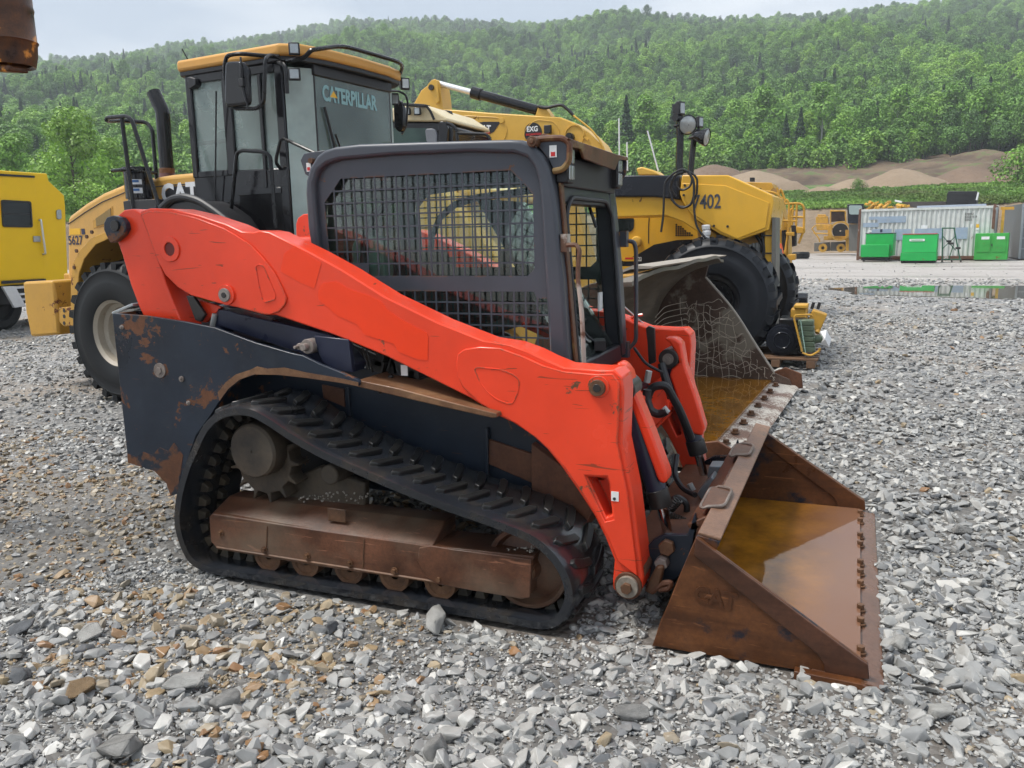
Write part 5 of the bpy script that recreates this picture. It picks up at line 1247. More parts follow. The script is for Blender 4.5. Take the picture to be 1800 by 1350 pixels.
p = A(940, 250, 3.6); MB().cyl((p.x, 3.56, p.z), (p.x, 3.62, p.z), 0.024, None, 16).cyl((p.x, 3.55, p.z), (p.x, 3.56, p.z), 0.012, None, 12).build('bracket_bolt', M['rustpin'], vbr, bevel=0.003)
MB().prism(K.prof([(944, 243), (958, 235), (976, 240), (978, 245)], 3.7), 3.68, 3.72).build('lifting_eye', M['rust'], ctl, bevel=0.003)
p = A(949 + 23, 266, 3.61); st_ = MB().box(p.x - .017, p.x + .017, 3.610, 3.6125, p.z - .026, p.z + .026).build('sticker', M['sticker'], vbr)
MB().obox((p.x, 3.6092, p.z - .012), (0.020, 0.001, 0.018)).obox((p.x, 3.6088, p.z - .012), (0.028, 0.001, 0.003), (0, 45, 0)).obox((p.x, 3.6086, p.z - .012), (0.028, 0.001, 0.003), (0, -45, 0)).build('sticker_print', M['redprint'], vbr)
# rear bracket
MB().prism(K.prof([(528, 282), (534, 270), (556, 266), (572, 264), (552, 290), (545, 312), (536, 306)], 3.66), 3.66, 3.68).build('rear_bracket', M['cabgrey'], ctl, bevel=0.003)
p = A(543, 294, 3.655); MB().box(p.x - .013, p.x + .013, 3.652, 3.655, p.z - .022, p.z + .022).build('sticker', M['sticker'], ctl)
MB().obox((p.x, 3.651, p.z - .008), (0.016, 0.001, 0.016)).build('sticker_print', M['redprint'], ctl)
p = A(549, 283, 3.65); MB().cyl((p.x, 3.63, p.z), (p.x, 3.67, p.z), 0.014, None, 12).build('bracket_bolt', M['rustpin'], ctl)
# grab handles
MB().tube([A(997, 431, 3.60), A(1013, 430, 3.59), A(1019, 440, 3.58), A(1015, 482, 3.58), A(1023, 550, 3.58), A(1027, 648, 3.6)], 0.0105, 8).obox(A(994, 427, 3.62), (0.03, 0.05, 0.08)).build('grab_handle', M['handle'] if 'handle' in M else M['rustpin'], ctl)
MB().tube([A(1100, 423, 4.66), A(1115, 425, 4.67), A(1118, 440, 4.67), A(1118, 495, 4.67), A(1118, 600, 4.67), A(1104, 614, 4.66)], 0.012, 8).obox(A(1100, 614, 4.64), (0.04, 0.05, 0.09)).obox(A(1097, 420, 4.64), (0.04, 0.05, 0.09)).build('grab_handle', M['cabgrey'], ctl)

# --- coupler
cpl = MB().prism(K.prof([(1133, 966), (1146, 952), (1166, 943), (1206, 943), (1220, 905), (1226, 930), (1214, 990), (1186, 1022), (1138, 1026)], 3.40), 3.42, 3.45).build('coupler', M['navy'], ctl, bevel=0.004)
MB().prism(K.prof([(1133, 966), (1146, 952), (1166, 943), (1206, 943), (1220, 905), (1226, 930), (1214, 990), (1186, 1022), (1138, 1026)], 3.40), 4.78, 4.81).build('coupler_plate', M['navy'], cpl, bevel=0.004)
bk = [A(1224, 905, 3.42), A(1214, 990, 3.42)]
MB().prism([(-.64, .08), (-.60, .08), (-.545, .42), (-.585, .44)], 3.42, 4.81).build('coupler_plate', M['rust'], cpl, bevel=0.004)
MB().prism([(-.60, .40), (-.52, .44), (-.54, .475), (-.62, .43)], 3.42, 4.81).build('coupler_rail', M['rust'], cpl, bevel=0.006)
MB().cyl((-.80, 3.3, .24), (-.80, 4.95, .24), 0.035, None, 14).build('coupler_shaft', M['rust'], cpl)
MB().prism([(-.88, .28), (-.60, .30), (-.60, .33), (-.88, .31)], 3.45, 4.78).build('coupler_plate', M['rust'], cpl, bevel=0.004)
p = A(1173, 961, 3.41); MB().cyl((p.x, 3.42, p.z), (p.x, 3.385, p.z), 0.036, None, 6).build('bolt_head', M['rustpin'], cpl, bevel=0.003)
p = A(1163, 990, 3.38); MB().cyl((p.x, 3.42, p.z), (p.x, 3.36, p.z), 0.03, None, 6).build('bolt_head', M['steelpin'], cpl, bevel=0.003)
MB().prism(K.prof([(1154, 995), (1167, 996), (1160, 1030), (1148, 1048), (1132, 1040), (1140, 1020)], 3.34), 3.34, 3.39).build('latch_lever', M['rustpin'], cpl, bevel=0.01)
MB().tube([A(1146, 1040, 3.35), A(1165, 1025, 3.35), A(1180, 1024, 3.35), A(1176, 1034, 3.35), A(1158, 1036, 3.35)], 0.014, 8).build('latch_ring', M['rust'], cpl)
for pts, yy in (([(1225, 868), (1250, 838), (1255, 843), (1244, 872), (1234, 880)], 4.1), ([(1243, 838), (1246, 820), (1268, 820), (1258, 845), (1250, 848)], 4.35)):
    MB().prism(K.prof(pts, yy), yy, yy + .12).build('coupler_bracket', M['greysteel'] if 'greysteel' in M else M['silver'], cpl, bevel=0.004)

# --- bucket
BY0, BY1 = 3.105, 5.13
SIDE = [(1224, 943), (1513, 1158), (1526, 1166), (1528, 1192), (1450, 1184), (1400, 1178), (1146, 1140), (1165, 1085), (1195, 1010)]
side = K.prof(SIDE, BY0); side = [(x, max(z, 0.012) if z < .03 else z) for x, z in side]
side[4] = (side[4][0], 0.012)
bkt = MB().prism(side, BY0, BY0 + .018).build('bucket', M['rustbucket'], ctl, bevel=0.003)
MB().prism(side, BY1 - .018, BY1).build('side_plate', M['rustbucket'], bkt, bevel=0.003)
BAND = [(1224, 943), (1513, 1158), (1526, 1166), (1528, 1192), (1450, 1184), (1449, 1166), (1437, 1147), (1384, 1105), (1294, 1033), (1220, 973)]
band = K.prof(BAND, BY0); band = [(x, max(z, 0.013)) for x, z in band]
MB().prism(band, BY0 - .012, BY0).build('edge_band', M['rustband'] if 'rustband' in M else M['rustbucket'], bkt, bevel=0.003)
MB().prism(band, BY1, BY1 + .012).build('edge_band', M['rustbucket'], bkt, bevel=0.003)
MB().prism(band, BY1 - .030, BY1 - .018).build('edge_band', M['rustbucket'], bkt, bevel=0.003)
tp_ = A(1224, 943, BY0); lipf = A(1262, 962, BY0)
T0 = (tp_.x, tp_.z); T1 = (tp_.x + 0.088, tp_.z - 0.016)
shell_o = [T0, (T0[0] - .045, T0[1] - .14), (side[6][0] + .03, .12), (side[6][0], 0.012), (-.50, 0.008), (0.0, 0.008)]
shell_i = [(0.0, 0.024), (-.50, 0.026), (side[6][0] + .09, 0.035), (side[6][0] + .045, .09), (T0[0] + .0, T0[1] - .16), (T1[0] - .012, T1[1] - .035), T1]
MB().prism(shell_o + shell_i, BY0 + .018, BY1 - .018).build('bucket_shell', M['rustbucket'], bkt, bevel=0.004)
MB().prism([T0, T1, (T1[0] + .004, T1[1] + .012), (T0[0] + .004, T0[1] + .014)], BY0 + .02, BY1 - .02).build('top_lip', M['rustlip'], bkt, bevel=0.004)
# rounded pocket in the back of the lip
def pocket(ya, yb):
    xa, xb = T0[0] - .045, T0[0] + .055; z_ = T0[1] + .018
    loop = round2([(xa, ya), (xb, ya + .03), (xb, yb - .03), (xa, yb)], .04)
    MB().tube([Vector((a, b, z_ - (0.0 if a > T0[0] - .02 else .01))) for a, b in loop], 0.007, 6, closed=True, smooth=False).build('weld_rim', M['steelpin'], bkt)
    MB().prism([(a, b) for a, b in round2([(xa + .006, ya + .006), (xb - .006, ya + .03), (xb - .006, yb - .03), (xa + .006, yb - .006)], .035)], z_ - .012, z_ - .004, 'z').build('step_pocket', M['rustdark'], bkt)  # flat plate; the hollow's shade is painted in as darker rust
pocket(3.42, 3.74); pocket(4.30, 4.58)
lip0 = K.at(1450, 1184, z=0.012)
lx0, lx1 = side[3][0] - .20, A(1555, 1211, BY0).x
MB().prism([(lx0, 0.005), (lx1 - .01, -0.005), (lx1, 0.004), (lx1 - .05, 0.022), (lx0, 0.030)], BY0 - .03, BY1 + .02).build('cutting_edge', M['rustlipwet'], bkt, bevel=0.003)
MB().prism([(lx0 - .06, 0.002), (lx1 - .03, -0.004), (lx1 - .08, 0.030), (lx0 - .06, 0.036)], BY0 - .055, BY0 - .013).build('side_cutter', M['rustbucket'], bkt, bevel=0.003)
water = MB().box(side[6][0] + .06, side[3][0] - .03, BY0 + .019, BY1 - .031, 0.026, 0.040).build('rainwater', M['shallowwater'], bkt, sm=False)
bx = None
for px, py in ((1515, 905), (1516, 919), (1516, 945), (1516, 960), (1517, 993), (1517, 1010), (1518, 1030), (1519, 1073), (1519, 1097), (1521, 1148)):
    p = K.at(px, py, z=0.03); bx = bx or p.x
    hexbolt(MB(), (bx - .01, p.y, 0.024), (0, 0, 1), 0.016, 0.034).build('edge_bolt', M['rustpin'], bkt, bevel=0.002)
t_ = A(1199, 1047, BY0); text('CAT', K, (t_.x + .045, BY0 - .001, t_.z - .012), 0.092, M['rustbucket'], bkt, ex=0.004, bold=0.003, sx=0.9, tilt=4)
tri = K.prof([(1238, 1050), (1247, 1042), (1256, 1054)], BY0)
MB().prism(tri, BY0 - .004, BY0).build('emblem_triangle', M['rustbucket'], bkt, bevel=0.001)
# whip aerial-like white and red rod by the far handle
MB().tube([A(1098, 540, 4.9), A(1140, 577, 4.9)], 0.006, 6).build('hood_prop', M['silver'], ctl)
MB().tube([A(1100, 565, 4.88), A(1118, 555, 4.88), A(1130, 553, 4.88)], 0.009, 6).build('safety_lever', M['orange'], ctl)

# ------------------------------------------------------------------ shared builders
def wheel(F, par, c, Rt, w, rr, tmat, rmat, side=-1, lugs=30, lug_h=0.03, name='wheel', dish=0.12, irregular=0.0, seed=0):
    """axis along local y; c = centre of the outer face"""
    c = Vector(c); s_ = -side; root_m = MB()
    k = Rt
    P = [(rr * 1.0, 0.03), (rr * 1.04, 0.0), (rr * 1.12, -0.012), (rr + (k - rr) * .45, -0.03), (rr + (k - rr) * .50, -0.024), (rr + (k - rr) * .74, -0.012), (rr + (k - rr) * .77, -0.018), (rr + (k - rr) * .82, -0.008), (k * .955, 0.03), (k * .985, 0.07), (k, 0.13), (k, w - .13), (k * .985, w - .07), (k * .955, w - .03), (rr + (k - rr) * .5, w + .02), (rr * 1.04, w), (rr, w - .03)]
    ty = root_m.lathe(c, (0, s_, 0), P, 72).build('tyre', tmat, par, ang=40)
    lg = MB(); rd = random.Random(seed)
    for i in range(lugs):
        for half in (0, 1):
            t0 = 2 * math.pi * (i + .5 * half) / lugs; y0_, y1_ = (-.0, w * .56) if half == 0 else (w * .44, w)
            pts = []
            jj = rd.uniform(-1, 1) * irregular
            for rrad in (k - .01, k + lug_h * (1 + jj * .4)):
                for yy, dt_ in ((y0_ + .01, -.32), (y0_ + .01, .16), (y1_ - .02, .42), (y1_ - .02, .05)) if half == 0 else ((y1_ - .01, -.32), (y1_ - .01, .16), (y0_ + .02, .42), (y0_ + .02, .05)):
                    t = t0 + (dt_ * (1 + jj * .3) + rd.uniform(-1, 1) * irregular * .12) * 2 * math.pi / lugs * (1.0 if rrad < k else .94)
                    edge = abs((yy - w / 2) / (w / 2)); r_ = rrad - (.045 if edge > .9 else 0) * 1.0
                    pts.append(c + Vector((r_ * math.cos(t), s_ * (yy + rd.uniform(-1, 1) * irregular * .02), r_ * math.sin(t))))
            lg.add(pts, [(0, 1, 2, 3), (4, 5, 6, 7), (0, 1, 5, 4), (1, 2, 6, 5), (2, 3, 7, 6), (3, 0, 4, 7)])
            # shoulder block
            sh = []
            for rrad in (k * .90, k + lug_h * .6 - .02):
                for yy, dt_ in ((-.008, -.30), (-.008, .14), (.07, .14), (.07, -.30)):
                    yq = yy if half == 0 else w - yy
                    t = t0 + dt_ * 2 * math.pi / lugs; sh.append(c + Vector((rrad * math.cos(t), s_ * (yq - (0.0 if rrad < k else -.015) * (1 if half == 0 else -1)), rrad * math.sin(t))))
            lg.add(sh, [(0, 1, 2, 3), (4, 5, 6, 7), (0, 1, 5, 4), (1, 2, 6, 5), (2, 3, 7, 6), (3, 0, 4, 7)])
    lg.build('tread', tmat, ty, ang=60)
    rm = MB().lathe(c, (0, s_, 0), [(rr * 1.03, .0), (rr * 1.0, .012), (rr * .94, .03), (rr * .93, .10), (rr * .80, .12), (rr * .72, dish + .08), (rr * .42, dish + .10), (rr * .38, dish - .02), (rr * .12, dish - .04), (0.004, dish - .04)], 56).build('rim', rmat, par, ang=40)
    for i in range(12):
        t = 2 * math.pi * i / 12; q = c + Vector((rr * .56 * math.cos(t), s_ * (dish + .10), rr * .56 * math.sin(t)))
        hb = MB().cyl(q, q + Vector((0, -s_ * .03, 0)), 0.018, None, 6).build('wheel_nut', rmat, rm)
    return ty
def hull(F, pts, y0, y1, nm, mat, par, bev=0.01, ref=None, **kw):
    return MB().prism(F.prof(pts, y0 if ref is None else ref), y0, y1).build(nm, mat, par, bevel=bev, **kw)
def tub(F, pts, r, nm, mat, par, y=None, n=8):
    v = [F.at(p[0], p[1], y=p[2] if len(p) > 2 else y) for p in pts]
    return MB().tube(v, r, n).build(nm, mat, par)
def lamp(F, par, c, s, rz=0, nm='work_lamp', tilt=0):
    """boxy lamp whose lens faces local +x turned by rz"""
    c = Vector(c); m = Matrix.Rotation(R(rz), 3, 'Z') @ Matrix.Rotation(R(tilt), 3, 'Y')
    b_ = MB(); poly = [(-.5, -.28), (-.5, .28), (.1, .5), (.42, .5), (.42, -.5), (.1, -.5)]
    b_.prism([(a * s[0], b * s[2]) for a, b in poly], -s[1] / 2, s[1] / 2); b_.v = [tuple(c + m @ Vector(v)) for v in b_.v]
    o = b_.build(nm, M['blackmatt'], par, bevel=s[1] * .08)
    l_ = MB().box(s[0] * .42, s[0] * .46, -s[1] * .36, s[1] * .36, -s[2] * .37, s[2] * .37); l_.v = [tuple(c + m @ Vector(v)) for v in l_.v]
    l_.build('lens', M['lens'], o, bevel=0.003); return o

# ================================================================== wheel loader 5627
C = Frame(-7.0, 7.86, -6)
wl = C.root('wheel_loader', (1.6, 0, 0), 'big yellow wheel loader with a tall glass cab and deep bucket behind the orange loader', 'wheel loader')
wheel(C, wl, (0.10, -1.50, 0.74), 0.73, 0.55, 0.335, M['tyre'], M['rim'], -1, 26)
wheel(C, wl, (0.10, 1.50, 0.74), 0.73, 0.55, 0.335, M['tyre'], M['rim'], 1, 26)
wheel(C, wl, (3.25, -1.45, 0.74), 0.73, 0.55, 0.335, M['tyre'], M['rim'], -1, 26)
wheel(C, wl, (3.25, 1.45, 0.74), 0.73, 0.55, 0.335, M['tyre'], M['rim'], 1, 26)
HY = -0.78
hood = [(118, 490), (118, 384), (121, 379), (150, 357), (180, 339), (225, 320), (262, 313), (300, 307), (344, 303), (346, 420), (330, 520), (140, 530), (122, 520)]
hd = MB().prism(C.prof(hood, HY), HY, 0.78).build('engine_hood', M['catyellow'], wl, bevel=0.05, seg=3)
cr_ = [C.at(px, py, y=HY - .002) for px, py in ((120, 394), (150, 373), (180, 355), (225, 336), (262, 330), (300, 325), (344, 323))]
MB().tube(cr_, 0.006, 5, smooth=False).build('hood_seam', M['blackmatt'], hd)
hull(C, [(163, 388), (198, 362), (199, 395), (164, 402)], HY - .004, HY + .01, 'grille_recess', M['catworn'], hd, 0.003)
hull(C, [(168, 384), (194, 366), (195, 390), (169, 398)], HY - .010, HY - .004, 'vent_mesh', M['ventmesh'], hd, 0.0)
hull(C, [(283, 358), (287, 340), (300, 328), (344, 325), (345, 372), (300, 372)], HY - .005, HY - .001, 'decal', M['blackprint'], hd, 0)
t_ = C.at(286, 354, y=HY); text('CAT', C, (t_.x, HY - .007, t_.z - .02), 0.28, M['white'], hd, bold=0.012, sx=1.0)
t_ = C.at(121, 430, y=HY); text('5627', C, (t_.x, HY - .053 + .05, t_.z), 0.145, M['navyprint'], hd, bold=0.002, sx=0.92)
a_, b_ = C.at(122, 402, y=HY), C.at(142, 412, y=HY)
MB().box(a_.x, b_.x, HY - .004, HY - .001, b_.z, a_.z).build('sticker', M['yellowprint'], hd)
a_, b_ = C.at(143, 402, y=HY), C.at(150, 412, y=HY); MB().box(a_.x, b_.x, HY - .004, HY - .001, b_.z, a_.z).build('sticker', M['navyprint'], hd)
# fender
FD = [(131, 585), (124, 540), (124, 500), (128, 462), (140, 440), (160, 418), (185, 408), (245, 402), (300, 402), (300, 413), (245, 415), (190, 420), (168, 430), (148, 455), (139, 480), (136, 510), (140, 545), (141, 585)]
fd = hull(C, FD, -1.36, -1.33, 'fender_edge', M['catworn'], wl, 0.006)
arc = C.prof([(136, 565), (130, 535), (130, 500), (134, 468), (146, 445), (164, 424), (187, 413), (245, 408), (300, 408)], -1.36)
MB().prism(arc + [(x + .03, z - .03) for x, z in reversed(arc)], -1.33, -0.78).build('fender', M['catworn'], wl, bevel=0.0, sm=True, ang=50)
for px, py in ((162, 408), (153, 416), (135, 441), (131, 470)):
    p = C.at(px, py, y=-1.36); MB().cyl((p.x, -1.355, p.z), (p.x, -1.372, p.z), 0.02, None, 12).build('rivet', M['rustpin'], fd)
hull(C, [(136, 600), (128, 520), (140, 460), (165, 432), (245, 420), (246, 600)], -0.80, -0.77, 'inner_fender', M['innerfender'], wl, 0.0)
for px in (165, 182, 205):
    tub(C, [(px - 14, 560, -.82), (px - 12, 500, -.83), (px, 455, -.84), (px + 14, 430, -.83)], 0.03, 'fender_rib', M['innerfender'], wl)
# rear counterweight and bracket
cw = MB().prism(C.prof([(61, 494), (113, 492), (118, 520), (122, 560), (124, 586), (75, 590), (66, 545)], -1.0), -1.15, 1.15).build('counterweight', M['catworn'], wl, bevel=0.03)
hull(C, [(103, 541), (132, 538), (133, 572), (112, 574), (104, 566)], -1.22, -1.16, 'tie_bracket', M['catworn'], wl, 0.008)
for py in (546, 556, 568):
    p = C.at(113, py, y=-1.22); MB().cyl((p.x, -1.215, p.z), (p.x, -1.224, p.z), 0.022, None, 12).build('bolt_hole', M['blackprint'], cw)
MB().box(-2.0, 0.7, -0.6, 0.6, 0.55, 1.3).build('rear_frame', M['catworn'], wl, bevel=0.02)
MB().box(-.35, .55, -1.2, 1.2, .55, .95).build('rear_axle', M['catworn'], wl, bevel=0.06)
# exhaust
p0, p1 = C.at(293, 296, y=-.35), C.at(286, 200, y=-.35)
ex = MB().cyl(p0, p1, 0.077, None, 28, caps=False)
ex.tube([p1, p1 + Vector((0.0, 0, 0.02)), p1 + Vector((-.115, 0, .24))], 0.077, 24, smooth=False)
exo = ex.build('exhaust_pipe', M['blackgloss'], wl)
MB().cyl(p0 - Vector((0, 0, .06)), p0 + Vector((0, 0, .0)), 0.085, None, 24).build('exhaust_clamp', M['rustpin'], exo, bevel=0.003)
MB().cyl(p0 - Vector((0, 0, .22)), p0 - Vector((0, 0, .05)), 0.14, 0.083, 24).build('exhaust_collar', M['browncollar'], exo)
# air cleaner and platform rails
p = C.at(244, 330, y=-.95); pc = MB().cyl((p.x, -.95, C.at(244, 350, y=-.95).z), (p.x, -.95, C.at(244, 298, y=-.95).z), 0.14, None, 28).cyl((p.x, -.95, C.at(244, 300, y=-.95).z), (p.x, -.95, C.at(244, 294, y=-.95).z), 0.15, None, 28).cyl((p.x, -.95, C.at(244, 368, y=-.95).z), (p.x, -.95, C.at(244, 349, y=-.95).z), 0.12, None, 24).build('air_cleaner', M['blackgloss'], wl, bevel=0.004)
for py0, py1, mt in ((313, 322, 'white'), (328, 338, 'white')):
    z0_, z1_ = C.at(256, py1, y=-1.1).z, C.at(256, py0, y=-1.1).z; pts = [(p.x + .1405 * math.cos(a), -.95 + .1405 * math.sin(a)) for a in [R(q) for q in range(-80, -20, 8)]]
    MB().add([(x, y, z) for x, y in pts for z in (z0_, z1_)], [(2 * i, 2 * i + 2, 2 * i + 3, 2 * i + 1) for i in range(len(pts) - 1)]).build('sticker', M['white'], pc)
    pts = [(p.x + .142 * math.cos(a), -.95 + .142 * math.sin(a)) for a in [R(q) for q in range(-76, -30, 8)]]; zm = (z0_ + z1_) / 2
    MB().add([(x, y, z) for x, y in pts for z in (zm - .005, zm + .02)], [(2 * i, 2 * i + 2, 2 * i + 3, 2 * i + 1) for i in range(len(pts) - 1)]).build('sticker_print', M['blueprint'], pc)
rl = MB()
rl.tube([C.at(*q, y=-1.25) for q in ((187, 211), (189, 207), (222, 204), (232, 211), (258, 294), (281, 366))], 0.021, 8)
rl.tube([C.at(187, 211, y=-1.25), C.at(190, 213, y=-1.2), C.at(215, 212, y=-.9), C.at(258, 215, y=-.75), C.at(268, 228, y=-.75), C.at(272, 280, y=-.75), C.at(279, 345, y=-.75)], 0.021, 8)
rl.tube([C.at(214, 208, y=-1.25), C.at(222, 270, y=-1.25), C.at(235, 368, y=-1.25)], 0.021, 8)
rl.tube([C.at(197, 300, y=-1.25), C.at(223, 298, y=-1.25), C.at(275, 304, y=-.75)], 0.018, 8)
rl.build('handrail', M['black'], wl)
hull(C, [(216, 354), (226, 352), (275, 350), (275, 370), (218, 370)], -1.25, -0.8, 'platform_step', M['blackmatt'], wl, 0.006)
tub(C, [(284, 366), (300, 350), (322, 345), (350, 352), (380, 372), (412, 398), (440, 425)], 0.035, 'fender_lip', M['blackmatt'], wl, y=-1.35, n=10)
hull(C, [(290, 372), (305, 358), (330, 352), (352, 360), (380, 380), (400, 410), (300, 410)], -1.34, -0.9, 'front_fender', M['blackmatt'], wl, 0.01)
# cab
ZT, ZB = 3.27, 1.25
cab = MB().prism([(0.72, 1.2), (0.72, 2.36), (1.98, 2.36 - .02), (1.98, 1.2)], -0.86, 0.86).build('cab_base', M['blackgloss'], wl, bevel=0.02)
XW = 2.17
def post(x0, x1, y0, y1, z0=2.3, z1=3.3, nm='cab_post'): return MB().box(x0, x1, y0, y1, z0, z1).build(nm, M['blackgloss'], wl, bevel=0.012)
for s in (-1, 1):
    yA, yB = sorted((s * .87, s * .78))
    post(.72, .80, yA, yB); post(1.22, 1.34, yA, yB); post(1.92, 2.02, yA, yB, 1.2)
    MB().box(.80, 1.22, yA, yB, 2.30, 2.36).box(.80, 1.92, yA, yB, 3.22, 3.30).build('window_frame', M['blackgloss'], wl, bevel=0.006)
    MB().box(1.34, 1.92, yA + .01, yB - .01, 1.3, 2.12).build('door_panel', M['doorgrey'], wl, bevel=0.01)
    MB().box(1.34, 1.92, yA, yB, 2.10, 2.16).box(1.70, 1.74, yA, yB, 2.16, 3.22).build('door_frame', M['blackgloss'], wl, bevel=0.006)
    MB().box(.80, 1.22, s * .84 - .004, s * .84 + .004, 2.36, 3.22).build('side_window', M['catglass'], wl, sm=False)
    MB().box(1.34, 1.92, s * .84 - .004, s * .84 + .004, 2.16, 3.22).build('door_window', M['catglass'], wl, sm=False)
    MB().prism([(2.02, s * .84), (XW, s * .60), (XW + .008, s * .602), (2.028, s * .848)], 1.35, 3.26, 'z').build('corner_window', M['cornerglass'], wl, sm=False)
    MB().cyl((XW, s * .60, 1.3), (XW, s * .60, 3.28), 0.012, None, 8).build('glass_seal', M['blackmatt'], wl)
MB().box(.80, 1.22, -.80, -.84, 2.62, 2.66).build('window_rail', M['blackmatt'], wl)
MB().box(XW, XW + .008, -.60, .60, 1.35, 3.26).build('windscreen', M['windscreen'], wl, sm=False)
MB().box(.72, .76, -.78, .78, 3.16, 3.30).box(.72, .76, -.78, .78, 2.3, 2.4).build('rear_wall', M['blackgloss'], wl, bevel=0.01)
MB().box(.735, .745, -.78, .78, 2.4, 3.16).build('rear_window', M['catglass'], wl, sm=False)
MB().prism([(1.98, 1.2), (2.2, 1.2), (2.2, 1.36), (1.98, 1.36)], -.84, .84).build('cab_sill', M['blackgloss'], wl, bevel=0.01)
MB().box(1.95, 2.20, -.62, .62, 3.20, 3.30).build('header', M['blackmatt'], wl, bevel=0.01)
ro = [(0.60, -.80), (0.66, -.90), (2.04, -.93), (2.20, -.80), (2.27, -.5), (2.29, 0), (2.27, .5), (2.20, .80), (2.04, .93), (0.66, .90), (0.60, .80)]
MB().prism(ro, 3.345, 3.455, 'z').build('cab_roof', M['catroof'], wl, bevel=0.03, seg=3)
MB().prism([(a * .985 + .02, b * .975) for a, b in ro], 3.30, 3.346, 'z').build('roof_lining', M['blackmatt'], wl, bevel=0.008)
# inside the cab
sx = MB().obox((1.25, .05, 2.05), (.5, .52, .14)).obox((1.02, .05, 2.42), (.14, .5, .72), (0, -8, 0)).obox((1.0, .05, 2.86), (.1, .28, .18)).build('operator_seat', M['seat'], wl, bevel=0.04)
MB().tube([(1.95, .05, 1.5), (1.80, .05, 2.15)], 0.04, 8).ring((1.76, .05, 2.2), (-.9, 0, .5), .17, .20, .03, 24).build('steering_column', M['blackmatt'], wl)
MB().box(.75, 2.0, -.78, .78, 1.2, 1.5).build('cab_floor', M['seat'], wl)
MB().obox((1.9, .52, 1.95), (.25, .2, .3)).build('console', M['seat'], wl)
# front details
text('CATERPILLAR', C, (XW + .012, -.50, 2.99), 0.20, M['ghostprint'], wl, rz=90, bold=0.007, sx=0.70)
MB().prism([(-.39, 3.03), (-.28, 3.03), (-.335, 3.09)], XW + .013, XW + .016, 'x').build('emblem_triangle', M['yellowprint'], wl)
MB().tube([(XW + .03, -.50, 2.92), (XW + .035, -.40, 2.60), (XW + .04, -.34, 2.2)], 0.014, 6, smooth=False).tube([(XW + .03, -.36, 2.68), (XW + .03, -.16, 2.28)], 0.010, 6).tube([(XW + .05, -.36, 2.42), (XW + .05, -.15, 1.9)], 0.012, 6).build('windscreen_wiper', M['blackmatt'], wl)
MB().tube([C.at(505, 108, y=-.9), C.at(535, 102, y=-.9), C.at(547, 88, y=-.93), C.at(560, 86, y=-.85), (2.42, -.45, 3.47), (2.42, .55, 3.47), C.at(702, 133, y=.95), C.at(702, 138, y=.95), C.at(690, 150, y=.88), C.at(683, 147, y=.80)], 0.021, 8).build('roof_rail', M['black'], wl)
q = C.at(510, 88, y=-.93); lamp(C, wl, (q.x + .05, -.93, q.z), (.10, .10, .11), -50)
q = C.at(513, 133, y=-.90); lamp(C, wl, (q.x + .05, -.92, q.z), (.10, .11, .11), -50); MB().tube([(2.0, -.88, 3.3), (2.12, -.92, 3.25), (2.12, -.92, 3.0)], .02, 6).build('lamp_bracket', M['blackmatt'], wl)
q = C.at(711, 148, y=1.0); lamp(C, wl, (q.x, 1.0, q.z), (.10, .10, .13), -40)
q = C.at(695, 175, y=.93); lamp(C, wl, (q.x, .93, q.z), (.08, .08, .13), -60)
q = C.at(343, 146, y=-.86); lamp(C, wl, (q.x, -.86, q.z), (.12, .1, .11), 180)
tub(C, [(320, 86, -.8), (332, 108, -.8)], 0.006, 'aerial', M['black'], wl)
# mirrors
tub(C, [(490, 99, -.92), (472, 97, -1.05), (466, 107, -1.15), (464, 180, -1.15), (452, 191, -1.15), (412, 191, -1.15), (399, 178, -1.15), (394, 120, -1.15), (398, 98, -1.15), (420, 94, -1.15), (490, 100, -.95)], 0.019, 'mirror_arm', M['black'], wl)
mr = MB().prism(round2(C.prof([(401, 109), (430, 108), (441, 122), (443, 186), (404, 190), (400, 180)], -1.17), .05, 4), -1.22, -1.15).build('mirror', M['blackgloss'], wl, bevel=0.03, seg=3)
MB().tube([C.at(423, 100, y=-1.235), C.at(424, 150, y=-1.235), C.at(436, 190, y=-1.235)], .010, 6).obox(C.at(425, 145, y=-1.235), (.05, .03, .07)).build('mirror_bracket', M['blackmatt'], mr, bevel=0.004)
mr2 = MB().prism(round2(C.prof([(695, 178), (706, 176), (712, 190), (712, 225), (706, 234), (697, 226)], 1.1), .03, 3), 1.06, 1.12).build('mirror', M['blackgloss'], wl, bevel=0.02)
tub(C, [(684, 160, .9), (700, 160, 1.1), (713, 166, 1.15), (717, 180, 1.15), (714, 222, 1.15), (706, 236, 1.1)], 0.013, 'mirror_arm', M['black'], wl)
# door rails
tub(C, [(404, 396, -1.0), (416, 269, -1.0), (426, 264, -1.0), (464, 267, -1.0), (475, 274, -1.0), (485, 400, -1.0)], 0.019, 'handrail', M['black'], wl)
tub(C, [(493, 297, -.88), (484, 285, -1.0), (493, 246, -1.0), (498, 243, -1.0), (560, 272, -1.0)], 0.016, 'handrail', M['black'], wl)
tub(C, [(380, 160, -.95), (378, 395, -.9)], 0.008, 'door_cable', M['blackmatt'], wl)
a_ = C.at(399, 362, y=-.875); MB().box(a_.x, a_.x + .07, -.885, -.875, a_.z - .11, a_.z).build('sticker', M['yellowprint'], wl)
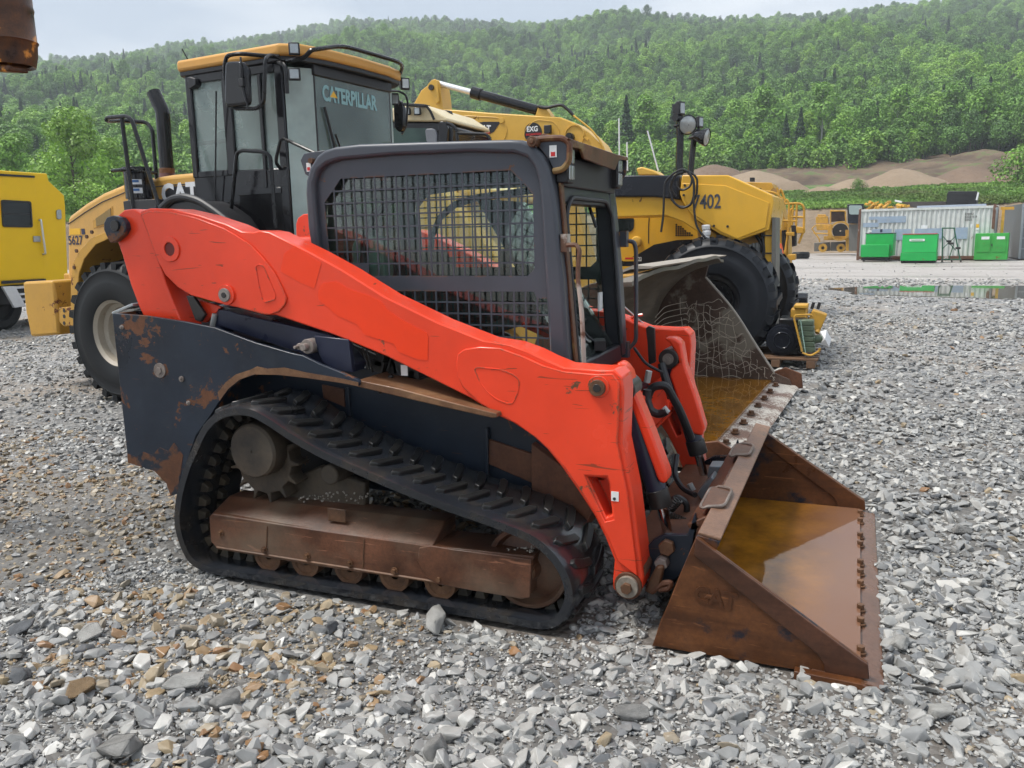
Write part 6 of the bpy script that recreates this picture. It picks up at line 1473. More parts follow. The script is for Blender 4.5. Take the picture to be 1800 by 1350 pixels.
# front frame, lift arms
ffm = MB().prism([(2.35, .6), (4.2, .6), (4.2, 1.1), (3.6, 2.05), (3.1, 2.25), (2.5, 1.9)], -.55, .55).build('front_frame', M['catyellow'], wl, bevel=0.04)
MB().prism([(2.85, 1.95), (3.3, 2.30), (3.6, 2.1), (4.6, 1.05), (5.15, .35), (4.95, .25), (4.3, .85), (3.4, 1.65), (2.95, 1.6)], .50, .68).build('lift_arm', M['catyellow'], wl, bevel=0.02)
MB().prism([(2.85, 1.95), (3.3, 2.30), (3.6, 2.1), (4.6, 1.05), (5.15, .35), (4.95, .25), (4.3, .85), (3.4, 1.65), (2.95, 1.6)], -.68, -.50).build('lift_arm', M['catyellow'], wl, bevel=0.02)
MB().cyl((3.1, -.2, 2.1), (4.2, -.2, 2.0), .10, None, 16).cyl((4.2, -.2, 2.0), (4.6, -.2, 1.9), .05, None, 12).build('tilt_cylinder', M['catyellow'], wl)
MB().prism([(4.4, 2.1), (4.75, 2.0), (5.0, 1.0), (4.9, .8), (4.6, 1.2)], -.28, -.12).build('tilt_lever', M['catyellow'], wl, bevel=0.02)
MB().box(1.2, 2.4, -.4, .4, .6, 1.2).build('articulation_joint', M['catworn'], wl, bevel=0.02)
MB().box(2.9, 3.6, -1.2, 1.2, .55, .95).build('front_axle', M['catworn'], wl, bevel=0.06)
MB().prism([(2.55, 1.5), (2.7, 1.62), (3.7, 1.62), (3.95, 1.4), (3.95, 1.37), (3.7, 1.58), (2.7, 1.58), (2.55, 1.47)], -1.42, -.7).build('front_fender', M['blackmatt'], wl)

# its bucket, a frame of its own angle (the machine is steered)
B = Frame(-0.70, 7.25, -3)
bk_m = C.m.inverted() @ B.m
def bpart(mb, nm, mat, par=None, **kw):
    mb.v = [tuple(bk_m @ Vector(v)) for v in mb.v]; return mb.build(nm, mat, par or wl, **kw)
prof_b = [(0.03, .04), (-.20, .05), (-.85, .055), (-1.15, .12), (-1.36, .34), (-1.42, .66), (-1.32, .98), (-1.08, 1.24), (-.82, 1.36), (-.66, 1.40)]
cm_ = catmull(prof_b, 4); inn = [Vector(p) for p in cm_]
outl = []
for i, p_ in enumerate(inn):
    d_ = (inn[min(i + 1, len(inn) - 1)] - inn[max(i - 1, 0)]).normalized(); outl.append((p_.x - d_.y * -0.03 * -1, p_.y + d_.x * -.03 * -1) if False else (p_.x + d_.y * .03, p_.y - d_.x * .03))
wob = lambda y: 0.03 * math.sin(y * 2.1) + 0.012 * math.sin(y * 7.3)
ny = 40; vs, fs = [], []
for k in range(ny + 1):
    yy = -1.64 + 3.28 * k / ny; e_ = abs(yy) / 1.64
    for j, (a, b) in enumerate([tuple(p) for p in inn] + outl[::-1]):
        jj = j if j < len(inn) else 2 * len(inn) - 1 - j; f = max(0, (jj - 20) / (len(inn) - 20)) if jj > 20 else 0
        a2, b2 = a + f * (wob(yy)), b + f * (wob(yy) * .8 - .10 * max(0, e_ - .55) ** 1.5 * 3 * (1 if yy < 0 else .25))
        vs.append((a2, yy, b2))
m_ = 2 * len(inn)
for k in range(ny):
    for j in range(m_): fs.append((k * m_ + j, k * m_ + (j + 1) % m_, (k + 1) * m_ + (j + 1) % m_, (k + 1) * m_ + j))
fs += [tuple(range(m_)), tuple(range(ny * m_ + m_ - 1, ny * m_ - 1, -1))]
big = bpart(MB().add(vs, fs), 'bucket', M['bigbucket'])
sidep = [(0.06, .05), (.03, .14), (-.131, .202), (-.311, .462), (-.555, .842), (-.858, 1.178), (-.82, 1.34)] + [tuple(p) for p in reversed([p for p in cm_ if p[0] < -.9])] + [(-.85, .055)]
for s in (-1, 1):
    ya, yb = (1.64, 1.67) if s > 0 else (-1.67, -1.64)
    bpart(MB().prism(sidep, ya, yb), 'side_plate', M['sideplate'], big, bevel=0.006)
    bpart(MB().tube([Vector((a, s * 1.655, b)) for a, b in ((-.131, .202), (-.311, .462), (-.555, .842), (-.858, 1.178))], .016, 8), 'edge_bar', M['palemud'], big)
bpart(MB().prism([(-.66, 1.395), (-.64, 1.41), (-.80, 1.42), (-.95, 1.36), (-.95, 1.34), (-.82, 1.39)], -1.1, 1.64), 'spill_guard_rim', M['palemud'], big)
bpart(MB().prism([(-.18, .085), (-.16, .10), (.085, .075), (.12, .05), (.10, .03), (-.18, .03)], -1.70, 1.70), 'cutting_edge', M['mudedge'], big, bevel=0.005)
for k in range(9):
    yy = -1.45 + 2.9 * k / 8; bpart(hexbolt(MB(), (-.08, yy, .10), (0, 0, 1), .025, .035), 'edge_bolt', M['rustpin'], big, bevel=0.002)
bpart(MB().box(-1.30, -.15, -1.63, 1.63, .10, .125), 'rainwater', M['bigwater'], big, sm=False)
bpart(MB().prism([(.0, .03), (.16, .05), (.14, .20), (-.02, .26), (-.14, .20)], 1.672, 1.70), 'side_cutter', M['rust'], big, bevel=0.006)
bpart(MB().prism([(.02, .03), (.22, .05), (.14, .19), (-.02, .27), (-.28, .22), (-.28, .06)], -1.70, -1.672), 'side_cutter', M['rust'], big, bevel=0.006)
# dried mortar splashed in a net pattern over the far side plate
netm = MB(); rn = random.Random(5)
def wave(y, x0, z0, x1, z1, amp, fr, ph):
    n_ = 26; return [Vector((x0 + (x1 - x0) * t + amp * math.sin(t * fr + ph) * .4, y, z0 + (z1 - z0) * t + amp * math.cos(t * fr * 1.3 + ph))) for t in [i / n_ for i in range(n_ + 1)]]
yn = 1.637
xmax = lambda z: np.interp(z, [.05, .2, .46, .84, 1.18], [-.02, -.16, -.34, -.58, -.88])
def snake(x0, z0, x1, z1, amp, r_):
    """a broken, wandering line of dried splash"""
    n_ = 30; ph = rn.uniform(0, 9); run = []
    for t in range(n_ + 1):
        f = t / n_; q = mnoise.noise((x0 * 7 + f * 3.1 + ph, z0 * 5, ph)); q2 = mnoise.noise((f * 5.3 + ph, z0 * 9, 4.2))
        run.append(Vector((x0 + (x1 - x0) * f + q * amp, yn, z0 + (z1 - z0) * f + q2 * amp)))
        if rn.random() < .07 and len(run) > 3: netm.tube(run, r_ * rn.uniform(.7, 1.3), 4, smooth=False); run = []
    if len(run) > 2: netm.tube(run, r_, 4, smooth=False)
for i in range(13):
    xb = -1.06 + i * .078; zt_ = float(np.interp(xb, [-1.1, -.88, -.58, -.34, -.16], [.95, .95, .80, .44, .18])); snake(xb, .13, xb - .03, zt_, .05, .0036)
for i in range(16):
    z_ = .15 + i * .052; snake(-1.06, z_, float(xmax(z_)) - .03, z_ + rn.uniform(-.05, .05), .09, .0033)
for i in range(12):
    z_ = .20 + i * .062
    netm.tube([Vector((-1.36 + .012 * i, yn - .38 - .02 * i, z_ * .8 + .1)), Vector((-1.25, yn - .12, z_)), Vector((-1.05, yn, z_ + .04))], .0034, 4)
tag(bpart(netm, 'mortar_lines', M['mortar'], big), kind='stuff')

# ================================================================== machine 7402
G = Frame()
g7 = G.root('mining_machine', (-1.7, 11.6, 0), 'yellow mining machine numbered 7402 with black lamp posts, coiled hose and large black wheels', 'mining machine')
wheel(G, g7, (-1.66, 10.55, 0.79), 0.78, 0.52, 0.34, M['tyreblue'], M['rimblack'], -1, 24, 0.035, irregular=1.0, seed=2)
wheel(G, g7, (-1.56, 12.25, 0.79), 0.78, 0.52, 0.34, M['tyreblue'], M['rimblack'], -1, 24, 0.035, irregular=1.0, seed=3)
PN = [(1199, 308), (1280, 308), (1357, 343), (1360, 354), (1352, 404), (1296, 424), (1266, 412), (1220, 384), (1200, 355), (1195, 340)]
PY = 10.9
pnl = MB().prism(G.prof(PN, PY), PY, 12.6).build('side_panel', M['yellow'], g7, bevel=0.012)
MB().prism(G.prof([(1199, 322), (1275, 326), (1352, 356), (1346, 400), (1296, 420), (1268, 408), (1224, 380), (1204, 352)], PY), PY - .012, PY - .001).build('raised_panel', M['yellow'], pnl, bevel=0.006)
t_ = G.at(1218, 367, y=PY); text('7402', G, (t_.x, PY - .016, t_.z), 0.245, M['greyprint'], pnl, bold=0.004, sx=0.72)
for px, py in ((1255, 397), (1279, 398), (1202, 343), (1204, 326)):
    p = G.at(px, py, y=PY - .01); MB().cyl((p.x, PY - .02, p.z), (p.x, PY - .01, p.z), .016, None, 10).build('bolt_head', M['blackprint'], pnl)
BM = [(1040, 345), (1190, 345), (1198, 352), (1222, 384), (1262, 413), (1255, 430), (1230, 410), (1200, 390), (1170, 379), (1040, 383)]
MB().prism(G.prof(BM, 11.05), 11.05, 12.3).build('main_boom', M['yellow'], g7, bevel=0.015)
bt = MB().prism(G.prof([(1040, 308), (1195, 308), (1196, 351), (1150, 346), (1040, 346)], 11.0), 11.0, 12.4).build('boom_cover', M['navygloss'], g7, bevel=0.02)
bd = MB().prism(G.prof([(1225, 398), (1262, 410), (1296, 424), (1352, 400), (1357, 520), (1345, 560), (1260, 500), (1228, 440)], 11.15), 11.15, 12.2).build('front_body', M['catyellow'], g7, bevel=0.01)
MB().prism(G.prof([(1344, 382), (1357, 380), (1356, 600), (1345, 600)], 10.98), 10.98, 11.2).build('mast_post', M['yellow'], g7, bevel=0.006)
MB().prism(G.prof([(1357, 382), (1364, 382), (1363, 622), (1354, 640)], 10.92), 10.92, 11.5).build('mast_rail', M['greyrail'], g7, bevel=0.006)
for py in (414, 445, 476, 507): p = G.at(1350, py, y=10.97); MB().box(p.x - .08, p.x + .06, 10.965, 10.978, p.z - .008, p.z + .008).build('post_joint', M['blackprint'], g7)
rh = random.Random(8)
for i, px in enumerate((1282, 1288, 1294, 1300, 1312, 1318, 1324, 1330, 1334)):
    z1_ = G.at(px, 428 + rh.uniform(-2, 6), y=11.08).z; z0_ = G.at(px, 466 + rh.uniform(-4, 6), y=11.08).z; xx = G.at(px, 450, y=11.08).x
    MB().cyl((xx, 11.09, z0_), (xx, 11.09, z1_), .022, None, 10).cyl((xx, 11.09, z0_ + .06), (xx, 11.09, z0_ + .12), .03, None, 6).cyl((xx, 11.09, z1_ - .10), (xx, 11.09, z1_ - .05), .028, None, 6).build('hose_coupling', M['silver'], g7)
tub(G, [(1280, 424, 11.05), (1286, 440, 11.05), (1280, 455, 11.05)], .014, 'hydraulic_hose', M['blackmatt'], g7)
tub(G, [(1325, 408, 11.05), (1340, 430, 11.0), (1343, 455, 11.0), (1334, 475, 11.0)], .020, 'hydraulic_hose', M['blackmatt'], g7)
tub(G, [(1338, 404, 11.02), (1344, 440, 10.97), (1338, 475, 11.0)], .018, 'hydraulic_hose', M['blackmatt'], g7)
wr = MB()
for i, (px, py) in enumerate(((1241, 400), (1242, 410), (1240, 419), (1243, 428), (1240, 436), (1243, 444))): wr.cyl(G.at(px, py - 5, y=10.85), G.at(px, py + 5, y=10.85), .055, .05, 14)
wr.build('white_wrapping', M['whitewrap'], g7, bevel=0.015)
tub(G, [(1188, 345, 10.8), (1178, 330, 10.8), (1185, 308, 10.8), (1210, 300, 10.8), (1226, 312, 10.8), (1225, 345, 10.8), (1210, 365, 10.8), (1190, 362, 10.8), (1180, 350, 10.8)], .014, 'coiled_hose', M['blackmatt'], g7)
tub(G, [(1180, 318, 10.78), (1176, 332, 10.78), (1183, 355, 10.78), (1198, 367, 10.78), (1215, 360, 10.78), (1222, 335, 10.78), (1218, 310, 10.78), (1200, 296, 10.78), (1183, 305, 10.78), (1168, 320, 10.78), (1166, 380, 10.78), (1162, 408, 10.78)], .014, 'coiled_hose', M['blackmatt'], g7)
tub(G, [(1190, 318, 10.76), (1190, 330, 10.76), (1200, 335, 10.76), (1214, 328, 10.76), (1217, 312, 10.76), (1208, 298, 10.76), (1220, 320, 10.76), (1219, 360, 10.76), (1224, 400, 10.76), (1245, 424, 10.76), (1278, 422, 10.76)], .014, 'coiled_hose', M['blackmatt'], g7)
# lamp posts
tub(G, [(1195, 308, 11.2), (1194, 290, 11.2), (1196, 240, 11.2), (1195, 215, 11.2)], .045, 'lamp_post', M['blackgloss'], g7, n=10)
tub(G, [(1214, 308, 12.2), (1216, 280, 12.2), (1221, 235, 12.2), (1226, 228, 12.2)], .042, 'lamp_post', M['blackgloss'], g7, n=10)
q = G.at(1194, 191, y=11.2); lamp(G, g7, q, (.12, .13, .17), -25); q2 = G.at(1192, 207, y=11.2); MB().cyl(q2 + Vector((-.03, -.05, 0)), q2 + Vector((0.02, .05, 0)), .05, None, 12).cyl(q2, q + Vector((0, 0, -.05)), .02, None, 8).build('lamp_swivel', M['blackmatt'], g7)
def round_lamp(px, py, y, rz):
    c = G.at(px, py, y=y); m = Matrix.Rotation(R(rz), 3, 'Z') @ Matrix.Rotation(R(12), 3, 'Y'); ax = m @ Vector((1, 0, 0))
    h_ = MB().lathe(c, ax, [(0.01, -.15), (.05, -.14), (.09, -.06), (.12, .02), (.125, .04), (.115, .045)], 28).build('headlamp', M['blackgloss'], g7)
    MB().lathe(c, ax, [(.115, .035), (.08, .05), (0.005, .055)], 28).build('lens', M['lens'], h_)
    MB().cyl(c - ax * .1, c - ax * .1 + Vector((-.12, 0, -.02)), .02, None, 8).build('lamp_bracket', M['blackmatt'], h_)
round_lamp(1207, 219, 11.1, -55); round_lamp(1238, 241, 12.1, -12)
q = G.at(1228, 215, y=12.2); lamp(G, g7, q, (.10, .12, .15), -25)
MB().cyl(q + Vector((0, 0, -.12)), q, .02, None, 8).build('lamp_swivel', M['blackmatt'], g7)
MB().box(-6.5, -1.9, 11.1, 12.3, .6, 1.1).build('rear_frame', M['catyellow'], g7, bevel=0.02)
wheel(G, g7, (-6.0, 10.55, 0.79), 0.78, 0.52, 0.34, M['tyreblue'], M['rimblack'], -1, 24, 0.035, seed=4)

# ================================================================== engine block and jug on a pallet
pal = G.root('wooden_pallet', (-.8, 11.0, 0), 'worn wooden pallet under the black drum and green jug beside the big wheels', 'pallet')
for x in (-1.30, -.90, -.50): MB().box(x, x + .10, 10.35, 11.35, .03, .12).build('bearer', M['wood'], pal, bevel=0.006)
for k in range(6):
    yy = 10.35 + k * .18; MB().box(-1.33, -.37, yy, yy + .11, .122, .145).build('board', M['wood'], pal, bevel=0.003)
dr = G.root('hydraulic_motor', (-.95, 10.8, .146), 'black round hydraulic motor with stepped rings lying on the wooden pallet', 'motor')
c_ = G.at(1375, 596, y=10.55); rr = 29 * (G.at(1385, 596, y=10.55) - G.at(1365, 596, y=10.55)).length / 20; c_.z = .147 + rr
MB().lathe((c_.x, 10.5, c_.z), (0, 1, 0), [(.005, .0), (rr * .45, .0), (rr * .5, -.012), (rr * .55, 0), (rr * .75, .0), (rr * .8, .03), (rr * .95, .03), (rr, .06), (rr, .30), (rr * .8, .34), (.01, .34)], 48).build('motor_housing', M['navygloss'], dr)
MB().box(c_.x - .05, c_.x + .26, 10.56, 10.95, .147, .60).build('motor_bracket', M['black'], dr, bevel=0.02)
jg = G.root('radiator_tank', (-.5, 10.55, .146), 'ribbed olive green plastic tank strapped in a bent yellow frame on the pallet edge', 'tank')
jx0, jz0 = G.at(1404, 617, y=10.5).x, G.at(1404, 617, y=10.5).z; jx1, jz1 = G.at(1433, 562, y=10.5).x, G.at(1433, 562, y=10.5).z
jb = MB()
for k in range(6):
    z0_ = jz0 + (jz1 - jz0) * k / 6; z1_ = jz0 + (jz1 - jz0) * (k + .92) / 6; sh_ = .02 * (3 - k)
    jb.prism(round2([(jx0 + sh_ * .5, 10.42), (jx1 + sh_ * .3, 10.42), (jx1 + sh_ * .3, 10.62), (jx0 + sh_ * .5, 10.62)], .03), z0_, z1_, 'z')
jb.box(jx0 + .02, jx1 - .02, 10.44, 10.60, jz0, jz1)
jbo = jb.build('tank_body', M['jug'], jg, bevel=0.008)
MB().cyl((jx1 - .02, 10.52, jz0 + .14), (jx1 + .10, 10.52, jz0 + .16), .05, None, 16).build('tank_neck', M['jug'], jg, bevel=0.005)
MB().add([(jx1 + .08, 10.48, jz0 + .10), (jx1 + .17, 10.50, jz0 + .06), (jx1 + .19, 10.55, jz0 + .15), (jx1 + .13, 10.53, jz0 + .26), (jx1 + .06, 10.52, jz0 + .24), (jx1 + .12, 10.44, jz0 + .16)], [(0, 1, 5), (1, 2, 5), (2, 3, 5), (3, 4, 5), (4, 0, 5), (0, 4, 3, 2, 1)]).build('plastic_cover', M['whitewrap'], jg)
tub(G, [(1410, 618, 10.38), (1396, 560, 10.38), (1398, 554, 10.38), (1425, 553, 10.38), (1428, 556, 10.40)], .012, 'tank_frame', M['partyellow'], jg)
tub(G, [(1410, 620, 10.38), (1425, 626, 10.38), (1440, 617, 10.38), (1441, 612, 10.38)], .012, 'tank_frame', M['partyellow'], jg)
tub(G, [(1416, 620, 10.40), (1412, 596, 10.40), (1407, 562, 10.40)], .006, 'strap', M['bottle'], jg)
vt = G.root('valve_assembly', (-.45, 11.1, .146), 'yellow cast valve assembly with bolts standing behind the olive green tank', 'valve block')
p = G.at(1412, 545, y=10.9)
MB().box(p.x - .14, p.x + .05, 10.75, 11.1, .147, p.z + .03).build('valve_body', M['partyellow'], vt, bevel=0.02)
MB().box(p.x - .10, p.x + .06, 10.72, 11.0, p.z + .032, p.z + .08).obox((p.x + .16, 10.9, p.z - .12), (.18, .2, .22), (0, 20, 0)).build('valve_cap', M['partyellow'], vt, bevel=0.012)
for dx in (-.02, .05): MB().cyl((p.x + .12 + dx, 10.85, p.z + .02), (p.x + .14 + dx, 10.85, p.z + .10), .02, None, 6).build('bolt_head', M['blackmatt'], vt)
tub(G, [(1436, 585, 10.8), (1440, 575, 10.85), (1438, 565, 10.85)], .03, 'valve_pipe', M['partyellow'], vt)

# ================================================================== excavator behind
X = Frame()
xc = X.root('excavator', (-3.2, 14.6, 0), 'yellow excavator with a long curved boom rising behind the grey mesh cab', 'excavator')
YB = 14.0
BO = [(776, 192), (800, 193), (860, 198), (940, 203), (985, 206), (1010, 216), (1035, 233), (1055, 252), (1068, 275), (1078, 310), (1085, 360), (1050, 380), (1020, 350), (1010, 320), (985, 290), (960, 270), (900, 262), (840, 252), (800, 238), (785, 222), (778, 205)]
bo = MB().prism(X.prof(BO, YB), YB, YB + .55).build('boom', M['exyellow'], xc, bevel=0.02)
for pts in ([(808, 203), (880, 207), (893, 226), (885, 250), (860, 254), (820, 240)], [(940, 210), (975, 214), (985, 232), (978, 254), (950, 262), (925, 254), (920, 232)]):
    MB().tube([Vector((a, YB - .002, b)) for a, b in X.prof(pts, YB)], .008, 5, closed=True).build('weld_line', M['exyellow'], bo)
p = X.at(1010, 238, y=YB)
MB().ring((p.x, YB - .01, p.z), (0, 1, 0), .16, .18, .02, 28).build('pivot_ring', M['exyellow'], bo)
p = X.at(1003, 242, y=YB); MB().cyl((p.x, YB - .08, p.z), (p.x, YB, p.z), .075, None, 16).cyl((p.x, YB - .12, p.z), (p.x, YB - .08, p.z), .045, None, 12).build('pivot_pin', M['grease'], bo)
for px, py in ((812, 210), (882, 212), (795, 205), (796, 228)):
    p = X.at(px, py, y=YB); MB().cyl((p.x, YB - .02, p.z), (p.x, YB, p.z), .05, None, 14).build('weld_boss', M['exyellow'], bo, bevel=.004)
p = X.at(1030, 243, y=YB); MB().obox((p.x, YB - .01, p.z), (.10, .02, .03), (0, 40, 0)).build('hose_clip', M['exyellow'], bo)
p = X.at(965, 226, y=YB); MB().box(p.x - .06, p.x + .06, YB - .10, YB - .02, p.z - .09, p.z + .05).build('lamp_box', M['blackmatt'], bo, bevel=.01)
dec = MB().prism(X.prof([(815, 226), (830, 218), (850, 214), (880, 214), (868, 232), (862, 235)], YB), YB - .005, YB - .001).build('decal', M['blackprint'], bo)
MB().prism(X.prof([(816, 225), (862, 232), (861, 235), (815, 227)], YB), YB - .008, YB - .005).build('decal_stripe', M['redprint'], bo)
t_ = X.at(839, 231, y=YB); text('CAT', X, (t_.x, YB - .010, t_.z), 0.155, M['white'], bo, bold=.006, sx=.85, tilt=5)
MB().prism(X.prof([(846, 233), (850, 228), (855, 233.5)], YB), YB - .013, YB - .011).build('emblem_triangle', M['yellowprint'], bo)
p = X.at(937, 233, y=YB); MB().cyl((p.x, YB - .006, p.z), (p.x, YB - .001, p.z), .165, None, 32).build('round_decal', M['blackprint'], bo)
text('EXG', X, (p.x - .115, YB - .010, p.z + .02), 0.12, M['white'], bo, bold=.004, sx=.9)
text('EXCAVATION', X, (p.x - .13, YB - .010, p.z - .045), 0.045, M['redprint'], bo, bold=.002)
MB().box(p.x - .07, p.x + .07, YB - .010, YB - .007, p.z - .10, p.z - .08).build('decal_line', M['white'], bo)
# stick, its cylinder
sk = MB().prism(X.prof([(727, 178), (738, 158), (752, 147), (766, 139), (770, 143), (773, 165), (776, 190), (779, 205), (770, 215), (700, 212), (705, 205)], YB), YB + .05, YB + .45).build('stick', M['exyellow'], xc, bevel=0.015)
MB().prism(X.prof([(753, 149), (760, 141), (766, 139), (770, 143), (773, 178), (768, 184), (756, 160)], YB), YB - .03, YB + .0).build('cylinder_lug', M['exyellow'], xc, bevel=.008)
p = X.at(759, 154, y=YB - .03); MB().cyl((p.x, YB - .07, p.z), (p.x, YB - .03, p.z), .05, None, 14).build('lug_pin', M['grease'], xc)
c0, c1, c2 = X.at(768, 146, y=YB + .12), X.at(832, 163, y=YB + .12), X.at(945, 194, y=YB + .12)
MB().cyl(c0, c1, .05, None, 18).build('piston_rod', M['brightrod'], xc)
dd = (c2 - c1).normalized()
cy = MB().cyl(c1, c2, .085, None, 24).cyl(c1 - dd * .02, c1 + dd * .16, .105, None, 24).build('stick_cylinder', M['blackgloss'], xc, bevel=.004)
MB().prism(X.prof([(940, 203), (945, 188), (955, 186), (966, 200), (968, 206)], YB), YB + .02, YB + .25).build('boom_lug', M['exyellow'], xc, bevel=.01)
tub(X, [(946, 187, YB), (960, 190, YB), (975, 186, YB), (988, 184, YB), (1000, 194, YB), (1008, 203, YB)], .028, 'boom_hose', M['blackmatt'], xc)
tub(X, [(1008, 203, YB - .02), (1040, 228, YB - .02), (1058, 252, YB - .02), (1068, 280, YB - .02), (1074, 330, YB)], .016, 'boom_pipe', M['exyellow'], xc)
# house
HS = [(1060, 388), (1100, 372), (1175, 372), (1225, 392), (1245, 420), (1240, 440), (1240, 500), (1060, 500)]
YH = 13.2
hs_ = MB().prism(X.prof(HS, YH), YH, 16.0).build('house', M['yellow'], xc, bevel=.04)
MB().prism(round2(X.prof([(1060, 383), (1115, 383), (1114, 402), (1108, 408), (1060, 408)], YH), .04), YH - .01, YH - .001).build('cab_window', M['darkglass'], hs_)
MB().prism(X.prof([(1085, 462), (1120, 448), (1150, 430), (1190, 422), (1240, 420), (1240, 468), (1085, 468)], YH), YH - .012, YH - .001).build('lower_panel', M['navygloss'], hs_)
MB().prism(X.prof([(1085, 468), (1240, 468), (1240, 476), (1085, 476)], YH), YH - .02, YH - .001).build('yellow_sill', M['yellow'], hs_)
MB().prism(X.prof([(1040, 477), (1240, 477), (1240, 530), (1040, 530)], YH), YH + .1, 15.8).build('undercarriage', M['blackmatt'], xc, bevel=.03)
tub(X, [(1142, 372, YH), (1140, 396, YH), (1140, 428, YH)], .008, 'panel_seam', M['blackprint'], hs_)
gm = MB()
for j in range(6):
    for i in range(8 - j // 2 + j):
        px, py = 1189 + i * 3.9, 395 + j * 3.7
        if px > 1192 + j * 5.2: continue
        p = X.at(px, py, y=YH); gm.box(p.x - .013, p.x + .013, YH - .004, YH - .001, p.z - .013, p.z + .013)
gm.build('louvre_holes', M['blackprint'], hs_)
a_, b_ = X.at(1096, 452, y=YH), X.at(1117, 459, y=YH); MB().box(a_.x, b_.x, YH - .018, YH - .013, b_.z, a_.z).build('label', M['yellowprint'], hs_)
MB().box(a_.x + .03, b_.x - .03, YH - .021, YH - .0185, b_.z + .03, b_.z + .06).build('label_print', M['redprint'], hs_)
a_, b_ = X.at(1117, 452, y=YH), X.at(1128, 459, y=YH); MB().box(a_.x, b_.x, YH - .018, YH - .013, b_.z, a_.z).build('label', M['white'], hs_)
text('CAT', X, (a_.x + .01, YH - .020, b_.z + .018), .05, M['blackprint'], hs_, bold=.002, sx=.9)
p = X.at(1119, 425, y=YH); MB().lathe((p.x, YH, p.z), (0, -1, 0), [(.09, 0), (.07, .05), (.01, .06)], 20).build('lamp_dome', M['exyellow'], hs_)
MB().prism(X.prof([(1122, 308), (1118, 296), (1128, 293), (1150, 300), (1160, 308)], 12.9), 12.9, 13.4).build('top_box', M['exyellow'], xc, bevel=.02)
for px0, py0, px1, py1, d_ in ((1088, 208, 1089, 300, 13.6), (1102, 250, 1103, 300, 13.6), (1138, 230, 1157, 300, 13.0)):
    tub(X, [(px0, py0, d_), (px1, py1, d_)], .012, 'aerial', M['white'], xc)

# ================================================================== second wheel loader, only its cab shows
L2 = Frame()
l2 = L2.root('wheel_loader', (-7.4, 12.3, 0), 'further wheel loader whose cream cab roof and dark windscreen show beside the excavator boom', 'wheel loader')
Y2 = 11.6
MB().prism(L2.prof([(655, 196), (735, 182), (752, 186), (786, 208), (786, 214), (700, 213), (655, 212)], Y2), Y2, Y2 + 1.6).build('cab_roof', M['cream'], l2, bevel=.03)
MB().prism(L2.prof([(655, 213), (775, 213), (792, 222), (796, 300), (650, 300)], Y2), Y2 + .03, Y2 + 1.55).build('cab_body', M['blackgloss'], l2, bevel=.03)
MB().prism(L2.prof([(660, 225), (752, 225), (760, 240), (762, 300), (655, 300)], Y2), Y2 + .015, Y2 + .028).build('side_window', M['darkgreenglass'], l2)
MB().prism(round2(L2.prof([(749, 227), (764, 226), (770, 236), (770, 252), (752, 252)], Y2 - .1), .04), Y2 - .14, Y2 - .08).build('mirror', M['greyplastic'], l2, bevel=.02)
MB().prism(round2(L2.prof([(773, 214), (784, 214), (789, 224), (788, 252), (772, 252)], Y2 - .1), .04), Y2 - .14, Y2 - .08).build('mirror', M['blackgloss'], l2, bevel=.02)
MB().prism(L2.prof([(712, 181), (751, 184), (750, 189), (712, 186)], Y2), Y2 - .05, Y2 + .1).build('lamp_bar', M['blackmatt'], l2, bevel=.006)
for px in (716, 734):
    q = L2.at(px, 196, y=Y2 - .08); lamp(L2, l2, q, (.10, .10, .11), -75)
tub(L2, [(750, 187, Y2 - .06), (756, 194, Y2 - .06), (763, 210, Y2 - .06)], .020, 'roof_rail', M['black'], l2)
tub(L2, [(784, 216, Y2 - .1), (795, 220, Y2 - .1), (803, 228, Y2 - .1), (804, 250, Y2 - .1)], .025, 'roof_rail', M['black'], l2)
tub(L2, [(803, 234, Y2 - .1), (855, 236, Y2 - .1), (862, 245, Y2 - .1)], .022, 'handrail', M['black'], l2)
tub(L2, [(826, 250, Y2 - .1), (834, 240, Y2 - .1)], .012, 'handrail', M['black'], l2)
MB().prism(L2.prof([(765, 192), (790, 194), (795, 210), (777, 214)], Y2 + .6), Y2 + .6, Y2 + .7).build('beacon_bracket', M['blackmatt'], l2, bevel=.01)
MB().box(-9.6, -6.2, Y2 + .2, Y2 + 1.4, .6, 2.0).build('body', M['catyellow'], l2, bevel=.05)
for xx in (-9.2, -6.6): wheel(L2, l2, (xx, Y2 - .35, .74), .73, .5, .335, M['tyre'], M['rim'], -1, 20)

# ================================================================== yellow machine with a railed platform
Q = Frame()
q7 = Q.root('drill_rig', (-1.4, 17.0, 0), 'old yellow machine with a railed platform and ladder behind the 7402 machine', 'mobile drill')
QY = 17.0
def qpl(pts, y0, y1, nm, mat='partyellow', bev=.01): return MB().prism(Q.prof(pts, y0), y0, y1).build(nm, M[mat], q7, bevel=bev)
qpl([(1310, 320), (1356, 321), (1360, 330), (1345, 345), (1310, 345)], QY, QY + 1.2, 'cab_roof')
qpl([(1360, 345), (1372, 350), (1378, 380), (1385, 395), (1386, 470), (1355, 470), (1355, 360)], QY, QY + 1.0, 'body')
qpl([(1325, 331), (1338, 331), (1342, 340), (1328, 338)], QY - .02, QY - .005, 'window', 'darkglass', 0)
qpl([(1384, 448), (1398, 447), (1398, 457), (1386, 458)], QY - .5, QY - .2, 'step_block')
qpl([(1381, 408), (1396, 408), (1396, 415), (1382, 414)], QY - .4, QY - .1, 'bracket')
qpl([(1391, 396), (1399, 396), (1399, 432), (1392, 434)], QY - .3, QY, 'hydraulic_tank', 'blackmatt')
qpl([(1399, 398), (1412, 400), (1412, 410), (1400, 410)], QY - .3, QY + .4, 'platform')
qpl([(1374, 405), (1381, 404), (1380, 440), (1374, 440)], QY - .2, QY, 'dark_opening', 'blackmatt')
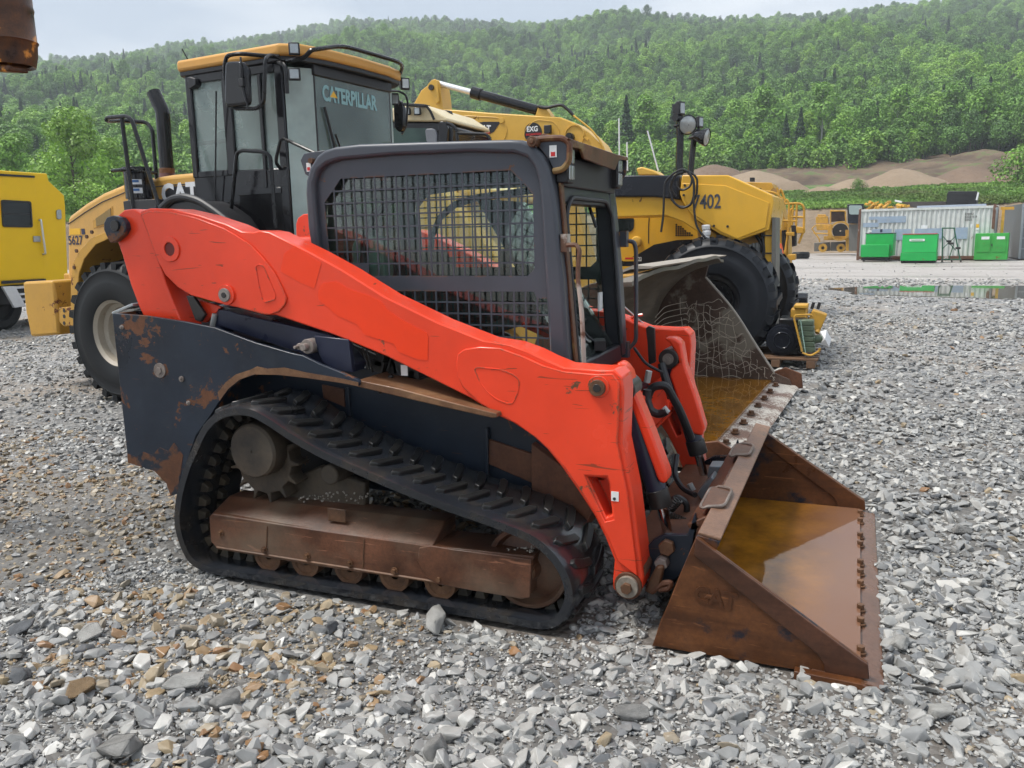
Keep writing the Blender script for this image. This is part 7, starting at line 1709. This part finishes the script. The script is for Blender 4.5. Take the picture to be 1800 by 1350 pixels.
for a in ([(1375, 405), (1376, 360), (1383, 350), (1387, 358), (1386, 405)], [(1380, 358), (1414, 357), (1413, 405)], [(1394, 360), (1392, 396)], [(1401, 358), (1399, 405)], [(1388, 381), (1413, 382)], [(1389, 400), (1389, 370), (1393, 366), (1395, 372)], [(1413, 405), (1404, 428)], [(1360, 387), (1402, 389)], [(1368, 347), (1372, 330), (1380, 352)], [(1340, 336), (1362, 338), (1376, 350)], [(1386, 405), (1380, 445)], [(1366, 330), (1372, 352)]):
    tub(Q, [(p[0], p[1], QY - .25) for p in a], .022, 'guard_rail', M['partyellow'], q7)
qpl([(1350, 308), (1322, 318), (1318, 318), (1318, 312), (1326, 312), (1326, 319)][:0] or [(1318, 312), (1326, 312), (1326, 319), (1318, 319)], QY, QY + .1, 'rear_lamp', 'blackmatt', .004)
p = Q.at(1408, 439, y=QY - .6); MB().cyl((p.x - .15, QY - .7, .38), (p.x + .16, QY - .7, .38), .12, None, 18).build('spare_roller', M['rubber'], q7, bevel=.01)
MB().box(-2.6, -1.3, QY, QY + 1, .0, 1.2).build('chassis', M['partyellow'], q7, bevel=.03)
cn = Q.root('traffic_cone', (Q.at(1371, 445, y=15.5).x, 15.5, 0), 'bright orange traffic cone wedged between the 7402 machine and the railed machine', 'traffic cone')
p = Q.at(1371, 428, y=15.5); MB().cyl((p.x, 15.5, p.z - .45), (p.x, 15.5, p.z), .14, .03, 20).build('cone_body', M['orangeplastic'], cn); MB().box(p.x - .18, p.x + .18, 15.32, 15.68, p.z - .49, p.z - .452).build('cone_base', M['orangeplastic'], cn)
MB().box(p.x - .2, p.x + .2, 15.3, 15.7, 0, p.z - .491).build('cone_stand', M['blackmatt'], cn)

# ================================================================== yellow truck body at the left edge
T = Frame()
tk = T.root('service_truck', (-16.6, 12.0, 0), 'bright yellow box body of a service truck with aluminium steps at the left edge', 'truck')
TX = -15.2
def TZ(pts, x=TX): return [(lambda p_: (p_.y, p_.z))(T.at(px, py, x=x)) for px, py in pts]
def tpl(pts, d0, d1, nm, mat, par=None, bev=.0, rd=0, holes=()):
    P2 = TZ(pts); P2 = round2(P2, rd, 4) if rd else P2
    return MB().prism(P2, TX + d0, TX + d1, 'x', holes=[round2(TZ(h), rd, 4) if rd else TZ(h) for h in holes]).build(nm, M[mat], par or tk, bevel=bev)
tpl([(-150, 289), (83, 305), (86, 318), (113, 343), (115, 363), (120, 494), (-150, 514)], -2.4, 0, 'box_body', 'truckyellow', bev=.02)
tpl([(-30, 305), (59, 311), (78, 489), (2, 493), (-30, 496)], .001, .012, 'side_door', 'truckyellow', bev=.004)
tpl([(-60, 302), (59, 309), (59, 312.5), (-60, 306)], .014, .035, 'rain_gutter', 'blackmatt')
tpl([(2, 494), (79, 490), (79, 494), (2, 499)], .001, .03, 'door_sill', 'blackmatt')
wf = tpl([(0, 351), (53, 354), (56, 400), (3, 399)], .013, .035, 'window_frame', 'blackmatt', rd=.05, holes=[[(3, 354), (51, 357), (53, 397), (5, 396)]])
tpl([(2, 353), (52, 356), (54, 398), (4, 397)], .015, .022, 'window_pane', 'darkglass', par=wf)
tpl([(4, 374), (54, 375), (54, 378), (4, 377)], .023, .03, 'window_bar', 'blackmatt', par=wf)
MB().tube([T.at(69, 387, x=TX + .01), T.at(72, 386, x=TX + .09), T.at(80, 446, x=TX + .09), T.at(76, 447, x=TX + .01)], .02, 8).build('grab_handle', M['alu'], tk)
tpl([(57, 415), (69, 415), (69, 425), (57, 425)], .013, .04, 'door_latch', 'silver', bev=.004)
tpl([(98, 369), (106, 368), (107, 385), (99, 386)], .001, .03, 'marker_lamp', 'lens', bev=.004, rd=.04)
MB().box(TX - 2.3, TX - .15, 10.4, 16.2, .5, .84).build('truck_frame', M['blackmatt'], tk, bevel=.02)
sx_ = TX + .35
MB().prism(TZ([(3, 504), (25, 503), (44, 538), (24, 541)], sx_), sx_ - .03, sx_ + .03, 'x').build('step_side', M['alu'], tk, bevel=.006)
for a in ((24, 503, 62, 500), (38, 527, 62, 521), (30, 515, 60, 512)):
    p, q = T.at(a[0], a[1], x=sx_), T.at(a[2], a[3], x=sx_); MB().box(sx_ - .3, sx_, p.y, q.y, q.z - .06, q.z - .02).build('step_tread', M['alu'], tk, bevel=.005)
for yy in (11.2, 15.0):
    tm = MB().lathe((TX - .15, yy, .5), (-1, 0, 0), [(.1, .12), (.28, .10), (.3, .0), (.42, -.01), (.49, .04), (.49, .26), (.42, .3), (.28, .3), (.1, .2)], 36).build('wheel', M['tyre'], tk, ang=40)

# ================================================================== rusty end hanging into the top left corner
U = Frame()
ry = 3.0; p = U.at(12, 95, y=ry); ub = U.root('rusty_pipe_end', (p.x, ry, 2.1), 'burnt and rusty steel pipe end hanging into the top left corner', 'steel pipe')
rr = 36 * (U.at(30, 60, y=ry) - U.at(0, 60, y=ry)).length / 30
ztop, zb = U.at(12, -420, y=ry).z, U.at(12, 118, y=ry).z; cx_ = p.x - .0
zz = lambda py: U.at(12, py, y=ry).z
MB().lathe((cx_, ry, 0), (0, 0, 1), [(rr * .7, zz(90)), (rr * .72, zb + .01), (rr * .86, zb), (rr * .95, zz(98)), (rr * .98, zz(78)), (rr * 1.03, zz(74)), (rr * .98, zz(70)), (rr * .97, zz(20)), (rr * 1.0, zz(14)), (rr * .97, zz(8)), (rr * .98, ztop)], 40).build('pipe_wall', M['burnt'], ub)
MB().obox((cx_ + rr * .1, ry - rr * .2, zb - .015), (rr * 1.1, rr * .9, .03), (6, 5, 10)).build('torn_rim', M['burnt'], ub, bevel=.008)
MB().box(cx_ - 1.2, cx_ + .1, ry - .06, ry + .06, ztop - .05, ztop + .1).build('carrying_arm', M['burnt'], ub, bevel=.01)
MB().box(cx_ - 1.3, cx_ - 1.18, ry - .06, ry + .06, 0, ztop + .1).build('carrying_post', M['burnt'], ub, bevel=.01)

# ================================================================== container yard at the back right
def fr_of(px0, py0, px1, py1):
    a, b = W.at(px0, py0, z=0), W.at(px1, py1, z=0)
    return Frame(a.x, a.y, math.degrees(math.atan2(b.y - a.y, b.x - a.x))), (b - a).length
N1, LN = fr_of(1505, 458, 1742, 458)
LN = 6.06
ct = N1.root('shipping_container', (3.0, 1.2, 0), 'long pale grey corrugated container with faded blue patches and rusty corner posts', 'container')
def corrugated(x0, x1, z0, z1, y, pitch=.21, d=.045):
    pts = []; x = x0
    while x < x1:
        pts += [(x, y), (min(x + pitch * .32, x1), y), (min(x + pitch * .5, x1), y + d), (min(x + pitch * .82, x1), y + d)]; x += pitch
    pts = [p for i, p in enumerate(pts) if i == 0 or p[0] > pts[i - 1][0] + 1e-6]
    pts.append((x1, y)); n = len(pts)
    return MB().add([(a, b, z) for a, b in pts for z in (z0, z1)], [(2 * i, 2 * i + 2, 2 * i + 3, 2 * i + 1) for i in range(n - 1)])
corrugated(.1, LN - .1, .22, 2.45, .03).build('side_wall', M['container'], ct, sm=False)
corrugated(.1, LN - .1, .22, 2.45, 2.40).build('side_wall', M['container'], ct, sm=False)
for x in (0, LN - .12):
    for y in (0, 2.3): MB().box(x, x + .12, y, y + .14, .02, 2.62).build('corner_post', M['rustpost'], ct, bevel=.008)
MB().box(.12, LN - .12, .0, .08, 2.45, 2.56).build('top_rail', M['container'], ct, bevel=.006); MB().box(.12, LN - .12, .0, .08, .06, .22).build('bottom_rail', M['rustpost'], ct, bevel=.006)
MB().box(.12, LN - .12, .1, 2.3, 2.50, 2.54).build('container_roof', M['container'], ct)
MB().box(.02, .05, .14, 2.3, .1, 2.5).build('container_door', M['container'], ct); MB().box(LN - .05, LN - .02, .14, 2.3, .1, 2.5).build('container_end', M['container'], ct)
def decal(F, x0, z0, x1, z1, y, nm, mat, par): return MB().box(x0, x1, y - .004, y, z0, z1).build(nm, M[mat], par)
def pxr(F, px0, py0, px1, py1, y=0.0):
    a, b = F.at(px0, py0, y=y), F.at(px1, py1, y=y); return a.x, b.z, b.x, a.z
for i, q in enumerate(((1527, 381, 1545, 386), (1543, 381, 1592, 391), (1517, 392, 1544, 399), (1532, 403, 1566, 420), (1573, 403, 1600, 422), (1608, 402, 1655, 420), (1680, 400, 1700, 420))):
    decal(N1, *pxr(N1, *q), .024 - .0005 * i, 'faded_blue_patch', 'fadeblue', ct)
decal(N1, *pxr(N1, 1619, 396, 1630, 402), .018, 'sticker', 'white', ct); decal(N1, *pxr(N1, 1716, 394, 1721, 400), .018, 'sticker', 'yellowprint', ct); decal(N1, *pxr(N1, 1715, 401, 1721, 404), .018, 'sticker', 'white', ct)
decal(N1, *pxr(N1, 1527, 405, 1532, 408), .018, 'sticker', 'white', ct); decal(N1, *pxr(N1, 1706, 394, 1709, 400), .018, 'sticker', 'white', ct); decal(N1, *pxr(N1, 1547, 403, 1551, 408), .018, 'sticker', 'navyprint', ct)
for s_, px, py in (('CBHU', 1696, 378), ('332315 8', 1696, 383), ('22G1', 1696, 388)):
    p = N1.at(px, py, y=.02); text(s_, N1, (p.x, .012, p.z), .135, M['blackprint'], ct, bold=.002)
hx = N1.at(1741, 385, y=1.0)
MB().obox((LN + .3, .3, 1.3), (.12, .12, 2.2)).obox((LN + .45, .3, 2.42), (.55, .1, .14)).build('leaning_beam', M['partyellow'], ct)

N2 = Frame(W.at(1790, 457, z=0).x, W.at(1790, 457, z=0).y, -4)
c2 = N2.root('shipping_container', (.8, 2, 0), 'dark grey container standing end on at the right edge of the yard', 'container')
q = N2.at(1757, 372, y=4.0)
MB().add([(a, b, z) for (a, b) in ((0, 0), (-.35, 5.8)) for z in (.05, 2.62)] , [(0, 2, 3, 1)]).build('side_wall', M['greycont'], c2, sm=False)
MB().add([(a, b, z) for (a, b) in ((0, 0), (2.44, 0), (2.1, 5.8), (-.34, 5.8)) for z in (.05, 2.6)], [(0, 2, 3, 1), (2, 4, 5, 3), (4, 6, 7, 5), (1, 3, 5, 7)]).build('container_wall', M['greycont'], c2, sm=False)
for x in (-.02, 2.36): MB().box(x, x + .1, -.05, .05, .05, 2.62).build('corner_post', M['greypost'], c2, bevel=.006)
for z in (.5, 1.0, 1.5, 2.0): MB().box(.08, 2.36, -.03, -.01, z, z + .05).build('door_bar', M['greypost'], c2)
MB().cyl((.45, -.06, .15), (.45, -.06, 2.5), .02, None, 8).build('lock_rod', M['greypost'], c2)

# --- things on and around the container
def yard_pl(F, y, name, base, label, cat, group=None): return F.root(name, base, label, cat, group)
bb = N1.root('plastic_bin', (N1.at(1690, 367, y=.6).x, .6, 2.56), 'black slatted plastic bin tipped up on the right end of the long container', 'bin')
bq = N1.prof([(1665, 340), (1668, 336), (1717, 336), (1716, 367), (1662, 367)], .6); MB().prism(bq, .6, 1.7).build('bin_wall', M['blackbin'], bb, bevel=.02)
x0_, z0_, x1_, z1_ = pxr(N1, 1668, 340, 1714, 364, .58)
for k in range(9): zc = z0_ + (z1_ - z0_) * (k + .5) / 9; MB().box(x0_, x1_, .575, .598, zc - .03, zc + .03).build('slat', M['blackbin'], bb, bevel=.004)
p = N1.at(1718, 345, y=.6); MB().obox((p.x, .7, p.z), (.06, .3, .36), (0, 8, 0)).build('bin_rim', M['white'], bb)
pn2 = N1.root('steel_panel', (N1.at(1625, 366, y=.9).x, .9, 2.56), 'long dark flat panel lying on the container left of the black bin', 'panel')
MB().prism(N1.prof([(1582, 355), (1663, 354), (1664, 365), (1610, 366)], .9), .9, 1.8).build('panel_sheet', M['darkpanel'], pn2, bevel=.01)
p = N1.at(1579, 354, y=.9); MB().obox((p.x, .95, p.z), (.35, .1, .09), (0, 15, 0)).build('panel_tip', M['white'], pn2, bevel=.01)
bs = N1.root('steel_beam', (N1.at(1640, 366, y=.3).x, .3, 2.56), 'thin pale blue beam lying along the container edge below the dark panel', 'beam')
x0_, z0_, x1_, z1_ = pxr(N1, 1612, 364, 1733, 367, .3); MB().box(x0_, x1_, .3, .4, 2.57, 2.66).build('beam_bar', M['palebeam'], bs)
rj = random.Random(11)
for i, (px, wd, lb) in enumerate([(1530, .55, 'yellow cast bracket at the left end of the parts heap on the container'), (1545, .6, 'yellow hinged arm in the middle of the parts heap on the container'), (1556, .5, 'yellow domed part at the right end of the parts heap on the container'), (1588, .45, 'lone yellow part lying on the container left of the dark panel')]):
    x = N1.at(px, 366, y=.6).x; e = N1.root('scrap_part', (x, .6, 2.56), lb, 'machine part', 'yellow parts heaped on the container')
    m_ = MB()
    for k in range(5): m_.obox((x + rj.uniform(-.25, .25), .6 + rj.uniform(-.2, .3), 2.62 + .07 * k * (1 if i < 3 else .3)), (rj.uniform(.15, .4), rj.uniform(.1, .3), rj.uniform(.07, .14)), (rj.uniform(-20, 20), rj.uniform(-30, 30), rj.uniform(0, 90)))
    m_.cyl((x - .1, .55, 2.62), (x + .15, .62, 2.7 + (.12 if i < 3 else 0)), .07, .05, 10); m_.build('casting', M['partyellow'], e, bevel=.01)
# --- green bins
def gframe(px0, px1, py): return fr_of(px0, py, px1, py)
g1, w1 = gframe(1512, 1566, 460)
b1 = g1.root('job_box', (w1 / 2, .5, 0), 'bright green stepped steel job box on a black base, leftmost of the green boxes', 'tool box', 'green boxes before the long container')
def gz(F, py, y=0.0, px=1540): return F.at(px, py, y=y).z
MB().box(0, w1 * .92, 0, .9, gz(g1, 452), gz(g1, 430)).build('lower_box', M['green'], b1, bevel=.02); MB().box(w1 * .12, w1 * 1.02, .25, 1.1, gz(g1, 450), gz(g1, 411)).build('upper_box', M['green'], b1, bevel=.02)
MB().box(w1 * .02, w1 * .95, .05, 1.05, .06, gz(g1, 453)).build('base', M['black'], b1, bevel=.02)
MB().box(w1 * .10, w1 * 1.03, .24, 1.12, gz(g1, 411), gz(g1, 410)).build('lid_strip', M['blackmatt'], b1)
for x in (.1, w1 * .8): MB().cyl((x, .1, .05), (x + .1, .1, .05), .06, None, 12).build('skid_wheel', M['grease'], b1)
g2, w2 = gframe(1582, 1645, 463)
b2 = g2.root('job_box', (w2 / 2, .5, 0), 'bright green job box with a sloping lid and red top strip, second from the left', 'tool box', 'green boxes before the long container')
h1, h2 = gz(g2, 444, px=1610), gz(g2, 412, px=1610)
MB().box(0, w2, 0, 1.0, .12, h1).build('lower_box', M['green'], b2, bevel=.015)
MB().prism([(0.0, h1 + .005), (0.16, h2), (1.0, h2), (1.0, h1 + .005)], .03, w2 - .01, 'x').build('sloping_lid', M['green'], b2, bevel=.015)
MB().box(.02, w2 - .02, .14, .30, h2 + .002, h2 + .03).build('lid_strip', M['redprint'], b2); MB().box(.02, w2 - .02, .05, .95, .03, .12).build('base', M['black'], b2)
p = g2.at(1612, 422, y=.06)
MB().prism(round2([(p.x - .32, p.z - .05), (p.x + .32, p.z - .05), (p.x + .32, p.z + .05), (p.x - .32, p.z + .05)], .05, 4), .07, .085).build('badge', M['white'], b2)
MB().box(p.x - .24, p.x + .24, .064, .069, p.z - .015, p.z + .015).build('badge_print', M['green'], b2)
for x in (.05, w2 - .13): MB().box(x, x + .08, -.02, .06, 0, .12).build('skid_foot', M['black'], b2)
g3, w3 = gframe(1711, 1770, 459)
b3 = g3.root('job_box', (w3 / 2, .5, 0), 'weathered green job box with two doors and streaks of rust, rightmost of the green boxes', 'tool box', 'green boxes before the long container')
h3 = gz(g3, 410, px=1740)
MB().box(0, w3, 0, 1.0, .06, h3).build('box_body', M['green_old'], b3, bevel=.015)
for x in (.10, w3 * .53): MB().box(x, x + w3 * .40, -.02, 0, .42, h3 - .08).build('door', M['green_old'], b3, bevel=.008); MB().box(x + .16, x + w3 * .40 - .06, -.024, -.02, h3 - .28, h3 - .15).build('label', M['white'], b3)
MB().box(w3 * .5, w3 * .53, -.04, -.01, .7, .8).build('padlock', M['grease'], b3)
# --- green frame stand on castors
g4, w4 = gframe(1655, 1689, 461)
s4 = g4.root('pipe_rack', (w4 / 2, .3, 0), 'tall dark green pipe stand on castors between two green boxes', 'rack')
fm = MB()
for y in (0, .7):
    fm.tube([g4.at(1656, 458, y=y), g4.at(1657, 401, y=y)], .03, 6).tube([g4.at(1688, 458, y=y), g4.at(1677, 401, y=y)], .03, 6).tube([g4.at(1656, 401, y=y), g4.at(1678, 401, y=y)], .03, 6).tube([g4.at(1655, 456, y=y), g4.at(1690, 456, y=y)], .03, 6)
    fm.tube([g4.at(1657, 415, y=y), g4.at(1680, 440, y=y)], .022, 6).tube([g4.at(1680, 415, y=y), g4.at(1657, 437, y=y)], .022, 6).tube([g4.at(1676, 430, y=y), g4.at(1668, 455, y=y)], .022, 6)
for px, py in ((1656, 458), (1688, 458), (1678, 401)): fm.tube([g4.at(px, py, y=0), g4.at(px, py, y=.7)], .025, 6)
fm.build('rack_tube', M['greenframe'], s4)
for px in (1656, 1673, 1689): p = g4.at(px, 459, y=-.02); MB().cyl((p.x - .03, 0, .07), (p.x + .03, 0, .07), .07, None, 12).build('castor', M['grease'], s4)
for px, py in ((1668, 424), (1672, 428), (1684, 436)): p = g4.at(px, py, y=0); MB().cyl((p.x - .1, -.05, p.z), (p.x + .1, .0, p.z), .05, None, 10).build('roller', M['grease'], s4)
# --- dismantled yellow machine
D = Frame(); YD = 56.0
dm = D.root('dismantled_machine', (-1.9, YD + 1, 0), 'dismantled yellow machine frame with a bare fan ring and loose cab before the earth bank', 'machine')
def dp(pts, y, th, nm, mat='partyellow'): return MB().prism(D.prof(pts, YD + y), YD + y, YD + y + th).build(nm, M[mat], dm, bevel=.02)
dp([(1434, 381), (1455, 380), (1456, 393), (1434, 393)], .2, 1, 'engine_block'); dp([(1434, 394), (1462, 394), (1464, 404), (1436, 405)], .1, 1, 'engine_block'); dp([(1437, 377), (1452, 377), (1452, 381), (1437, 381)], .3, .6, 'valve_cover')
dp([(1448, 415), (1504, 415), (1504, 422), (1448, 422)], 0, .5, 'cross_beam'); dp([(1486, 404), (1494, 404), (1494, 441), (1487, 441)], -.1, .4, 'frame_leg'); dp([(1455, 396), (1461, 396), (1461, 420), (1455, 420)], -.1, .4, 'frame_leg'); dp([(1495, 392), (1506, 392), (1506, 416), (1495, 416)], 0, .4, 'frame_leg')
dp([(1431, 427), (1458, 426), (1459, 441), (1431, 442)], .3, 1.2, 'concrete_block', 'greyblock'); dp([(1460, 426), (1486, 425), (1486, 441), (1460, 441)], .3, 1.2, 'concrete_block', 'greyblock'); dp([(1488, 424), (1504, 424), (1504, 441), (1488, 441)], .3, 1.2, 'concrete_block', 'greyblock')
p = D.at(1477, 406, y=YD); MB().ring((p.x, YD - .1, p.z), (0, 1, 0), .50, .60, .2, 28).build('fan_ring', M['partyellow'], dm); MB().ring((p.x, YD + .3, p.z), (0, 1, 0), .05, .46, .1, 18).build('fan', M['grease'], dm)
for px, py in ((1446, 436), (1478, 436)): p = D.at(px, py, y=YD - .3); MB().lathe((p.x, YD + .0, p.z), (0, 1, 0), [(.1, 0), (.26, 0), (.26, .3), (.1, .3)], 14, True).build('hub_casting', M['partyellow'], dm)
dp([(1460, 371), (1486, 371), (1486, 388), (1460, 390)], .5, 1, 'radiator', 'rustdarkpart'); dp([(1459, 369), (1486, 370), (1486, 372), (1459, 372)], .4, 1, 'radiator_rail')
for a in ([(1460, 372), (1460, 392)], [(1427, 402), (1440, 420), (1441, 426)], [(1427, 402), (1434, 396)], [(1486, 372), (1487, 395)], [(1430, 410), (1456, 411)]): tub(D, [(q[0], q[1], YD - .1) for q in a], .04, 'guard_rail', M['partyellow'], dm)
cbx = D.root('loader_cab', (-.9, YD - 2, 0), 'loose dark cab shell with a pale window standing left of the long container', 'cab')
YC = YD - 2.0
MB().prism(D.prof([(1489, 359), (1518, 358), (1520, 378), (1518, 394), (1490, 393)], YC), YC, YC + 1.3).build('cab_shell', M['navygloss'], cbx, bevel=.04)
MB().prism(round2(D.prof([(1492, 361), (1515, 361), (1516, 377), (1493, 377)], YC), .1), YC - .02, YC - .002).build('window_pane', M['paleglass'], cbx)
MB().prism(D.prof([(1492, 394), (1516, 394), (1516, 441), (1492, 441)], YC), YC + .2, YC + 1.1).build('cab_stand', M['greyblock'], cbx)
tyx = D.root('loose_tyre', (D.at(1405, 440, y=50).x, 50, 0), 'single black tyre lying on the ground right of the railed yellow machine', 'tyre'); p = D.at(1408, 438, y=50)
MB().lathe((p.x, 50, .02), (0, 0, 1), [(.25, 0), (.42, .0), (.48, .08), (.48, .28), (.42, .36), (.25, .36)], 28, True).build('tyre_body', M['tyre'], tyx)
